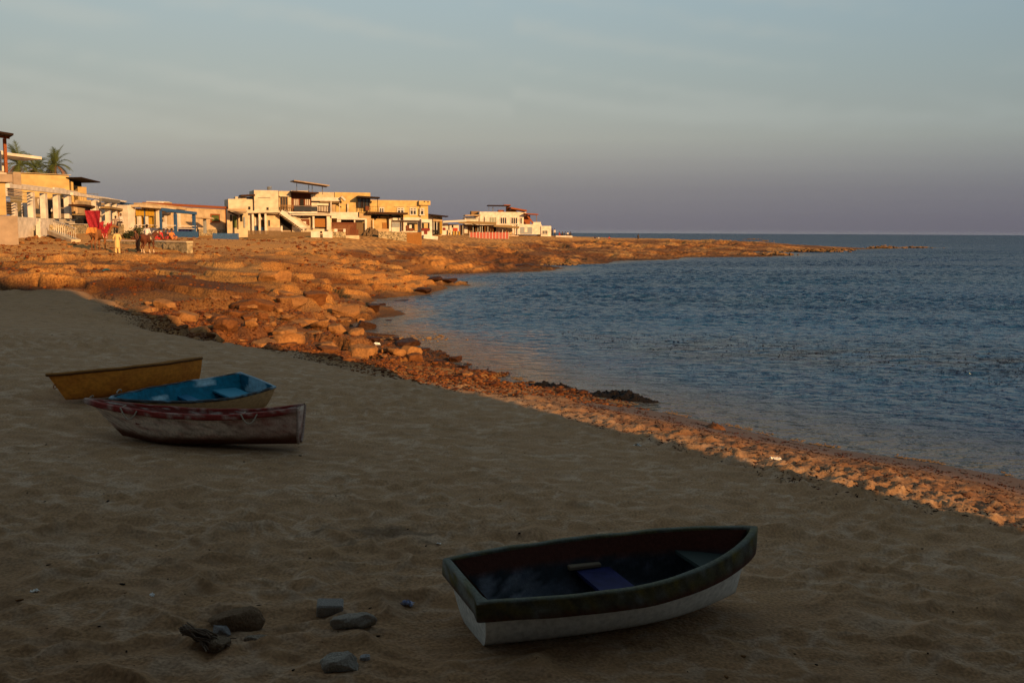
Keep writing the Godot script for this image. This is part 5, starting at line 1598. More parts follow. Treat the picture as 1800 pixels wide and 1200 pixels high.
	bx("shutter", t, M["shutter_yellow"], -0.09, 0.38, 2.27, 3.03, -0.03, 0.05)
	bx("shutter", t, M["shutter_yellow"], 0.46, 0.94, 2.28, 3.03, -0.03, 0.05)
	bx("pier", t, M["far_white"], -2.01, -1.57, 0.88, 2.19, -0.2, 0.1)
	bx("pier", t, M["far_white"], -0.71, -0.26, 0.89, 2.21, -0.2, 0.1)
	bx("post", t, M["blue_paint"], -0.97, -0.9, 0.89, 3.09, -0.03, 0.12)
	bx("post", t, M["metal"], 0.91, 1, 0.9, 3.07, -0.03, 0.12)
	beam("eave", t, M["sun_cream"], Vector3(-3.28, 3.18, 0.5), Vector3(3.54, 3.03, 0.5), 1.4, 0.25)
	beam("eave", t, M["tan"], Vector3(-0.78, 3.41, -0.6), Vector3(7.33, 3.09, -0.6), 1.6, 0.3)
	bx("column", t, M["far_white"], 0.96, 1.3, 0.51, 3.07, 0.2, 0.6)
	bx("column", t, M["far_white"], 4.94, 5.33, 0.52, 2.97, 0.2, 0.6)
	bx("porch_floor", t, M["white"], 2.08, 9.24, -0.6, 0.84, -2.8, 0.2)
	bx("back_wall", t, M["peach"], 7.29, 14.68, 0.88, 2.88, -3.4, -3.2)
	bx("awning_panel", t, M["orange"], 6.19, 7.44, 1.33, 2.06, -1.56, -1.5)
	bx("awning_panel", t, M["orange"], 9.1, 10.6, 1.43, 2.03, -1.56, -1.5)
	bx("doorway", t, M["dark"], 8.02, 9.84, 0.93, 2.63, -3.1, -3)
	bx("column", t, M["white"], 3.25, 3.77, 0.84, 1.62, -0.7, -0.4)
	bx("column", t, M["white"], 3.91, 4.02, 0.84, 2.35, -0.7, -0.4)
	bx("table", t, M["dark"], 5.07, 6.33, 0.85, 1.05, -1.4, -0.8)
	bx("railing", t, M["metal"], -3.08, -3, 0.88, 1.31, 0.34, 0.42)
	bx("railing", t, M["metal"], -2.26, -2.18, 0.88, 1.32, 0.34, 0.42)
	bx("railing", t, M["metal"], -1.38, -1.3, 0.88, 1.32, 0.34, 0.42)
	bx("railing", t, M["metal"], -0.49, -0.41, 0.89, 1.33, 0.34, 0.42)
	bx("railing", t, M["metal"], 0.48, 0.56, 0.89, 1.34, 0.34, 0.42)
	beam("railing", t, M["far_white"], Vector3(-3.12, 1.21, 0.45), Vector3(8.85, 1.16, 0.45), 0.05, 0.06)
	t = thing("blue_pergola", "blue timber pergola with a blue plank fence, left of the long peach house", "pergola", Vector3(-34.5, 3.43, -104.2), 1.3000)
	bx("post", t, M["blue_paint"], -0.87, -0.64, 0.53, 2.45, -0.3, 0)
	bx("post", t, M["blue_paint"], 2.45, 2.71, 0.53, 2.46, -0.3, 0)
	bx("post", t, M["blue_paint"], -3.28, -3.21, 0.75, 2.69, -0.3, 0)
	beam("beam", t, M["blue_paint"], Vector3(-3.31, 2.66, 0.05), Vector3(2.68, 2.37, 0.05), 0.25, 0.3)
	beam("beam", t, M["blue_paint"], Vector3(0.72, 2.6, -2.2), Vector3(6.14, 2.46, -2.2), 0.2, 0.25)
	beam("beam", t, M["blue_paint"], Vector3(-0.82, 2.51, 0), Vector3(2.69, 2.7, -3), 0.2, 0.22)
	beam("beam", t, M["blue_paint"], Vector3(2.65, 2.4, 0), Vector3(6.27, 2.53, -3), 0.2, 0.22)
	beam("railing", t, M["far_white"], Vector3(-2.57, 1.19, -0.05), Vector3(2.88, 1.14, -0.05), 0.06, 0.07)
	beam("railing", t, M["far_white"], Vector3(-0.53, 0.88, -0.05), Vector3(2.86, 0.84, -0.05), 0.06, 0.07)
	slats("plank", t, M["blue_paint"], -3.39, 2.96, -0.6, 0.61, 0.02, 0.1, 26, 0.06, true)
	bx("chair", t, M["purple"], 1.79, 2.08, 0.59, 1.01, -1.6, -1.2)
	bx("chair", t, M["purple"], 2.41, 2.7, 0.59, 1.01, -1.6, -1.2)
	bx("chair", t, M["purple"], 3.04, 3.33, 0.59, 1.01, -1.6, -1.2)
	bx("chair", t, M["purple"], 3.67, 3.97, 0.59, 1.02, -1.6, -1.2)
	t = thing("peach_house", "long low peach house with orange roof trim and one orange-framed window", "house", Vector3(-39.21, 3.53, -120.93), 1.3300)
	bx("wall", t, M["peach"], -3.48, 9.05, -0.6, 3.38, -4, 0)
	beam("roof_trim", t, M["rust"], Vector3(-9.01, 3.46, 0.12), Vector3(9.11, 3.42, 0.12), 0.4, 0.28)
	bx("wall", t, M["sun_cream"], -8.84, -3.53, 2.52, 3.37, -0.3, 0)
	bx("drainpipe", t, M["rust"], 8.76, 8.84, 0.2, 3.41, -0.05, 0.1)
	window(t, 5.09, 7.29, 1.65, 2.72, 0.02, 1, 1, M["rust"], M["green"], 0.16)
	bx("roof_tank", t, M["far_white"], -3.44, -1.36, 3.68, 4.02, -3.3, -1.5)
	bx("roof_tank", t, M["tan"], -2.63, -1.35, 3.64, 3.94, -2.7, -1.2)
	bx("post", t, M["grey_blue"], -0.12, 0.17, 0.29, 1.98, 2.1, 2.4)
	beam("canopy", t, M["tan"], Vector3(-1.83, 2.06, 2.3), Vector3(0.81, 1.99, 2.3), 1.5, 0.14)
	beam("lamp_bracket", t, M["far_white"], Vector3(4.46, 2.22, 0.3), Vector3(5.26, 2.16, 0.3), 0.06, 0.06)
	bx("stone_plinth", t, M["stonework"], 1.47, 8.9, -0.6, 0.76, -0.05, 0.25)
	t = thing("blue_fence", "low blue plank fence standing alone on the dirt before the long peach house", "fence", Vector3(-29.82, 3.33, -104), 0.3142)
	slats("plank", t, M["blue_paint"], -1.32, 1.31, -0.6, 0.55, -0.08, 0, 22, 0.06, true)

func houses_middle() -> void:
	var t: Node3D
	t = thing("cream_house", "big two-storey cream house with outside stair, balcony and brown wooden room", "house", Vector3(-31.08, 3.69, -130), 0.3743)
	bx("wing_wall", t, M["cream"], -5.52, -2.39, -0.01, 4.5, -5.6, -0.6)
	bx("wing_parapet", t, M["cream"], -4.61, -3.2, 4.51, 4.81, -2.8, -0.8)
	beam("wing_roof", t, M["brown"], Vector3(-4.02, 4.82, -1), Vector3(-2.23, 4.93, -1), 2.5, 0.2)
	bx("wing_recess", t, M["grey_plaster"], -3.01, -2.07, 4.61, 4.85, -2.7, -2.4)
	bx("wall", t, M["cream"], -2.34, 0.73, 2.65, 5.65, -5, 0)
	bx("side_wall", t, M["sun_cream"], 0.9, 2.5, 2.98, 5.64, -4.8, -0.8)
	bx("rear_wall", t, M["cream"], 2.7, 5.02, 5.43, 5.78, -5.2, -2.2)
	bx("wall", t, M["sun_cream"], -3.01, 0.99, 0, 2.76, -4.9, -0.9)
	beam("wall_pipe", t, M["metal"], Vector3(-1.87, 4.65, 0.06), Vector3(-0.29, 4.71, 0.06), 0.05, 0.05)
	bx("vent", t, M["dark"], -3.04, -2.76, 3.2, 3.56, -0.6, -0.5)
	bx("vent", t, M["dark"], -0.82, -0.54, 3.14, 3.47, -0.05, 0.05)
	bx("column", t, M["far_white"], -3.41, -3.17, 0.06, 2.74, -0.4, 0.1)
	bx("column", t, M["far_white"], -2.7, -2.46, 0.06, 2.75, -0.4, 0.1)
	bx("column", t, M["far_white"], -1.85, -1.6, 0.07, 2.76, -0.4, 0.1)
	bx("column", t, M["far_white"], -1.09, -0.84, 0.07, 2.77, -0.4, 0.1)
	beam("storey_band", t, M["cream"], Vector3(-3.36, 2.71, 0.2), Vector3(0.81, 2.83, 0.2), 0.7, 0.28)
	bx("shutter_slot", t, M["dark"], -2.99, -2.62, 2.22, 2.62, -0.95, -0.8)
	bx("blind", t, M["awning_white"], -3, -2.65, 1.16, 2.11, -0.94, -0.8)
	bx("shutter_slot", t, M["dark"], -2.25, -1.78, 2.23, 2.62, -0.95, -0.8)
	bx("blind", t, M["awning_white"], -2.26, -1.8, 1.16, 2.11, -0.94, -0.8)
	bx("shutter_slot", t, M["dark"], -1.41, -1.02, 2.24, 2.63, -0.95, -0.8)
	bx("blind", t, M["awning_white"], -1.42, -1.04, 1.17, 2.12, -0.94, -0.8)
	bx("door", t, M["blue_paint"], -2.28, -1.83, 0.06, 1.09, -0.87, -0.75)
	bx("door", t, M["blue_paint"], -1.45, -1.07, 0.07, 0.95, -0.87, -0.75)
	bx("door", t, M["dark"], -1.43, -1.05, 0.95, 1.9, -0.88, -0.76)
	bx("lintel", t, M["dark"], -3.03, -2.66, 1, 1.08, -0.85, -0.75)
	window(t, -0.58, -0.24, 1.03, 1.91, -0.88, 1, 1, M["sun_cream"], M["glass"], 0.05)
	window(t, 1.03, 2.06, 3.04, 4.91, -0.78, 3, 1, M["wood"], M["glass"], 0.1)
	bx("door_hood", t, M["cream"], 0.93, 2.17, 4.91, 5.04, -0.9, -0.3)
	bx("wooden_room", t, M["red_brown"], 2.57, 5.14, 3.01, 5.43, -4.2, -1.2)
	bx("shutter", t, M["awning_white"], 2.9, 3.03, 3.84, 4.62, -1.22, -1.14)
	bx("shutter", t, M["awning_white"], 3.12, 3.25, 3.84, 4.62, -1.22, -1.14)
	bx("shutter", t, M["awning_white"], 3.36, 3.48, 3.85, 4.63, -1.22, -1.14)
	bx("shutter", t, M["awning_white"], 4.39, 4.52, 3.86, 4.64, -1.22, -1.14)
	bx("shutter", t, M["awning_white"], 4.61, 4.74, 3.87, 4.65, -1.22, -1.14)
	bx("shutter", t, M["awning_white"], 4.85, 4.98, 3.87, 4.65, -1.22, -1.14)
	bx("door", t, M["dark"], 3.7, 4.19, 3, 4.63, -1.23, -1.13)
	beam("room_roof", t, M["brown"], Vector3(2.31, 5.46, -0.2), Vector3(5.71, 5.29, -0.2), 3.4, 0.16)
	bx("balcony_slab", t, M["far_white"], 0.69, 7.37, 2.72, 2.97, -3.7, 0.3)
	bx("balcony_edge", t, M["far_white"], 0.74, 4.11, 2.5, 2.64, -0.15, 0.15)
	slats("baluster", t, M["wood"], 0.9, 2.6, 3, 3.71, 0.15, 0.2, 8, 0.6, true)
	beam("handrail", t, M["wood"], Vector3(0.82, 3.7, 0.22), Vector3(2.65, 3.73, 0.22), 0.08, 0.1)
	bx("glass_rail", t, M["glass"], 2.69, 5.74, 3.03, 3.66, 0.17, 0.2)
	beam("handrail", t, M["metal"], Vector3(2.65, 3.69, 0.22), Vector3(5.83, 3.7, 0.22), 0.06, 0.07)
	slats("baluster", t, M["brown"], 5.76, 7.2, 2.94, 3.7, 0.34, 0.4, 7, 0.5, true)
	beam("handrail", t, M["brown"], Vector3(5.71, 3.71, 0.42), Vector3(7.28, 3.68, 0.42), 0.1, 0.12)
	beam("handrail", t, M["brown"], Vector3(5.7, 2.92, 0.42), Vector3(7.35, 2.86, 0.42), 0.1, 0.14)
	bx("lower_wall", t, M["cream"], 2.63, 7.85, 0.03, 2.61, -3.2, -1.2)
	bx("stair_void", t, M["dark"], 1.05, 2.64, 0.6, 2.38, -1.7, -1.5)
	bx("stair_back", t, M["grey_plaster"], 1.09, 2.66, 0, 2.83, -2, -1.7)
	beam("stair_stringer", t, M["far_white"], Vector3(0.76, 2.75, 0.5), Vector3(3.87, 0.5, 0.5), 0.25, 0.55)
	beam("stair_stringer", t, M["cream"], Vector3(1.31, 2.92, -0.7), Vector3(4.52, 0.65, -0.7), 0.2, 0.5)
	beam("stair_rail", t, M["metal"], Vector3(1.5, 3.12, 0.5), Vector3(4.39, 1.06, 0.5), 0.05, 0.05)
	bx("step", t, M["cream"], 0.76, 1.05, 2.54, 2.73, -0.6, 0.4)
	bx("step", t, M["cream"], 1.02, 1.31, 2.36, 2.55, -0.6, 0.4)
	bx("step", t, M["cream"], 1.28, 1.56, 2.18, 2.37, -0.6, 0.4)
	bx("step", t, M["cream"], 1.53, 1.82, 2, 2.19, -0.6, 0.4)
	bx("step", t, M["cream"], 1.79, 2.08, 1.82, 2.01, -0.6, 0.4)
	bx("step", t, M["cream"], 2.05, 2.34, 1.63, 1.83, -0.6, 0.4)
	bx("step", t, M["cream"], 2.31, 2.6, 1.45, 1.65, -0.6, 0.4)
	bx("step", t, M["cream"], 2.57, 2.86, 1.27, 1.47, -0.6, 0.4)
	bx("step", t, M["cream"], 2.83, 3.12, 1.09, 1.28, -0.6, 0.4)
	bx("step", t, M["cream"], 3.09, 3.38, 0.91, 1.1, -0.6, 0.4)
	bx("step", t, M["cream"], 3.35, 3.64, 0.72, 0.92, -0.6, 0.4)
	bx("step", t, M["cream"], 3.61, 3.9, 0.54, 0.74, -0.6, 0.4)
	bx("post", t, M["far_white"], 0.83, 1.07, 0.37, 1.1, 0.5, 0.8)
	bx("hatch", t, M["red_brown"], 3.76, 4.9, 1.21, 2.03, -1.25, -1.1)
	bx("window_frame", t, M["far_white"], 3.98, 4.41, 0.99, 1.73, -1.05, -0.9)
	bx("hood", t, M["brown"], 3.77, 4.88, 2.22, 2.39, -1.2, -0.7)
	bx("door", t, M["ochre"], 5.03, 5.27, 0.84, 2.34, -1.25, -1.1)
	bx("column", t, M["far_white"], 5.19, 5.45, 0.77, 2.71, -1, -0.5)
	bx("archway", t, M["dark"], 5.59, 7.16, 0.78, 2.53, -1.22, -1.12)
	bx("garage_door", t, M["orange_wood"], 5.56, 7.06, 1, 2.12, -1.05, -0.95)
	bx("column", t, M["far_white"], 7.05, 7.48, 0.63, 2.72, -1, -0.4)
	bx("beam", t, M["far_white"], 4.14, 8.18, 2.51, 2.72, -0.8, 0)
	bx("water_tank", t, M["metal"], -0.34, -0.2, 5.81, 6.21, -2.6, -2)
	bx("water_tank", t, M["grey_blue"], -0.07, 0.11, 5.83, 6.27, -3, -2.4)
	beam("antenna", t, M["metal"], Vector3(0.16, 5.85, -2), Vector3(0.17, 6.3, -2), 0.06, 0.06)
	beam("roof_panel", t, M["grey_plaster"], Vector3(2.84, 6.95, -2), Vector3(7.49, 6.38, -2), 3.2, 0.14)
	bx("panel_post", t, M["metal"], 3.43, 3.49, 5.25, 6.81, -2.12, -2)
	bx("panel_post", t, M["metal"], 5, 5.07, 5.28, 6.55, -2.12, -2)
	bx("panel_post", t, M["metal"], 5.45, 5.52, 5.29, 6.48, -2.12, -2)
	bx("panel_post", t, M["metal"], 6.81, 6.88, 5.31, 6.36, -2.12, -2)
	beam("panel_edge", t, M["dark_brown"], Vector3(2.76, 6.74, -0.6), Vector3(7.14, 6.2, -0.6), 0.12, 0.2)
	t = thing("timber_shelter", "small brown lean-to canopy with posts at the peach house's right end", "shelter", Vector3(-33.67, 3.55, -122), 0.2693)
	beam("roof", t, M["grey_plaster"], Vector3(-1.01, 3.01, 0), Vector3(1.18, 2.76, 0), 2.8, 0.16)
	beam("rafter", t, M["brown"], Vector3(-0.96, 2.85, -0.4), Vector3(0.23, 2.28, -0.4), 0.15, 0.2)
	bx("fascia", t, M["tan"], -0.95, 1.2, 3, 3.28, -1.7, -1.4)
	bx("back_wall", t, M["sun_cream"], -1.1, 1.41, 0.14, 2.92, -2.5, -2.2)
	bx("door", t, M["green"], -0.4, 0.07, 0.97, 2.44, -2.2, -2.1)
	bx("post", t, M["dark_brown"], 0.1, 0.26, 0.55, 2.42, -0.9, -0.6)
	bx("window", t, M["dark"], -0.71, -0.52, 1.74, 2.57, -2.2, -2.1)
	bx("window", t, M["dark"], 0.48, 0.77, 1.75, 2.58, -2.2, -2.1)
	bx("shutter", t, M["grey_blue"], 0.88, 1.09, 0.98, 2.31, -2.15, -2.05)
	bx("low_wall", t, M["sun_cream"], 0.06, 1.33, -0.6, 0.76, 0.1, 0.5)
	t = thing("reed_fence", "brown reed fence in front of the cream house's columns", "fence", Vector3(-29.21, 3.25, -118), 0.2427)
	slats("reed", t, M["reed"], -1.95, 1.93, -0.6, 0.92, -0.06, 0, 40, 0.12, true)
	t = thing("brown_garden_wall", "low brown wall under the foot of the cream house's stair", "wall", Vector3(-26.3, 3.66, -120), 0.2158)
	bx("wall", t, M["reed"], -1.37, 2.07, -0.6, 0.4, -0.3, 0)
	bx("wall", t, M["grey_plaster"], -2.98, -1.5, -0.6, 0.91, -3.3, -3)
	slats("rail_post", t, M["metal"], -0.07, 2.09, 0.28, 0.82, -2.05, -2, 10, 0.8, true)
	beam("rail", t, M["metal"], Vector3(-0.14, 0.8, -2), Vector3(3.06, 0.78, -2), 0.06, 0.07)
	t = thing("white_block_wall", "white garden wall in two blocks with a dark gap between", "wall", Vector3(-22.45, 3.62, -118), 0.1880)
	bx("wall_block", t, M["far_white"], -1.32, -0.26, -0.6, 0.46, -0.4, 0)
	bx("wall_block", t, M["far_white"], 0.06, 1.19, -0.6, 0.47, -0.4, 0)
	bx("gate_post", t, M["dark_brown"], -0.24, -0.01, 0.27, 0.53, -0.15, 0.05)
	t = thing("tan_house", "tall tan house with white awning, brown rooftop pergola and long white balcony", "house", Vector3(-22.47, 3.72, -136), 0.2510)
	bx("wall", t, M["sun_cream"], -4.66, -1.33, 3.02, 5.73, -6.2, -2.2)
	bx("wall", t, M["yellow"], -1.46, 3.41, 2.98, 5.74, -6, -2)
	bx("lower_wall", t, M["tan"], -1.87, 3.47, 0.01, 2.93, -4.2, -2.2)
	bx("awning", t, M["far_white"], -4.68, -0.74, 4.49, 4.97, -1.8, -0.6)
	beam("awning", t, M["far_white"], Vector3(-0.83, 5.01, -0.4), Vector3(-0.3, 4.49, -0.4), 1.4, 0.25)
	bx("awning_soffit", t, M["tan"], -3.53, -0.64, 4.31, 4.46, -2, -1)
	bx("bay_wall", t, M["far_white"], -4.65, -2.12, 2.99, 4.27, -1.7, -1.4)
	bx("door", t, M["tan"], -1.87, -1.35, 2.93, 4.24, -2, -1.9)
	bx("column", t, M["far_white"], -2.14, -1.99, 2.91, 4.44, -1.1, -0.8)
	bx("column", t, M["far_white"], -0.96, -0.89, 2.92, 4.3, -0.95, -0.8)
	beam("bracket", t, M["tan"], Vector3(-0.8, 4.3, -0.9), Vector3(-0.19, 3.93, -0.9), 0.12, 0.12)
	beam("bracket", t, M["far_white"], Vector3(0.34, 4.26, -1.6), Vector3(0.32, 2.87, -1.6), 0.14, 0.14)
	bx("balcony", t, M["far_white"], -2.27, 1.45, 2.2, 3, -0.1, 0.2)
	bx("balcony_slab", t, M["cream"], -2.28, 1.61, 2.16, 2.35, -2.3, 0.2)
	bx("balcony_side", t, M["dark"], 1.51, 1.66, 2.32, 3.05, -0.6, -0.3)
	bx("glass_room", t, M["glass"], 1.59, 3.29, 3.68, 4.9, -1.85, -1.7)
	bx("post", t, M["brown"], 1.57, 1.64, 3.19, 4.97, -1.65, -1.5)
	bx("post", t, M["brown"], 2.08, 2.14, 3.19, 4.97, -1.65, -1.5)
	bx("post", t, M["brown"], 2.27, 2.34, 3.19, 4.98, -1.65, -1.5)
	bx("post", t, M["brown"], 2.62, 2.69, 3.2, 4.98, -1.65, -1.5)
	bx("post", t, M["brown"], 3.13, 3.19, 3.2, 4.99, -1.65, -1.5)
	bx("post", t, M["brown"], 4.23, 4.3, 3.13, 4.91, -1.05, -0.9)
	beam("pergola_roof", t, M["dark_brown"], Vector3(1.45, 5.01, -1), Vector3(4.43, 4.87, -1), 2.6, 0.22)
	bx("lattice", t, M["red_brown"], 2.64, 3.18, 3.28, 3.89, -1.48, -1.4)
	beam("railing", t, M["wood"], Vector3(3.14, 3.81, -1), Vector3(4.38, 3.79, -1), 0.05, 0.06)
	bx("railing", t, M["wood"], 3.33, 3.38, 2.89, 3.81, -1.06, -1)
	bx("railing", t, M["wood"], 3.61, 3.65, 2.89, 3.82, -1.06, -1)
	bx("railing", t, M["wood"], 3.92, 3.96, 2.89, 3.82, -1.06, -1)
	bx("porch_beam", t, M["far_white"], -1.38, 2.52, 2.01, 2.17, -0.15, 0.25)
	bx("porch_void", t, M["dark"], -1.06, 2.67, 1.57, 2.01, -2, -1.9)
	bx("column", t, M["far_white"], 0.92, 1.09, 1.62, 2.08, -0.2, 0.1)
	bx("column", t, M["far_white"], 2.38, 2.66, 0.09, 2.13, -0.25, 0.15)
	bx("pillar", t, M["far_white"], -1.37, -0.84, 1.68, 1.98, -0.3, 0.1)
	bx("reed_screen", t, M["reed"], 1.26, 2.4, 0.01, 1.62, -0.4, -0.3)
	bx("inner_wall", t, M["ochre"], 1.37, 2.53, 0.79, 1.71, -1.6, -1.4)
	t = thing("brown_plank_fence", "brown plank fence and gate on a pale stone base with white piers", "fence", Vector3(-20.1, 3.49, -120), 0.1660)
	slats("plank", t, M["red_brown"], -1.6, 1.34, 0.92, 1.72, -0.06, 0, 22, 0.1, true)
	slats("plank", t, M["red_brown"], 0.1, 1.6, 0.18, 0.91, 0.04, 0.1, 8, 0.12, true)
	bx("pier", t, M["far_white"], -1.27, -0.88, 0.57, 0.94, -0.2, 0.2)
	bx("pier", t, M["far_white"], -0.2, 0.08, 0.58, 0.95, -0.2, 0.2)
	bx("panel", t, M["red_brown"], -0.88, -0.21, 0.58, 0.88, -0.05, 0.05)
	bx("stone_base", t, M["stonework"], -1.48, 0.1, -0.6, 0.57, -0.25, 0.25)
	bx("stone_base", t, M["sun_cream"], 0.09, 1.68, -0.6, 0.17, -0.05, 0.25)
	t = thing("orange_house", "orange-yellow two-storey house with four white-framed windows", "house", Vector3(-15.88, 3.74, -142), 0.3208)
	bx("wall", t, M["yellow"], -4.26, 2.97, 2.11, 4.8, -5, 0)
	bx("corner_wall", t, M["yellow"], 2.83, 3.94, 1.95, 4.19, -3.7, 0.3)
	bx("cornice", t, M["yellow"], 2.54, 4.18, 4.16, 4.77, -4.3, 0.7)
	window(t, -3.07, -2.35, 2.98, 3.76, 0.05, 2, 1, M["far_white"], M["glass"], 0.12)
	window(t, -0.52, 0.51, 2.81, 3.75, 0.05, 2, 2, M["far_white"], M["glass"], 0.12)
	window(t, 1.3, 2.3, 2.74, 3.77, 0.05, 2, 2, M["far_white"], M["glass"], 0.12)
	window(t, 2.69, 3.35, 2.71, 3.75, 0.35, 1, 2, M["far_white"], M["glass"], 0.14)
	bx("lintel", t, M["sun_cream"], -3.09, -2.29, 3.84, 3.91, -0.15, 0.15)
	bx("lintel", t, M["sun_cream"], -0.91, 0.56, 3.88, 3.94, -0.15, 0.15)
	bx("lintel", t, M["sun_cream"], 0.93, 2.37, 3.9, 3.96, -0.15, 0.15)
	bx("spout", t, M["dark"], 3.21, 3.38, 4.58, 4.7, 0.6, 0.8)
	bx("spout", t, M["dark"], 3.75, 3.91, 4.54, 4.67, 0.6, 0.8)
	bx("lower_wall", t, M["far_white"], -1.42, 2.91, 0.01, 2.3, -1.4, 0.6)
	bx("lower_wall", t, M["ochre"], -4.88, -1.36, -0, 2.2, -1.8, 0.2)
	bx("upper_band", t, M["far_white"], -1.3, 2.79, 1.94, 2.38, -0.2, 0.8)
	bx("sign_board", t, M["grey_blue"], -1.4, -0.31, 1.04, 1.67, 0.62, 0.68)
	bx("doorway", t, M["dark"], 0.8, 2.32, 0.57, 1.68, 0.58, 0.66)
	bx("door", t, M["red_brown"], 0.65, 1.01, 0.53, 1.28, 0.72, 0.8)
	bx("door", t, M["ochre"], 1.84, 2.28, 0.53, 1.45, 0.72, 0.8)
	bx("shelf", t, M["red_brown"], 1.05, 1.71, 0.53, 0.85, 0.7, 0.8)
	bx("counter", t, M["far_white"], 1.05, 1.41, 0.89, 1.37, 0.75, 0.85)
	beam("canopy_line", t, M["metal"], Vector3(-1.38, 1.94, 1.2), Vector3(2.53, 1.93, 1.2), 0.5, 0.06)
	beam("pergola_roof", t, M["brown"], Vector3(-5.27, 2.83, 1.5), Vector3(0.5, 2.75, 1.5), 2.2, 0.28)
	bx("pergola_void", t, M["dark"], -4.98, -2.97, 2.29, 2.71, 0.2, 0.3)
	bx("post", t, M["brown"], -1.78, -1.54, 2.21, 2.77, 0.9, 1.2)
	bx("post", t, M["brown"], -0.06, 0.13, 0.48, 2.78, 1, 1.3)
	bx("post", t, M["brown"], -3.54, -3.31, 2.28, 2.75, 0.9, 1.2)
	beam("pergola_roof", t, M["dark_brown"], Vector3(-4.05, 2.55, 0.5), Vector3(0.07, 2.44, 0.5), 1.5, 0.12)
	bx("column", t, M["far_white"], -1.84, -1.53, 0.47, 2.22, 0.6, 0.9)
	bx("column", t, M["far_white"], -4.13, -3.99, 0.38, 2.12, 0.65, 0.9)
	bx("door", t, M["orange_wood"], -4.75, -4.2, 0.86, 1.88, 0.2, 0.3)
	bx("garage_door", t, M["orange_wood"], -2.66, -1.78, 0.79, 1.66, 0.2, 0.3)
	bx("dark_gap", t, M["dark"], -4.88, -4.24, 0.3, 0.61, 0.85, 0.95)
	bx("low_wall", t, M["tan"], -3.99, -1.81, -0.6, 0.78, 0.6, 0.9)
	bx("vent", t, M["metal"], -0.58, -0.34, 1.99, 2.39, 0.76, 0.86)
	bx("kiosk", t, M["far_white"], 2.64, 4.2, -0.6, 2.17, -0.9, 1.6)
	bx("kiosk_opening", t, M["dark"], 2.71, 3.81, 0.58, 1.69, 1.56, 1.66)
	bx("kiosk_curtain", t, M["ochre"], 2.98, 3.56, 0.9, 1.61, 1.64, 1.7)
	bx("kiosk_counter", t, M["maroon"], 2.63, 3.82, 0.54, 0.89, 1.55, 1.8)
	bx("kiosk_sign", t, M["maroon"], 3.02, 3.47, 0.06, 0.58, 1.64, 1.72)
	beam("ramp", t, M["far_white"], Vector3(2.73, -0.54, 1.7), Vector3(4.79, -0.74, 1.7), 1.6, 0.5)
	t = thing("buff_stone_wall", "long buff stone garden wall before the orange house", "wall", Vector3(-15.1, 3.13, -126), 0.1716)
	bx("stonework", t, M["stonework"], -1.78, 1.75, -0.6, 0.99, -0.5, 0)
	t = thing("orange_board_fence", "orange wooden board fence between stone wall and white kiosk", "fence", Vector3(-12.55, 3.07, -127), 0.1508)
	slats("board", t, M["orange_wood"], -0.9, 1.01, -0.6, 1, -0.1, 0, 12, 0.06, true)

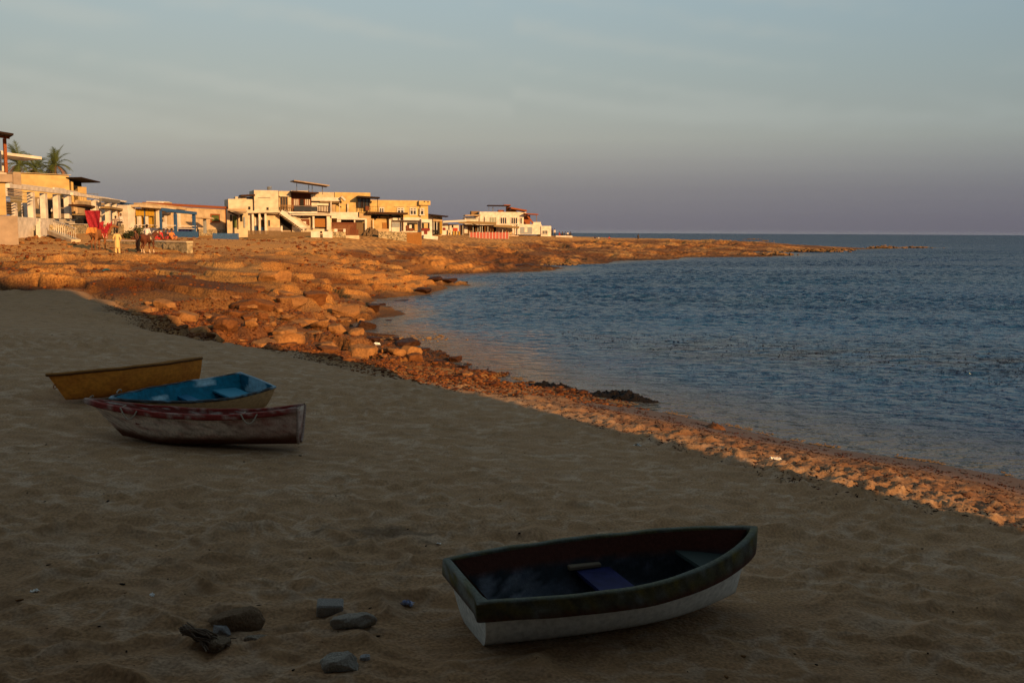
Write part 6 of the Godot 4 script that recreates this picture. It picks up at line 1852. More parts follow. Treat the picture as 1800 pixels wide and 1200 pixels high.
func houses_far() -> void:
	var t: Node3D
	t = thing("tan_cottage", "small tan cottage with flat dark roof right of the white kiosk", "house", Vector3(-12.65, 3.7, -170), 0.1615)
	bx("wall", t, M["sun_cream"], -1.73, 0.72, 0, 3.15, -4, 0)
	bx("canopy", t, M["tan"], -0.91, 0.62, 2.2, 2.67, -0.6, 0.6)
	beam("roof", t, M["dark_brown"], Vector3(-1.75, 3.24, 0.3), Vector3(1.52, 2.93, 0.3), 4, 0.18)
	bx("recess", t, M["dark"], -0.77, 0.09, 0.1, 2.01, -0.05, 0.05)
	bx("column", t, M["awning_white"], -0.8, -0.66, 0.09, 2.2, 0.2, 0.4)
	bx("column", t, M["awning_white"], -0.32, -0.17, 0.1, 2.2, 0.2, 0.4)
	bx("column", t, M["shutter_yellow"], 0.26, 0.41, 0.1, 2.2, 0.2, 0.4)
	bx("column", t, M["shutter_yellow"], 0.5, 0.65, 0.1, 2.21, 0.2, 0.4)
	bx("side_wall", t, M["sun_cream"], -0.59, 0.62, -0.6, 2.21, -3.4, -0.4)
	t = thing("motorbike_shelter", "dark row of parked motorbikes under the tan cottage", "bike stand", Vector3(-12.26, 3.63, -160), 0.0765)
	beam("bike_frame", t, M["dark"], Vector3(-0.5, 0.36, 0), Vector3(-0.23, 0.68, 0), 0.25, 0.35)
	bx("wheel", t, M["dark"], -0.55, -0.35, -0, 0.4, -0.15, 0)
	bx("wheel", t, M["dark"], -0.29, -0.13, 0, 0.41, 0.15, 0.3)
	beam("bike_frame", t, M["dark"], Vector3(-0.14, 0.36, 0), Vector3(0.13, 0.68, 0), 0.25, 0.35)
	bx("wheel", t, M["dark"], -0.18, 0.01, 0, 0.41, -0.15, 0)
	bx("wheel", t, M["dark"], 0.07, 0.23, 0, 0.41, 0.15, 0.3)
	beam("bike_frame", t, M["dark"], Vector3(0.22, 0.36, 0), Vector3(0.5, 0.68, 0), 0.25, 0.35)
	bx("wheel", t, M["dark"], 0.18, 0.38, 0, 0.41, -0.15, 0)
	bx("wheel", t, M["dark"], 0.43, 0.59, 0, 0.41, 0.15, 0.3)
	t = thing("white_huts", "pair of white huts with thatch edge and red panels beyond the motorbikes", "house", Vector3(-11.45, 3.57, -185), 0.1491)
	bx("wall", t, M["far_white"], -1.78, -0.42, 0.1, 2.13, -4, 0)
	bx("wall", t, M["far_white"], -0.23, 1.51, 0.11, 1.98, -3.8, 0.2)
	beam("roof", t, M["awning_white"], Vector3(-1.61, 2.23, 0.4), Vector3(2.7, 2.47, 0.4), 4, 0.35)
	bx("window", t, M["maroon"], -1.48, -0.95, 0.88, 1.35, -0.02, 0.06)
	bx("window", t, M["dark"], 0.19, 0.5, 1.36, 1.83, 0.18, 0.26)
	bx("panel", t, M["red"], 0.44, 1.28, 0.74, 1.31, 0.27, 0.35)
	bx("pillar", t, M["sun_cream"], -0.52, 0.01, 0, 0.94, 0, 0.5)
	bx("opening", t, M["dark"], -0.31, -0.1, 0.05, 0.42, 0.49, 0.55)
	bx("pillar", t, M["shutter_yellow"], 0.42, 0.63, 0, 0.73, 0.3, 0.6)
	bx("pillar", t, M["shutter_yellow"], 0.89, 1.1, 0.01, 0.74, 0.3, 0.6)
	bx("pillar", t, M["shutter_yellow"], 1.42, 1.63, 0.01, 0.74, 0.3, 0.6)
	bx("bench", t, M["far_white"], -2.08, -1.03, -0, 0.51, 0.4, 1)
	t = thing("thatched_stalls", "row of thatched seaside stalls on thin posts below the far white house", "stall", Vector3(-6.53, 3.57, -195), 0.0335)
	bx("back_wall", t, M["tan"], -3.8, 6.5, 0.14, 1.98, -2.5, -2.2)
	bx("wall", t, M["wood"], -3.12, -1.33, 0.1, 2.08, -1.5, -1.2)
	bx("wall", t, M["far_white"], -2.89, -2.22, 0.32, 1.75, -1.2, -1)
	bx("void", t, M["dark"], -1.34, 0.89, 0.22, 1.76, -1.7, -1.6)
	bx("void", t, M["dark"], 2.68, 3.36, 0.57, 1.56, -2, -1.9)
	bx("wall", t, M["far_white"], 3.35, 4.25, 0.13, 1.46, -1.7, -1.5)
	beam("thatch_roof", t, M["thatch"], Vector3(-3.98, 2.24, -0.2), Vector3(3.32, 2, -0.2), 3.6, 0.5)
	beam("thatch_roof", t, M["thatch"], Vector3(2.87, 1.61, 0.2), Vector3(7.75, 1.31, 0.2), 3, 0.4)
	beam("thatch_edge", t, M["dark_brown"], Vector3(-1.32, 2.02, 1.2), Vector3(0.44, 1.7, 1.2), 1, 0.15)
	bx("post", t, M["orange_wood"], -3.75, -3.64, -0.02, 1.85, 0.26, 0.4)
	bx("post", t, M["awning_white"], -3.2, -3.09, -0.01, 1.85, 0.26, 0.4)
	bx("post", t, M["awning_white"], -1.21, -1.1, -0, 1.86, 0.26, 0.4)
	bx("post", t, M["orange_wood"], -0.66, -0.55, -0, 1.86, 0.26, 0.4)
	bx("post", t, M["awning_white"], -0.28, -0.16, 0, 1.87, 0.26, 0.4)
	bx("post", t, M["awning_white"], 0.16, 0.28, 0, 1.87, 0.26, 0.4)
	bx("post", t, M["awning_white"], 0.55, 0.67, 0, 1.87, 0.26, 0.4)
	bx("post", t, M["orange_wood"], 1.1, 1.22, 0.01, 1.87, 0.26, 0.4)
	bx("post", t, M["awning_white"], 1.66, 1.77, 0.01, 1.88, 0.26, 0.4)
	bx("post", t, M["orange_wood"], 2.21, 2.32, 0.01, 1.88, 0.26, 0.4)
	bx("post", t, M["orange_wood"], 2.65, 2.77, 0.01, 1.88, 0.26, 0.4)
	bx("post", t, M["awning_white"], 4.53, 4.65, 0.02, 1.89, 0.26, 0.4)
	bx("post", t, M["orange_wood"], 5.3, 5.42, 0.03, 1.9, 0.26, 0.4)
	bx("post", t, M["orange_wood"], 6.85, 6.97, 0.04, 1.9, 0.26, 0.4)
	bx("post", t, M["awning_white"], 7.41, 7.53, 0.04, 1.91, 0.26, 0.4)
	t = thing("pink_fence", "pinkish-red panel fence with pale posts in front of the thatched stalls", "fence", Vector3(-4.42, 3.49, -190), 0.0233)
	bx("panel", t, M["pink"], -3.66, -3.13, -0.6, 0.58, -0.08, 0)
	bx("panel", t, M["pink"], -3.05, -2.51, -0.6, 0.62, -0.08, 0)
	bx("panel", t, M["pink"], -2.44, -1.9, -0.6, 0.65, -0.08, 0)
	bx("panel", t, M["pink"], -1.82, -1.28, -0.6, 0.59, -0.08, 0)
	bx("panel", t, M["pink"], -1.21, -0.67, -0.6, 0.63, -0.08, 0)
	bx("panel", t, M["pink"], -0.59, -0.05, -0.6, 0.66, -0.08, 0)
	bx("panel", t, M["pink"], 0.02, 0.56, -0.6, 0.6, -0.08, 0)
	bx("panel", t, M["pink"], 0.64, 1.18, -0.6, 0.64, -0.08, 0)
	bx("panel", t, M["pink"], 1.25, 1.79, -0.6, 0.67, -0.08, 0)
	bx("panel", t, M["pink"], 1.87, 2.41, -0.6, 0.61, -0.08, 0)
	bx("panel", t, M["pink"], 2.48, 3.02, -0.6, 0.65, -0.08, 0)
	bx("panel", t, M["pink"], 3.1, 3.64, -0.6, 0.68, -0.08, 0)
	bx("post", t, M["awning_white"], -3.75, -3.64, -0.6, 0.73, -0.07, 0.05)
	bx("post", t, M["awning_white"], -3.14, -3.03, -0.6, 0.74, -0.07, 0.05)
	bx("post", t, M["awning_white"], -2.52, -2.41, -0.6, 0.74, -0.07, 0.05)
	bx("post", t, M["awning_white"], -1.91, -1.8, -0.6, 0.74, -0.07, 0.05)
	bx("post", t, M["awning_white"], -1.29, -1.19, -0.6, 0.74, -0.07, 0.05)
	bx("post", t, M["awning_white"], -0.68, -0.57, -0.6, 0.75, -0.07, 0.05)
	bx("post", t, M["awning_white"], -0.06, 0.04, -0.6, 0.75, -0.07, 0.05)
	bx("post", t, M["awning_white"], 0.55, 0.66, -0.6, 0.75, -0.07, 0.05)
	bx("post", t, M["awning_white"], 1.17, 1.27, -0.6, 0.76, -0.07, 0.05)
	bx("post", t, M["awning_white"], 1.78, 1.89, -0.6, 0.76, -0.07, 0.05)
	bx("post", t, M["awning_white"], 2.4, 2.5, -0.6, 0.76, -0.07, 0.05)
	bx("post", t, M["awning_white"], 3.01, 3.12, -0.6, 0.77, -0.07, 0.05)
	bx("post", t, M["awning_white"], 3.63, 3.73, -0.6, 0.77, -0.07, 0.05)
	t = thing("far_white_house", "far white two-storey house with teal windows and orange roof pieces", "house", Vector3(-2.15, 3.49, -236), 0.1487)
	bx("wall", t, M["far_white"], -5.67, 4.83, 0.16, 5.41, -6, 0)
	bx("left_wing", t, M["far_white"], -9.11, -5.55, 1.17, 4.2, -5.4, -0.4)
	bx("left_parapet", t, M["far_white"], -6.58, -5.64, 3.82, 4.48, -3.2, -0.2)
	bx("wing_shade", t, M["grey_blue"], -8.72, -6.44, 3.62, 4.07, -0.4, -0.3)
	beam("wing_roof", t, M["tan"], Vector3(-9.23, 4.38, -0.5), Vector3(-5.61, 4.45, -0.5), 4, 0.25)
	bx("roof_shed", t, M["wood"], -7.29, -5.25, 4.4, 5.59, -6, -3)
	bx("slit_window", t, M["dark"], -4.67, -4.46, 2.9, 4.22, -0.04, 0.06)
	window(t, -3.39, -1.63, 2.92, 4.21, 0.05, 4, 1, M["far_white"], M["teal_glass"], 0.12)
	window(t, -0.83, 0.8, 2.54, 4.2, 0.05, 3, 1, M["far_white"], M["glass"], 0.14)
	window(t, 1.74, 3.38, 2.55, 4.19, 0.05, 3, 1, M["far_white"], M["glass"], 0.14)
	window(t, 3.91, 4.46, 2.56, 4.15, 0.05, 1, 1, M["far_white"], M["glass"], 0.12)
	beam("roof_canopy", t, M["dark_brown"], Vector3(-3.54, 6.77, -2), Vector3(1.76, 6.74, -2), 3, 0.25)
	bx("canopy_post", t, M["metal"], -2.32, -2.18, 5.47, 6.68, -2.15, -2)
	bx("canopy_post", t, M["metal"], -3.27, -3.19, 5.73, 6.67, -2.15, -2)
	bx("roof_tank", t, M["rust"], -0.96, 0.4, 5.43, 5.89, -3.5, -2)
	bx("chimney", t, M["red_brown"], 1.01, 1.77, 5.37, 6.7, -3.2, -2)
	beam("roof_canopy", t, M["rust"], Vector3(0.23, 6.83, -1.8), Vector3(1.73, 6.84, -1.8), 2.6, 0.3)
	beam("tile_roof", t, M["rust"], Vector3(1.55, 6.16, -1.5), Vector3(5.38, 5.53, -1.5), 5, 0.35)
	bx("gable", t, M["orange"], 0.92, 3.37, 5.38, 5.96, -2.1, -1.8)
	bx("parapet", t, M["far_white"], 4.89, 5.45, 4.43, 5.43, -2.2, -0.2)
	beam("terrace_canopy", t, M["rust"], Vector3(4.83, 4.89, 0.2), Vector3(7.96, 4.71, 0.2), 4, 0.25)
	beam("terrace_brace", t, M["rust"], Vector3(5.14, 4.82, 0.8), Vector3(6.79, 2.7, 0.8), 0.25, 0.35)
	bx("terrace_wall", t, M["rust"], 5.11, 6.63, 2.58, 4.72, -1.8, -1.5)
	bx("post", t, M["wood"], 7.76, 7.88, 3.11, 4.71, 0.45, 0.6)
	bx("balcony_wall", t, M["far_white"], 3.29, 9.02, 0.18, 2.55, -4.4, 0.6)
	bx("balcony_parapet", t, M["far_white"], 6.97, 8.88, 2.45, 3.1, 0.2, 0.5)
	bx("porch_opening", t, M["grey_blue"], 3.9, 6.76, 0.3, 1.88, 0.56, 0.66)
	bx("porch_wall", t, M["far_white"], 4.9, 5.59, 0.69, 1.82, 0.62, 0.72)
	bx("right_wing", t, M["far_white"], 8.82, 11.28, -0.6, 2.18, -5.1, 0.9)
	window(t, 9.09, 10.46, 0.18, 1.18, 0.95, 3, 1, M["far_white"], M["glass"], 0.12)
	bx("lower_wall", t, M["far_white"], -5.6, 3.74, -0.6, 2.23, -3.5, -0.5)
	t = thing("sea_wall", "low white wall where a group sits beyond the far white house", "wall", Vector3(12.12, 3.01, -240), -0.0505)
	bx("wall", t, M["far_white"], -1.75, 2.24, -0.6, 0.4, -0.6, 0)
	bx("terrace_fill", t, M["tan"], -2.85, 2.18, -0.6, 0.25, -5.7, -0.7)

func shore_survey() -> void:
	border = PackedVector2Array([Vector2(-90, -40), Vector2(-22.78, -36.21), Vector2(-18.66, -36.23), Vector2(-17.22, -38.1), Vector2(-14.34, -34.54), Vector2(-11.47, -29.6), Vector2(-9.17, -28.01), Vector2(-7.48, -27.08), Vector2(-5.94, -25.78), Vector2(-4.81, -24.55), Vector2(-3.37, -23.42), Vector2(-1.82, -22.52), Vector2(-0.63, -21.9), Vector2(0.38, -21.62), Vector2(1.33, -22.83), Vector2(6, -22.5), Vector2(14, -16), Vector2(30, 0)])
	beyond = border.duplicate()
	beyond.append_array(PackedVector2Array([Vector2(400, 0), Vector2(400, -800), Vector2(-600, -800), Vector2(-600, -40)]))
	survey([Vector3(8.81, -16.76, 0), Vector3(6.51, -18.64, 0), Vector3(5.29, -20.22, 0), Vector3(3.9, -22.39, 0), Vector3(2.65, -24.04, 0), Vector3(1.47, -25.39, 0), Vector3(0.63, -27.13, 0), Vector3(-0.33, -29, 0), Vector3(-1.25, -31.14, 0), Vector3(-2.83, -35.11, 0), Vector3(-4.25, -38.91, 0), Vector3(-5.51, -42.1, 0), Vector3(-6.38, -45, 0), Vector3(-5.61, -48.11, 0), Vector3(-6.31, -53.12, 0), Vector3(-8.53, -57.26, 0), Vector3(-7.44, -61.84, 0), Vector3(-5.94, -65.99, 0), Vector3(-4.6, -72.85, 0), Vector3(-6.34, -83.81, 0), Vector3(-3.74, -81.22, 0), Vector3(-6.55, -97.55, 0), Vector3(-2.51, -100.79, 0), Vector3(-3.53, -115.23, 0), Vector3(1.36, -123.88, 0), Vector3(5.28, -121.35, 0), Vector3(7.32, -129.22, 0), Vector3(16.61, -146.27, 0), Vector3(27.14, -159.19, 0), Vector3(39.7, -174.61, 0), Vector3(57.24, -201.4, 0), Vector3(70.49, -242.31, 0), Vector3(104.35, -286.97, 0), Vector3(133.97, -318.62, 0), Vector3(14.89, -28.47, -1.6), Vector3(11.94, -34.37, -1.6), Vector3(7.17, -41.44, -1.6), Vector3(3, -52.23, -1.6), Vector3(-1.9, -65.89, -1.6), Vector3(27.6, -53.37, -1.6), Vector3(-0.02, -89.91, -1.6), Vector3(7.04, -124.01, -1.6), Vector3(38.5, -169.1, -1.6), Vector3(79.06, -231.62, -1.6), Vector3(191.34, -373.98, -1.6), Vector3(113.94, -267.09, -1.6), Vector3(14, -14, -1), Vector3(12, -6, -0.6), Vector3(14, 4, -0.6), Vector3(20, -20, -1), Vector3(150, -310, -2), Vector3(110, -318, -1.5), Vector3(70, -330, -1), Vector3(30, -340, 0.5), Vector3(140, -270, -2), Vector3(130, -296, -0.6), Vector3(-3.29, -6.13, 1.2), Vector3(0.01, -6.49, 1.05), Vector3(3.72, -6.89, 0.88), Vector3(4.99, -9.38, 0.76), Vector3(-5.28, -10.04, 1.2), Vector3(-0.19, -7.32, 1), Vector3(1.82, -8.16, 0.98), Vector3(0.01, -11.11, 0.92), Vector3(-3.09, -11.8, 1.06), Vector3(-9.75, -18.78, 1.45), Vector3(-7.51, -21.73, 1.18), Vector3(-3.33, -19.23, 0.86), Vector3(-1.41, -16.23, 0.8), Vector3(2.07, -11.71, 0.76), Vector3(3.78, -10.68, 0.74), Vector3(4.59, -13.07, 0.58), Vector3(6.14, -11.61, 0.6), Vector3(2.9, -16.56, 0.56), Vector3(0.01, -21.4, 0.55), Vector3(-4.76, -24.32, 0.85), Vector3(-9.17, -28.01, 1.15), Vector3(-18.27, -35.46, 1.8), Vector3(4.12, -17.67, 0.38), Vector3(6.63, -15.12, 0.35), Vector3(1.3, -22.38, 0.25), Vector3(-0.65, -22.73, 0.42), Vector3(-14.66, -21.25, 1.7), Vector3(-6.78, -9.66, 1.3), Vector3(-2.03, -25.23, 0.45), Vector3(5.46, -12.4, 0.58), Vector3(-6, -2.5, 1.2), Vector3(6, -2.5, 0.9), Vector3(-12, 2, 1.2), Vector3(0, 4, 1.1), Vector3(-38.31, -76, 2.9), Vector3(-43.87, -70, 2.63), Vector3(-31.53, -76, 2.59), Vector3(-29.71, -75, 2.49), Vector3(-27.37, -75, 2.33), Vector3(-26.22, -80, 2.45), Vector3(-20.78, -52, 2.18), Vector3(-25.68, -50, 2.23), Vector3(-31.52, -48, 1.99), Vector3(-15.63, -48, 2.07), Vector3(-11.92, -36.5, 1.31), Vector3(-8.78, -34, 0.92), Vector3(-7.22, -37, 0.55), Vector3(-7.74, -45, 0.56), Vector3(-11.07, -43, 1.69), Vector3(-10.22, -51, 1.25), Vector3(-11.32, -66, 1.37), Vector3(-9.16, -80, 1.04), Vector3(-19, -74, 2.27), Vector3(-15.92, -93, 2.36), Vector3(-8.84, -103, 1.64), Vector3(-3.27, -113, 0.92), Vector3(-0.06, -138, 1.56), Vector3(8.08, -143, 1.19), Vector3(10.71, -190, 1.84), Vector3(34.57, -203, 0.54), Vector3(39.47, -232, 1.48), Vector3(49.07, -216, 0.38), Vector3(-39.17, -86, 3.15), Vector3(-31.39, -106, 3.25), Vector3(-28.66, -117, 3.2), Vector3(-22.38, -119, 3.55), Vector3(-14.39, -126, 3.07), Vector3(-11.67, -136, 3), Vector3(-9.75, -170, 3.33), Vector3(-0.12, -232, 3.25), Vector3(9.26, -236, 3.15), Vector3(18.97, -240, 2.77), Vector3(28.29, -250, 2.62), Vector3(44.54, -262, 2.47), Vector3(61.26, -270, 2.04), Vector3(78.63, -277, 1.13), Vector3(93.89, -285, 0.46), Vector3(-19.55, -38, 2.03), Vector3(-16.72, -39, 1.99), Vector3(-14.14, -38, 1.62), Vector3(-10.45, -38, 1.2), Vector3(-9.58, -44, 0.76), Vector3(-43.48, -98, 3.91), Vector3(-39.96, -108, 3.56), Vector3(-58.05, -85, 3.26), Vector3(-26.15, -135, 3.85), Vector3(-3.72, -160, 2.14), Vector3(-12.8, -112, 2.04), Vector3(-80, -120, 3.3), Vector3(-120, -200, 3.3), Vector3(-60, -200, 3.3), Vector3(-20, -300, 3.2), Vector3(-100, -335, 3.3), Vector3(20, -270, 3), Vector3(-140, -80, 3.3)])

# ---------------------------------------------------------------- loose things on the shore
func sea_side(i: int) -> Vector2:
	return Vector2(SHORE[i].x, SHORE[i].y)

func loose_stones() -> void:
	for k in 8:
		stones.append(stone_mesh(400 + k, 2, 0.15, 14))
	for k in 4:
		stones.append(stone_mesh(420 + k, 2, 0.13, 10, 0.4))
	var wet := mat("wet_rock", Color(0.42, 0.36, 0.33), 0.55, (M["boulder"] as StandardMaterial3D).albedo_texture, 0.55, (M["boulder"] as StandardMaterial3D).heightmap_texture, 5.0, true)
	for b in BOULDERS:
		var m: Material = wet if b[7] == 1 else M["boulder_%d" % (int(b[6]) % 3)]
		stone("boulder", b[0], "boulder", b[1], b[2], b[3] * 0.52, b[4] * 0.58, b[5] * 0.5, b[6], b[6] * 1.3, b[8] if b.size() > 8 else "", 0.4, m)
	rng.seed = 77
	var found := {}
	var n := 0
	var tries := 0
	while n < 110 and tries < 4000:
		tries += 1
		var x := rng.randf_range(-17.0, -3.0)
		var z := rng.randf_range(-46.0, -29.0)
		var b := look(gb, x, z)
		var h := look(gh, x, z)
		if b < 0.8 or h < 0.02 or h > 1.6 or rng.randf() > 0.25 + 0.6 * smoothstep(-44.0, -34.0, z):
			continue
		var s := 0.16 + 0.5 * pow(rng.randf(), 2.0)
		var of := 0
		for k in MARKS.size():
			if Vector2(x, z).distance_to(Vector2(BOULDERS[k][1], BOULDERS[k][2])) < Vector2(x, z).distance_to(Vector2(BOULDERS[of][1], BOULDERS[of][2])):
				of = k
		var mark := Vector2(BOULDERS[of][1], BOULDERS[of][2])
		found[of] = found.get(of, []) + [[Vector2(x, z).distance_to(mark), x, z, s, s * rng.randf_range(0.8, 1.3), s * rng.randf_range(0.32, 0.6), s * rng.randf_range(0.7, 1.0), rng.randi() % 12, rng.randf() * TAU, h < 0.2, Vector2(rng.randfn() * 0.15, rng.randfn() * 0.15)]]
		n += 1
	for of in found:
		var l: Array = found[of]
		l.sort_custom(func(p, q): return p[0] < q[0])
		for k in l.size():
			var e: Array = l[k]
			var label: String = "%s rock %s closest to the %s" % [("small" if e[3] < 0.3 else "larger") + (" wet dark" if e[9] else " orange-brown"), ORDER[mini(k, ORDER.size() - 1)], MARKS[of]]
			stone("rock", label.replace("  ", " "), "rock", e[1], e[2], e[4], e[5], e[6], e[7], e[8], "tumbled rocks at the cove's edge", 0.25, wet if e[9] else M["boulder_%d" % (int(e[7]) % 3)], e[10])
	# pebbles
	var ball := stone_mesh(450, 0, 0.14, 3)
	var where := []
	var cols := []
	tries = 0
	while where.size() < 19000 and tries < 300000:
		tries += 1
		var x := rng.randf_range(-17.0, 6.0)
		var z := rng.randf_range(-42.0, -22.0)
		var b := look(gb, x, z)
		var h := look(gh, x, z)
		if b < 0.1 or b > 9.0 or h < -0.03 or h > 1.5 or rng.randf() > exp(-absf(b - 1.6) * 0.3):
			continue
		var s := 0.012 + 0.035 * pow(rng.randf(), 3.0) + (0.05 * rng.randf() if b > 1.2 and rng.randf() < 0.25 else 0.0)
		var t := rng.randf()
		var c := Color(0.28, 0.16, 0.085).lerp(Color(0.62, 0.48, 0.34), t * t) if t > 0.3 else Color(0.16, 0.09, 0.05)
		if b < 0.9 and x < -4.0:
			c = Color(0.15, 0.12, 0.095).lerp(Color(0.36, 0.29, 0.22), t * t)
			s *= 0.65
		where.append(Transform3D(Basis(Vector3.UP, rng.randf() * TAU) * Basis.from_scale(Vector3(s * rng.randf_range(0.9, 1.7), s * 0.7, s)), Vector3(x, height(x, z) + s * 0.2, z)))
		cols.append(c * (1.0 if h > 0.12 else 0.55))
	scatter("pebbles", ball, M["pebble"], where, cols, "band of orange, tan and grey pebbles between sand and cove water", "pebbles")
	where = []
	cols = []
	tries = 0
	while where.size() < 3600 and tries < 60000:
		tries += 1
		var z := -34.0 - 66.0 * pow(rng.randf(), 1.3)
		var x := rng.randf_range(-0.60, -0.08) * absf(z)
		if look(gb, x, z) < 1.5 or look(gh, x, z) < 0.3:
			continue
		if n_big.get_noise_2d(x * 2.0, z * 2.0) + 0.1 < rng.randf_range(-0.3, 0.5):
			continue
		var s := 0.02 + 0.09 * pow(rng.randf(), 4.0) * absf(z) / 60.0 + absf(z) * 0.0003
		where.append(Transform3D(Basis(Vector3.UP, rng.randf() * TAU) * Basis.from_scale(Vector3(s * 1.3, s * 0.8, s)), Vector3(x, height(x, z) + s * 0.25, z)))
		var t := rng.randf()
		cols.append(Color(0.26, 0.12, 0.045).lerp(Color(0.55, 0.36, 0.18), t * t))
	scatter("stone_rubble", ball, M["pebble"], where, cols, "small stones strewn over the sunlit orange ground below the houses", "rubble")
	# weed and scraps on the sand
	where = []
	cols = []
	tries = 0
	while where.size() < 7000 and tries < 160000:
		tries += 1
		var x := rng.randf_range(-3.0, 12.0)
		var z := rng.randf_range(-29.0, -9.0)
		var h := look(gh, x, z)
		if look(gb, x, z) > 0.3 or h < 0.1 or h > 0.60 or n_fine.get_noise_2d(x * 1.3 + 5.0, z * 1.3) < rng.randf_range(-0.1, 0.25):
			continue
		var s := 0.004 + 0.015 * pow(rng.randf(), 2.0)
		where.append(Transform3D(Basis.from_euler(Vector3(rng.randfn() * 0.3, rng.randf() * TAU, rng.randfn() * 0.3)) * Basis.from_scale(Vector3(s * 2.2, s * 0.4, s * 0.7)), Vector3(x, height(x, z) + 0.006, z)))
		cols.append(Color(0.035, 0.02, 0.012).lerp(Color(0.2, 0.08, 0.035), pow(rng.randf(), 2.0)))
	scatter("seaweed_litter", ball, M["litter"], where, cols, "scraps of dark seaweed strewn along the sunlit strip of sand", "seaweed")
	where = []
	cols = []
	for k in 420:
		var z := -6.0 - 26.0 * pow(rng.randf(), 1.4)
		var x := rng.randf_range(-0.55, 0.5) * absf(z)
		if look(gb, x, z) > -0.3 or look(gh, x, z) < 0.6:
			continue
		var s := rng.randf_range(0.003, 0.009) * (1.8 if k % 9 == 0 else 1.0)
		where.append(Transform3D(Basis.from_euler(Vector3(0, rng.randf() * TAU, 0)) * Basis.from_scale(Vector3(s * rng.randf_range(1.0, 3.0), s * 0.7, s)), Vector3(x, height(x, z) + s * 0.3, z)))
		cols.append(Color(0.03, 0.02, 0.015) if k % 12 else Color(0.5, 0.5, 0.48))
	scatter("sand_litter", ball, M["litter"], where, cols, "specks of dark twig and shell scattered on the shaded sand", "litter")

func heap(called: String, label: String, category: String, path: Array, wide: float, high: float, sd: int, m: Material) -> void:
	var nz := noise(FastNoiseLite.TYPE_SIMPLEX_SMOOTH, 2.6, 4, sd)
	var b := MB.new()
	var c := Curve3D.new()
	for p in path:
		c.add_point(Vector3(p.x, 0, p.y))
	for k in c.point_count:
		var pv := c.get_point_position(maxi(k - 1, 0))
		var nx := c.get_point_position(mini(k + 1, c.point_count - 1))
		c.set_point_in(k, (pv - nx) / 6.0)
		c.set_point_out(k, (nx - pv) / 6.0)
	var len := c.get_baked_length()
	var nu := int(len / 0.035)
	var nv := 26
	for i in nu + 1:
		var u := float(i) / nu
		var p := c.sample_baked(len * u, true)
		var d := (c.sample_baked(minf(len, len * u + 0.05)) - c.sample_baked(maxf(0.0, len * u - 0.05))).normalized()
		var s := d.cross(Vector3.UP)
		var env := pow(sin(PI * clampf(u, 0.002, 0.998)), 0.6) * (0.85 + 0.35 * nz.get_noise_1d(len * u * 0.5 + sd))
		for j in nv + 1:
			var v := j / (nv * 0.5) - 1.0
			var q := p + s * v * wide * 0.5 * maxf(0.15, env) * (1.0 + 0.35 * nz.get_noise_2d(len * u, v))
			var up := high * env * (1.0 - v * v) * (1.0 + 0.7 * nz.get_noise_3d(q.x * 1.6, q.z * 1.6, 3.0)) + 0.035 * nz.get_noise_2d(q.x * 5.0, q.z * 5.0)
			b.add(Vector3(q.x, maxf(look(gh, q.x, q.z), 0.0) - 0.04 + maxf(0.0, up), q.z))
	for i in nu:
		for j in nv:
			var q := i * (nv + 1) + j
			b.quad(q, q + 1, q + nv + 2, q + nv + 1)
	tag(put(called, b.done(), m), label, category)

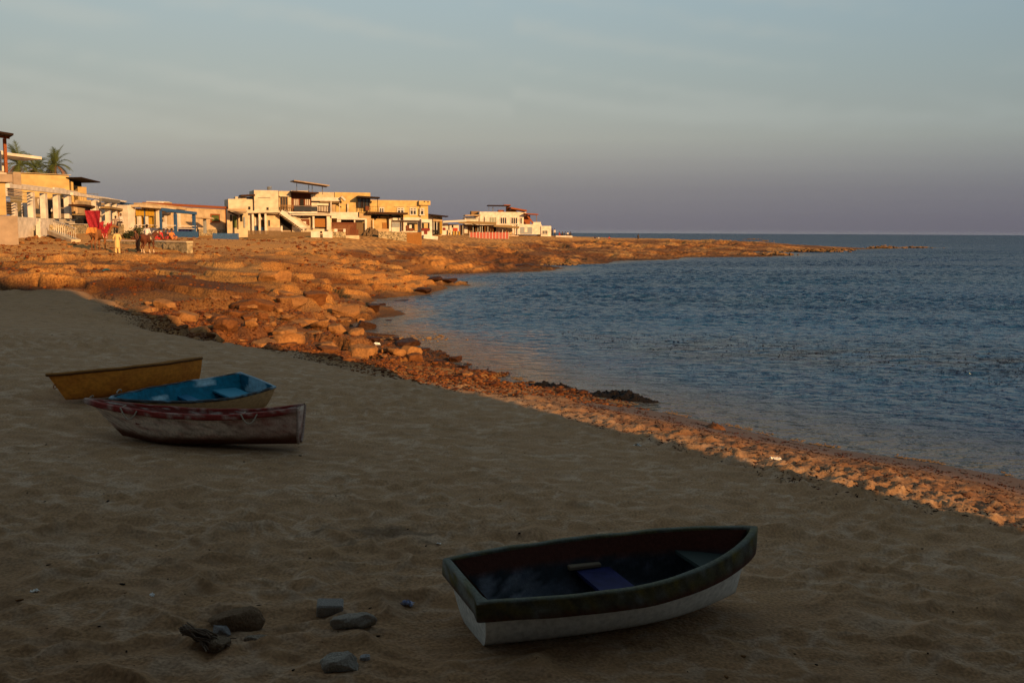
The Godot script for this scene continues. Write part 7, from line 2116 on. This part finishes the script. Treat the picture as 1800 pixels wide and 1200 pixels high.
func water_edge() -> void:
	rng.seed = 91
	var dot := stone_mesh(460, 0, 0.1, 2)
	var where := []
	var cols := []
	for i in SHORE.size() - 1:
		var a: Vector2 = SHORE[i]
		var e: Vector2 = SHORE[i + 1]
		var l := a.distance_to(e)
		var sandy := i < 7
		var far := clampf(-a.y / 60.0, 0.5, 3.5)
		var cnt := int(l * (110.0 if sandy else 26.0 / far))
		for k in cnt:
			var t := rng.randf()
			var p := a.lerp(e, t)
			var act := n_fine.get_noise_2d(p.x * 0.5 + 3.0, p.y * 0.5)
			if act < 0.08 + (0.0 if sandy else 0.35):
				continue
			var nr := (e - a).normalized()
			nr = Vector2(-nr.y, nr.x)
			var off := rng.randfn() * 0.05 + 0.10 * sin(p.x * 2.1 + p.y) + 0.05 * sin(p.x * 5.3) + (0.8 * rng.randf() * rng.randf() if sandy else rng.randf_range(-0.1, 0.8))
			var q := p + nr * off * (-1.0 if nr.dot(Vector2(0.8, -0.5)) < 0.0 else 1.0)
			# the still-water line lies where the ground crosses the sea's level
			for it in 5:
				var g := (look(gh, q.x + 0.3, q.y) - look(gh, q.x - 0.3, q.y)) / 0.6
				var g2 := (look(gh, q.x, q.y + 0.3) - look(gh, q.x, q.y - 0.3)) / 0.6
				var gl := g * g + g2 * g2
				if sandy and gl > 1e-4:
					var target := 0.03 - 0.05 * absf(off)
					var st := clampf((target - look(gh, q.x, q.y)) / gl, -3.0, 3.0)
					q += Vector2(g, g2) * st
			var s := rng.randf_range(0.006, 0.022) * (1.0 if sandy else 1.6 * far)
			var y := maxf(look(gh, q.x, q.y) - 0.01, 0.02)
			where.append(Transform3D(Basis(Vector3.UP, rng.randf() * TAU) * Basis.from_scale(Vector3(s * 2.4, s * 0.4, s * 1.2)), Vector3(q.x, y, q.y)))
			cols.append(Color(0.50, 0.64, 0.80))
	for e in BREAKERS:      # white water where swell meets rock
		for k in int(e[4]):
			var u := rng.randfn() * 0.5
			var p := Vector3(e[0] + u * e[2], 0.12 + absf(rng.randfn()) * e[3] * exp(-u * u), e[1] + (0.012 * absf(e[1]) if absf(e[1]) > 100.0 else 0.0) + rng.randfn() * 0.15 * e[2])
			var s := rng.randf_range(0.03, 0.10) * clampf(absf(e[1]) / 60.0, 0.5, 3.0)
			where.append(Transform3D(Basis(Vector3.UP, rng.randf() * TAU) * Basis.from_scale(Vector3(s * 2.2, s * 0.6, s)), p))
			cols.append(Color(0.62, 0.76, 0.92))
	scatter("foam", dot, M["litter"], where, cols, "white foam along the water's edge and against the rocks", "foam")
	where = []
	cols = []
	var tries := 0
	while where.size() < 3000 and tries < 200000:
		tries += 1
		var x := rng.randf_range(2.0, 24.0)
		var z := rng.randf_range(-46.0, -21.0)
		if look(gh, x, z) > -0.3:
			continue
		var lane := absf((z + 33.5) - (-0.62 * (-x + 12.0)) ) 
		var dens := exp(-lane * lane / 9.0) + 0.7 * exp(-pow(z + 27.0 - 0.25 * (x - 14.0), 2.0) / 2.0) * smoothstep(9.0, 14.0, x)
		if n_fine.get_noise_2d(x * 0.35, z * 0.8) + 0.05 < rng.randf_range(-0.1, 0.5) or rng.randf() > dens:
			continue
		var s := 0.004 + 0.011 * pow(rng.randf(), 2.0)
		where.append(Transform3D(Basis(Vector3.UP, rng.randf() * TAU) * Basis.from_scale(Vector3(s * 3.0, s * 0.5, s * 1.4)), Vector3(x, sea_height(x, z, look(gh, x, z)) + 0.004, z)))
		cols.append(Color(0.02, 0.018, 0.018).lerp(Color(0.05, 0.035, 0.03), rng.randf()))
	scatter("floating_seaweed", dot, M["litter"], where, cols, "dark mats of seaweed adrift on the water off the beach", "seaweed")

func debris() -> void:
	var lump := func(called: String, label: String, category: String, p: Vector2, sx: float, sy: float, sz: float, which: int, turn: float, c: Color, sd: int) -> void:
		var m := mat("stone_%d" % sd, c.linear_to_srgb(), 0.95, (M["boulder"] as StandardMaterial3D).albedo_texture, 2.5, (M["boulder"] as StandardMaterial3D).heightmap_texture, 2.0)
		var mesh := stone_mesh(500 + sd, 3, 0.14, which, 0.6)
		var o := put(called, mesh, m)
		o.basis = Basis(Vector3.UP, turn) * Basis.from_scale(Vector3(sx, sy, sz))
		o.position = Vector3(p.x, height(p.x, p.y) + sy * 0.2, p.y)
		tag(o, label, category)
	var blk := put("concrete_block", box_mesh(0.21, 0.13, 0.15, 0.012), mat("old_concrete", lin(0.36, 0.33, 0.30), 0.95, (M["boulder"] as StandardMaterial3D).albedo_texture, 3.0, (M["sand"] as StandardMaterial3D).heightmap_texture, 0.6))
	blk.position = Vector3(D_BLOCK.x, height(D_BLOCK.x, D_BLOCK.y) - 0.05, D_BLOCK.y)
	blk.rotation = Vector3(0.12, 0.15, -0.06)
	tag(blk, "squared grey block half sunk in the sand, left of the white dinghy", "block")
	lump.call("stone", "long pale stone lying flat just in front of the squared block", "stone", D_ROCK[0], 0.18, 0.08, 0.10, 5, 0.1, Color(0.40, 0.35, 0.29), 1)
	lump.call("sand_clod", "brown crumbling clod of caked sand, biggest lump on the near sand", "clod", D_ROCK[1], 0.22, 0.13, 0.14, 3, 0.4, Color(0.24, 0.15, 0.085), 2)
	lump.call("stone", "whitish-faced stone nearest the bottom edge of the photo", "stone", D_ROCK[2], 0.15, 0.10, 0.10, 6, 0.0, Color(0.48, 0.44, 0.38), 3)
	lump.call("stone", "small flat stone in front of the caked clod", "stone", D_ROCK[3], 0.10, 0.035, 0.05, 5, 0.2, Color(0.36, 0.29, 0.22), 4)
	lump.call("stone", "flat grey stone leaning beside the clod, above the dry root", "stone", D_ROCK[4], 0.10, 0.06, 0.07, 7, -0.5, Color(0.32, 0.31, 0.31), 5)
	lump.call("stone", "rounded brown stone touching the dry root", "stone", D_ROCK[5], 0.085, 0.06, 0.07, 4, 0.9, Color(0.28, 0.20, 0.13), 6)
	lump.call("shell", "small white shell beside the whitish-faced stone", "shell", D_ROCK[6], 0.04, 0.03, 0.025, 3, 0.2, Color(0.55, 0.56, 0.58), 7)
	# the dry root: a sheaf of fibres
	var t := thing("dry_root", "dry fibrous root or palm stump lying on the near sand", "root", Vector3(D_ROOT.x, height(D_ROOT.x, D_ROOT.y), D_ROOT.y), 0.5)
	rng.seed = 33
	for g in 3:
		var m := MB.new()
		for k in 26:
			var a := Vector3(-0.10 + rng.randfn() * 0.015, 0.10 + rng.randfn() * 0.02, -0.05 + rng.randfn() * 0.02)
			var mid := Vector3(rng.randfn() * 0.03, 0.06 + rng.randfn() * 0.02, rng.randfn() * 0.03)
			var e := Vector3(0.10 + rng.randfn() * 0.05, 0.0, 0.06 + rng.randfn() * 0.05)
			m.tube(PackedVector3Array([a, a.lerp(mid, 0.6) + Vector3(0, 0.01, 0), mid, mid.lerp(e, 0.5) + Vector3(0, 0.01, 0), e]), 0.0035 + 0.003 * rng.randf(), Color.WHITE, 4)
		put("fibre", m.done(), mat("root_%d" % g, lin(0.12 + 0.06 * g, 0.085 + 0.05 * g, 0.06 + 0.04 * g), 0.95), t)
	# litter
	var crumple := func(called: String, label: String, category: String, p: Vector2, s: float, c: Color, sd: int) -> void:
		var nz := noise(FastNoiseLite.TYPE_SIMPLEX, 2.2, 3, sd)
		var b := MB.new()
		for j in 9:
			for i in 9:
				var u := i / 4.0 - 1.0
				var v := j / 4.0 - 1.0
				b.add(Vector3(u + 0.5 * nz.get_noise_2d(u, v), 0.55 * (nz.get_noise_2d(u + 5.0, v) + 0.5) * (1.3 - u * u * 0.7), 0.6 * v + 0.5 * nz.get_noise_2d(u, v + 9.0)) * s, c)
		for j in 8:
			for i in 8:
				var q := j * 9 + i
				b.quad(q, q + 1, q + 10, q + 9)
		var o := put(called, b.done(false), M["plastic"])
		o.position = Vector3(p.x, height(p.x, p.y) + 0.002, p.y)
		o.rotation.y = sd
		tag(o, label, category)
	for e in LITTER:
		crumple.call(e[0], e[1], e[2], e[3], e[4], e[5], e[6])

func crowd() -> void:
	var y := func(x: float, z: float) -> float: return height(x, z)
	var at := func(p: Vector2) -> Vector3: return Vector3(p.x, height(p.x, p.y) - 0.02, p.y)
	var faces := func(p: Vector2) -> float: return atan2(-p.x, -p.y) + 0.0      # turned with its back to the viewer
	camel(at.call(F_CAMEL), faces.call(F_CAMEL) - 0.5)
	horse(at.call(F_HORSE), faces.call(F_HORSE) - 0.6)
	person("man in long pale yellow tunic and trousers standing between camel and horse", at.call(F_MAN), faces.call(F_MAN) - 0.1, {"top": Color(0.60, 0.42, 0.17), "leg": Color(0.56, 0.40, 0.17), "tunic": V(0, 0.52, 0.0), "cuff": 0.08, "elbow": [V(0.27, 1.12, 0.0), V(-0.27, 1.14, -0.02)], "hand": [V(0.20, 0.96, -0.12), V(-0.30, 0.95, -0.18)]})
	person("boy in grey shirt and dark trousers leaning on the terrace wall behind the camel", F_BOY, faces.call(Vector2(F_BOY.x, F_BOY.z)) - 0.1, {"top": Color(0.24, 0.17, 0.13), "leg": Color(0.02, 0.018, 0.02), "shoe": Color(0.03, 0.02, 0.02), "chest": V(0, 1.26, -0.10), "elbow": [V(0.34, 1.28, -0.25), V(-0.36, 1.22, -0.2)], "hand": [V(0.48, 1.33, -0.42), V(-0.30, 1.30, -0.42)]})
	person("dark-haired person sitting behind the terrace wall, head and shoulders showing", F_SIT, faces.call(Vector2(F_SIT.x, F_SIT.z)) + PI - 0.5, {"top": Color(0.5, 0.46, 0.42), "leg": Color(0.04, 0.03, 0.03), "pelvis": V(0, 0.5, 0), "chest": V(0, 0.9, -0.02), "knee": [V(0.12, 0.5, -0.42), V(-0.12, 0.5, -0.42)], "ankle": [V(0.12, 0.1, -0.42), V(-0.12, 0.1, -0.42)]})
	var hp: Vector3 = at.call(F_HORSE)
	var ht: float = faces.call(F_HORSE) - 0.6
	person("boy in white shirt riding the dark horse", hp + V(0, 0.42, 0), ht, {"top": Color(0.66, 0.58, 0.56), "leg": Color(0.10, 0.06, 0.04), "pelvis": V(0, 0.98, 0.02), "chest": V(0, 1.26, 0.0), "knee": [V(0.34, 0.80, -0.22), V(-0.34, 0.80, -0.22)], "ankle": [V(0.36, 0.45, -0.08), V(-0.36, 0.45, -0.08)], "elbow": [V(0.24, 1.12, -0.08), V(-0.24, 1.12, -0.08)], "hand": [V(0.12, 1.02, -0.32), V(-0.12, 1.02, -0.32)]})
	var bp := Vector2(F_HORSE.x - 0.62, F_HORSE.y + 0.25)
	person("person in brown standing close behind the dark horse, facing the viewer", at.call(bp), ht + PI - 0.5, {"top": Color(0.11, 0.05, 0.03), "leg": Color(0.05, 0.025, 0.018), "chest": V(0.04, 1.28, -0.08), "elbow": [V(0.30, 1.10, -0.16), V(-0.28, 1.10, -0.1)], "hand": [V(0.2, 1.15, -0.4), V(-0.25, 0.88, -0.2)], "tunic": V(0, 0.62, 0)})
	var seat := {"pelvis": V(0, 0.16, 0), "chest": V(0.0, 0.52, -0.03), "knee": [V(0.26, 0.32, -0.35), V(-0.28, 0.28, -0.33)], "ankle": [V(0.16, 0.08, -0.42), V(-0.10, 0.08, -0.46)]}
	var lab := ["seated figure in bright red with dark hair beside the horse's head", "seated figure in dark shawl in the middle of the group on the wall", "seated figure in orange wrap at the right end of the group on the wall", "small seated figure in pinkish clothes between the dark shawl and the orange wrap"]
	var tops := [Color(0.45, 0.03, 0.035), Color(0.05, 0.035, 0.03), Color(0.48, 0.17, 0.05), Color(0.36, 0.14, 0.12)]
	for k in 4:
		var d: Dictionary = seat.duplicate()
		d["top"] = tops[k]
		d["leg"] = [Color(0.4, 0.03, 0.03), Color(0.32, 0.04, 0.04), Color(0.42, 0.16, 0.06), Color(0.3, 0.1, 0.08)][k]
		d["elbow"] = [V(0.25, 0.42, -0.1), V(-0.27, 0.40, -0.08)]
		d["hand"] = [V(0.2, 0.34, -0.32), V(-0.15, 0.36, -0.32)]
		var p: Vector3 = F_GROUP[k]
		person(lab[k], p, faces.call(Vector2(p.x, p.z)) + PI + [-0.5, 0.3, 0.6, -0.2][k], d)
	# a group sitting and standing on the far white wall, and a few walkers on the headland
	rng.seed = 55
	var cl := [Color(0.03, 0.03, 0.05), Color(0.5, 0.45, 0.4), Color(0.4, 0.05, 0.04), Color(0.05, 0.04, 0.04), Color(0.08, 0.1, 0.16), Color(0.55, 0.52, 0.48), Color(0.03, 0.025, 0.03)]
	for k in F_FAR.size():
		var e: Array = F_FAR[k]
		var c: Color = cl[k % 7]
		var d := {"top": c, "leg": Color(0.03, 0.03, 0.04) if k % 2 else c * 0.6}
		if e[1] == 1:
			d.merge(seat)
		person(e[2], e[0], faces.call(Vector2(e[0].x, e[0].z)) + rng.randf_range(-1.2, 1.2) + (PI if k % 2 else 0.0), d, 0.05)

func shading_house() -> void:
	var t := thing("seaside_house", "tall pale house behind the viewer, whose shadow lies over the beach", "house", Vector3(0, 0, HOUSE_Z))
	bx("wall", t, M["white"], -8.0, HOUSE_X, -0.5, GABLE[0].y, 0.0, 8.0)
	var g := MB.new()      # the gable end and the higher flat-roofed block beside it
	var n := GABLE.size()
	for k in n:
		var a: Vector2 = GABLE[k]
		var b: Vector2 = GABLE[(k + 1) % n]
		g.face([Vector3(a.x, a.y, 0.0), Vector3(a.x, a.y, 8.0), Vector3(b.x, b.y, 8.0), Vector3(b.x, b.y, 0.0)])
		if k > 0 and k < n - 1:
			g.face([Vector3(GABLE[0].x, GABLE[0].y, 0.0), Vector3(a.x, a.y, 0.0), Vector3(b.x, b.y, 0.0)])
			g.face([Vector3(GABLE[0].x, GABLE[0].y, 8.0), Vector3(b.x, b.y, 8.0), Vector3(a.x, a.y, 8.0)])
	put("gable", g.done(), M["white"], t)
	bx("added_shade_roof", t, M["wood"], -16.0, 8.4, 6.5, 6.65, -9.9, 0.0)  # unseen roof, added to keep skylight off the nearest sand
	for k in 4:
		bx("added_shade_post", t, M["wood"], [-15.9, -12.0, -8.0, 8.1][k], [-15.9, -12.0, -8.0, 8.1][k] + 0.16, 0.5, 6.5, -9.8, -9.64)  # posts carrying the added roof, out of view
	for k in 3:
		for s in 2:
			window(t, -5.0 + k * 6.6, -3.4 + k * 6.6, 2.2 + 3.2 * s, 3.7 + 3.2 * s, -0.12, 2, 2, M["far_white"], M["glass"])

func haze_bank() -> void:      # a low bank of dusty sea haze, thickest to the right, many kilometres off
	for k in 7:
		var fog := FogVolume.new()
		fog.name = numbered("sea_haze")
		fog.shape = RenderingServer.FOG_VOLUME_SHAPE_ELLIPSOID
		fog.size = Vector3(46000.0, [620.0, 1000.0, 1400.0, 1800.0, 2250.0, 2750.0, 3300.0][k], 4000.0)
		fog.position = Vector3(10500.0, 0.0, -14000.0)
		var m := FogMaterial.new()
		m.density = HAZE * [0.7, 1.0, 1.1, 1.1, 1.0, 0.8, 0.6][k]
		m.albedo = lin(0.20, 0.25, 0.60)
		fog.material = m
		add_child(fog)
		fog.set_meta("kind", "stuff")

func sky_image() -> Image:
	var w := 1024
	var h := 512
	var im := Image.create(w, h, false, Image.FORMAT_RGBAF)
	var g := Gradient.new()
	g.offsets = PackedFloat32Array(SKY_AT)
	g.colors = PackedColorArray(SKY_COL)
	var nz := noise(FastNoiseLite.TYPE_SIMPLEX_SMOOTH, 1.0, 4, 901)
	for y in h:
		var el := (0.5 - (y + 0.5) / h) * 180.0
		for x in w:
			var az := ((x + 0.5) / w - 0.5) * TAU          # 0 looks along -z; the sun stands behind
			var c := g.sample(clampf(el, 0.0, 90.0) / 90.0)
			var off := absf(wrapf(az - deg_to_rad(SUN_AZ + 18.0), -PI, PI))
			var k := 1.0 - 0.36 * smoothstep(0.35, 1.0, off) + 0.36 * smoothstep(1.6, PI, off)
			# thin high cloud in long streaks
			var a := rad_to_deg(az)
			var s := nz.get_noise_2d(a * 0.035 + 3.0, (el + 0.13 * a) * 0.62)
			var veil := smoothstep(-0.05, 0.45, s) * smoothstep(3.0, 7.0, el) * (1.0 - smoothstep(40.0, 70.0, el))
			c = c.lerp(Color(0.345, 0.352, 0.315), 0.30 * veil)
			im.set_pixel(x, y, Color(c.r * pow(k, 1.5), c.g * pow(k, 1.05), c.b * pow(k, 0.67), 1.0))
	return im
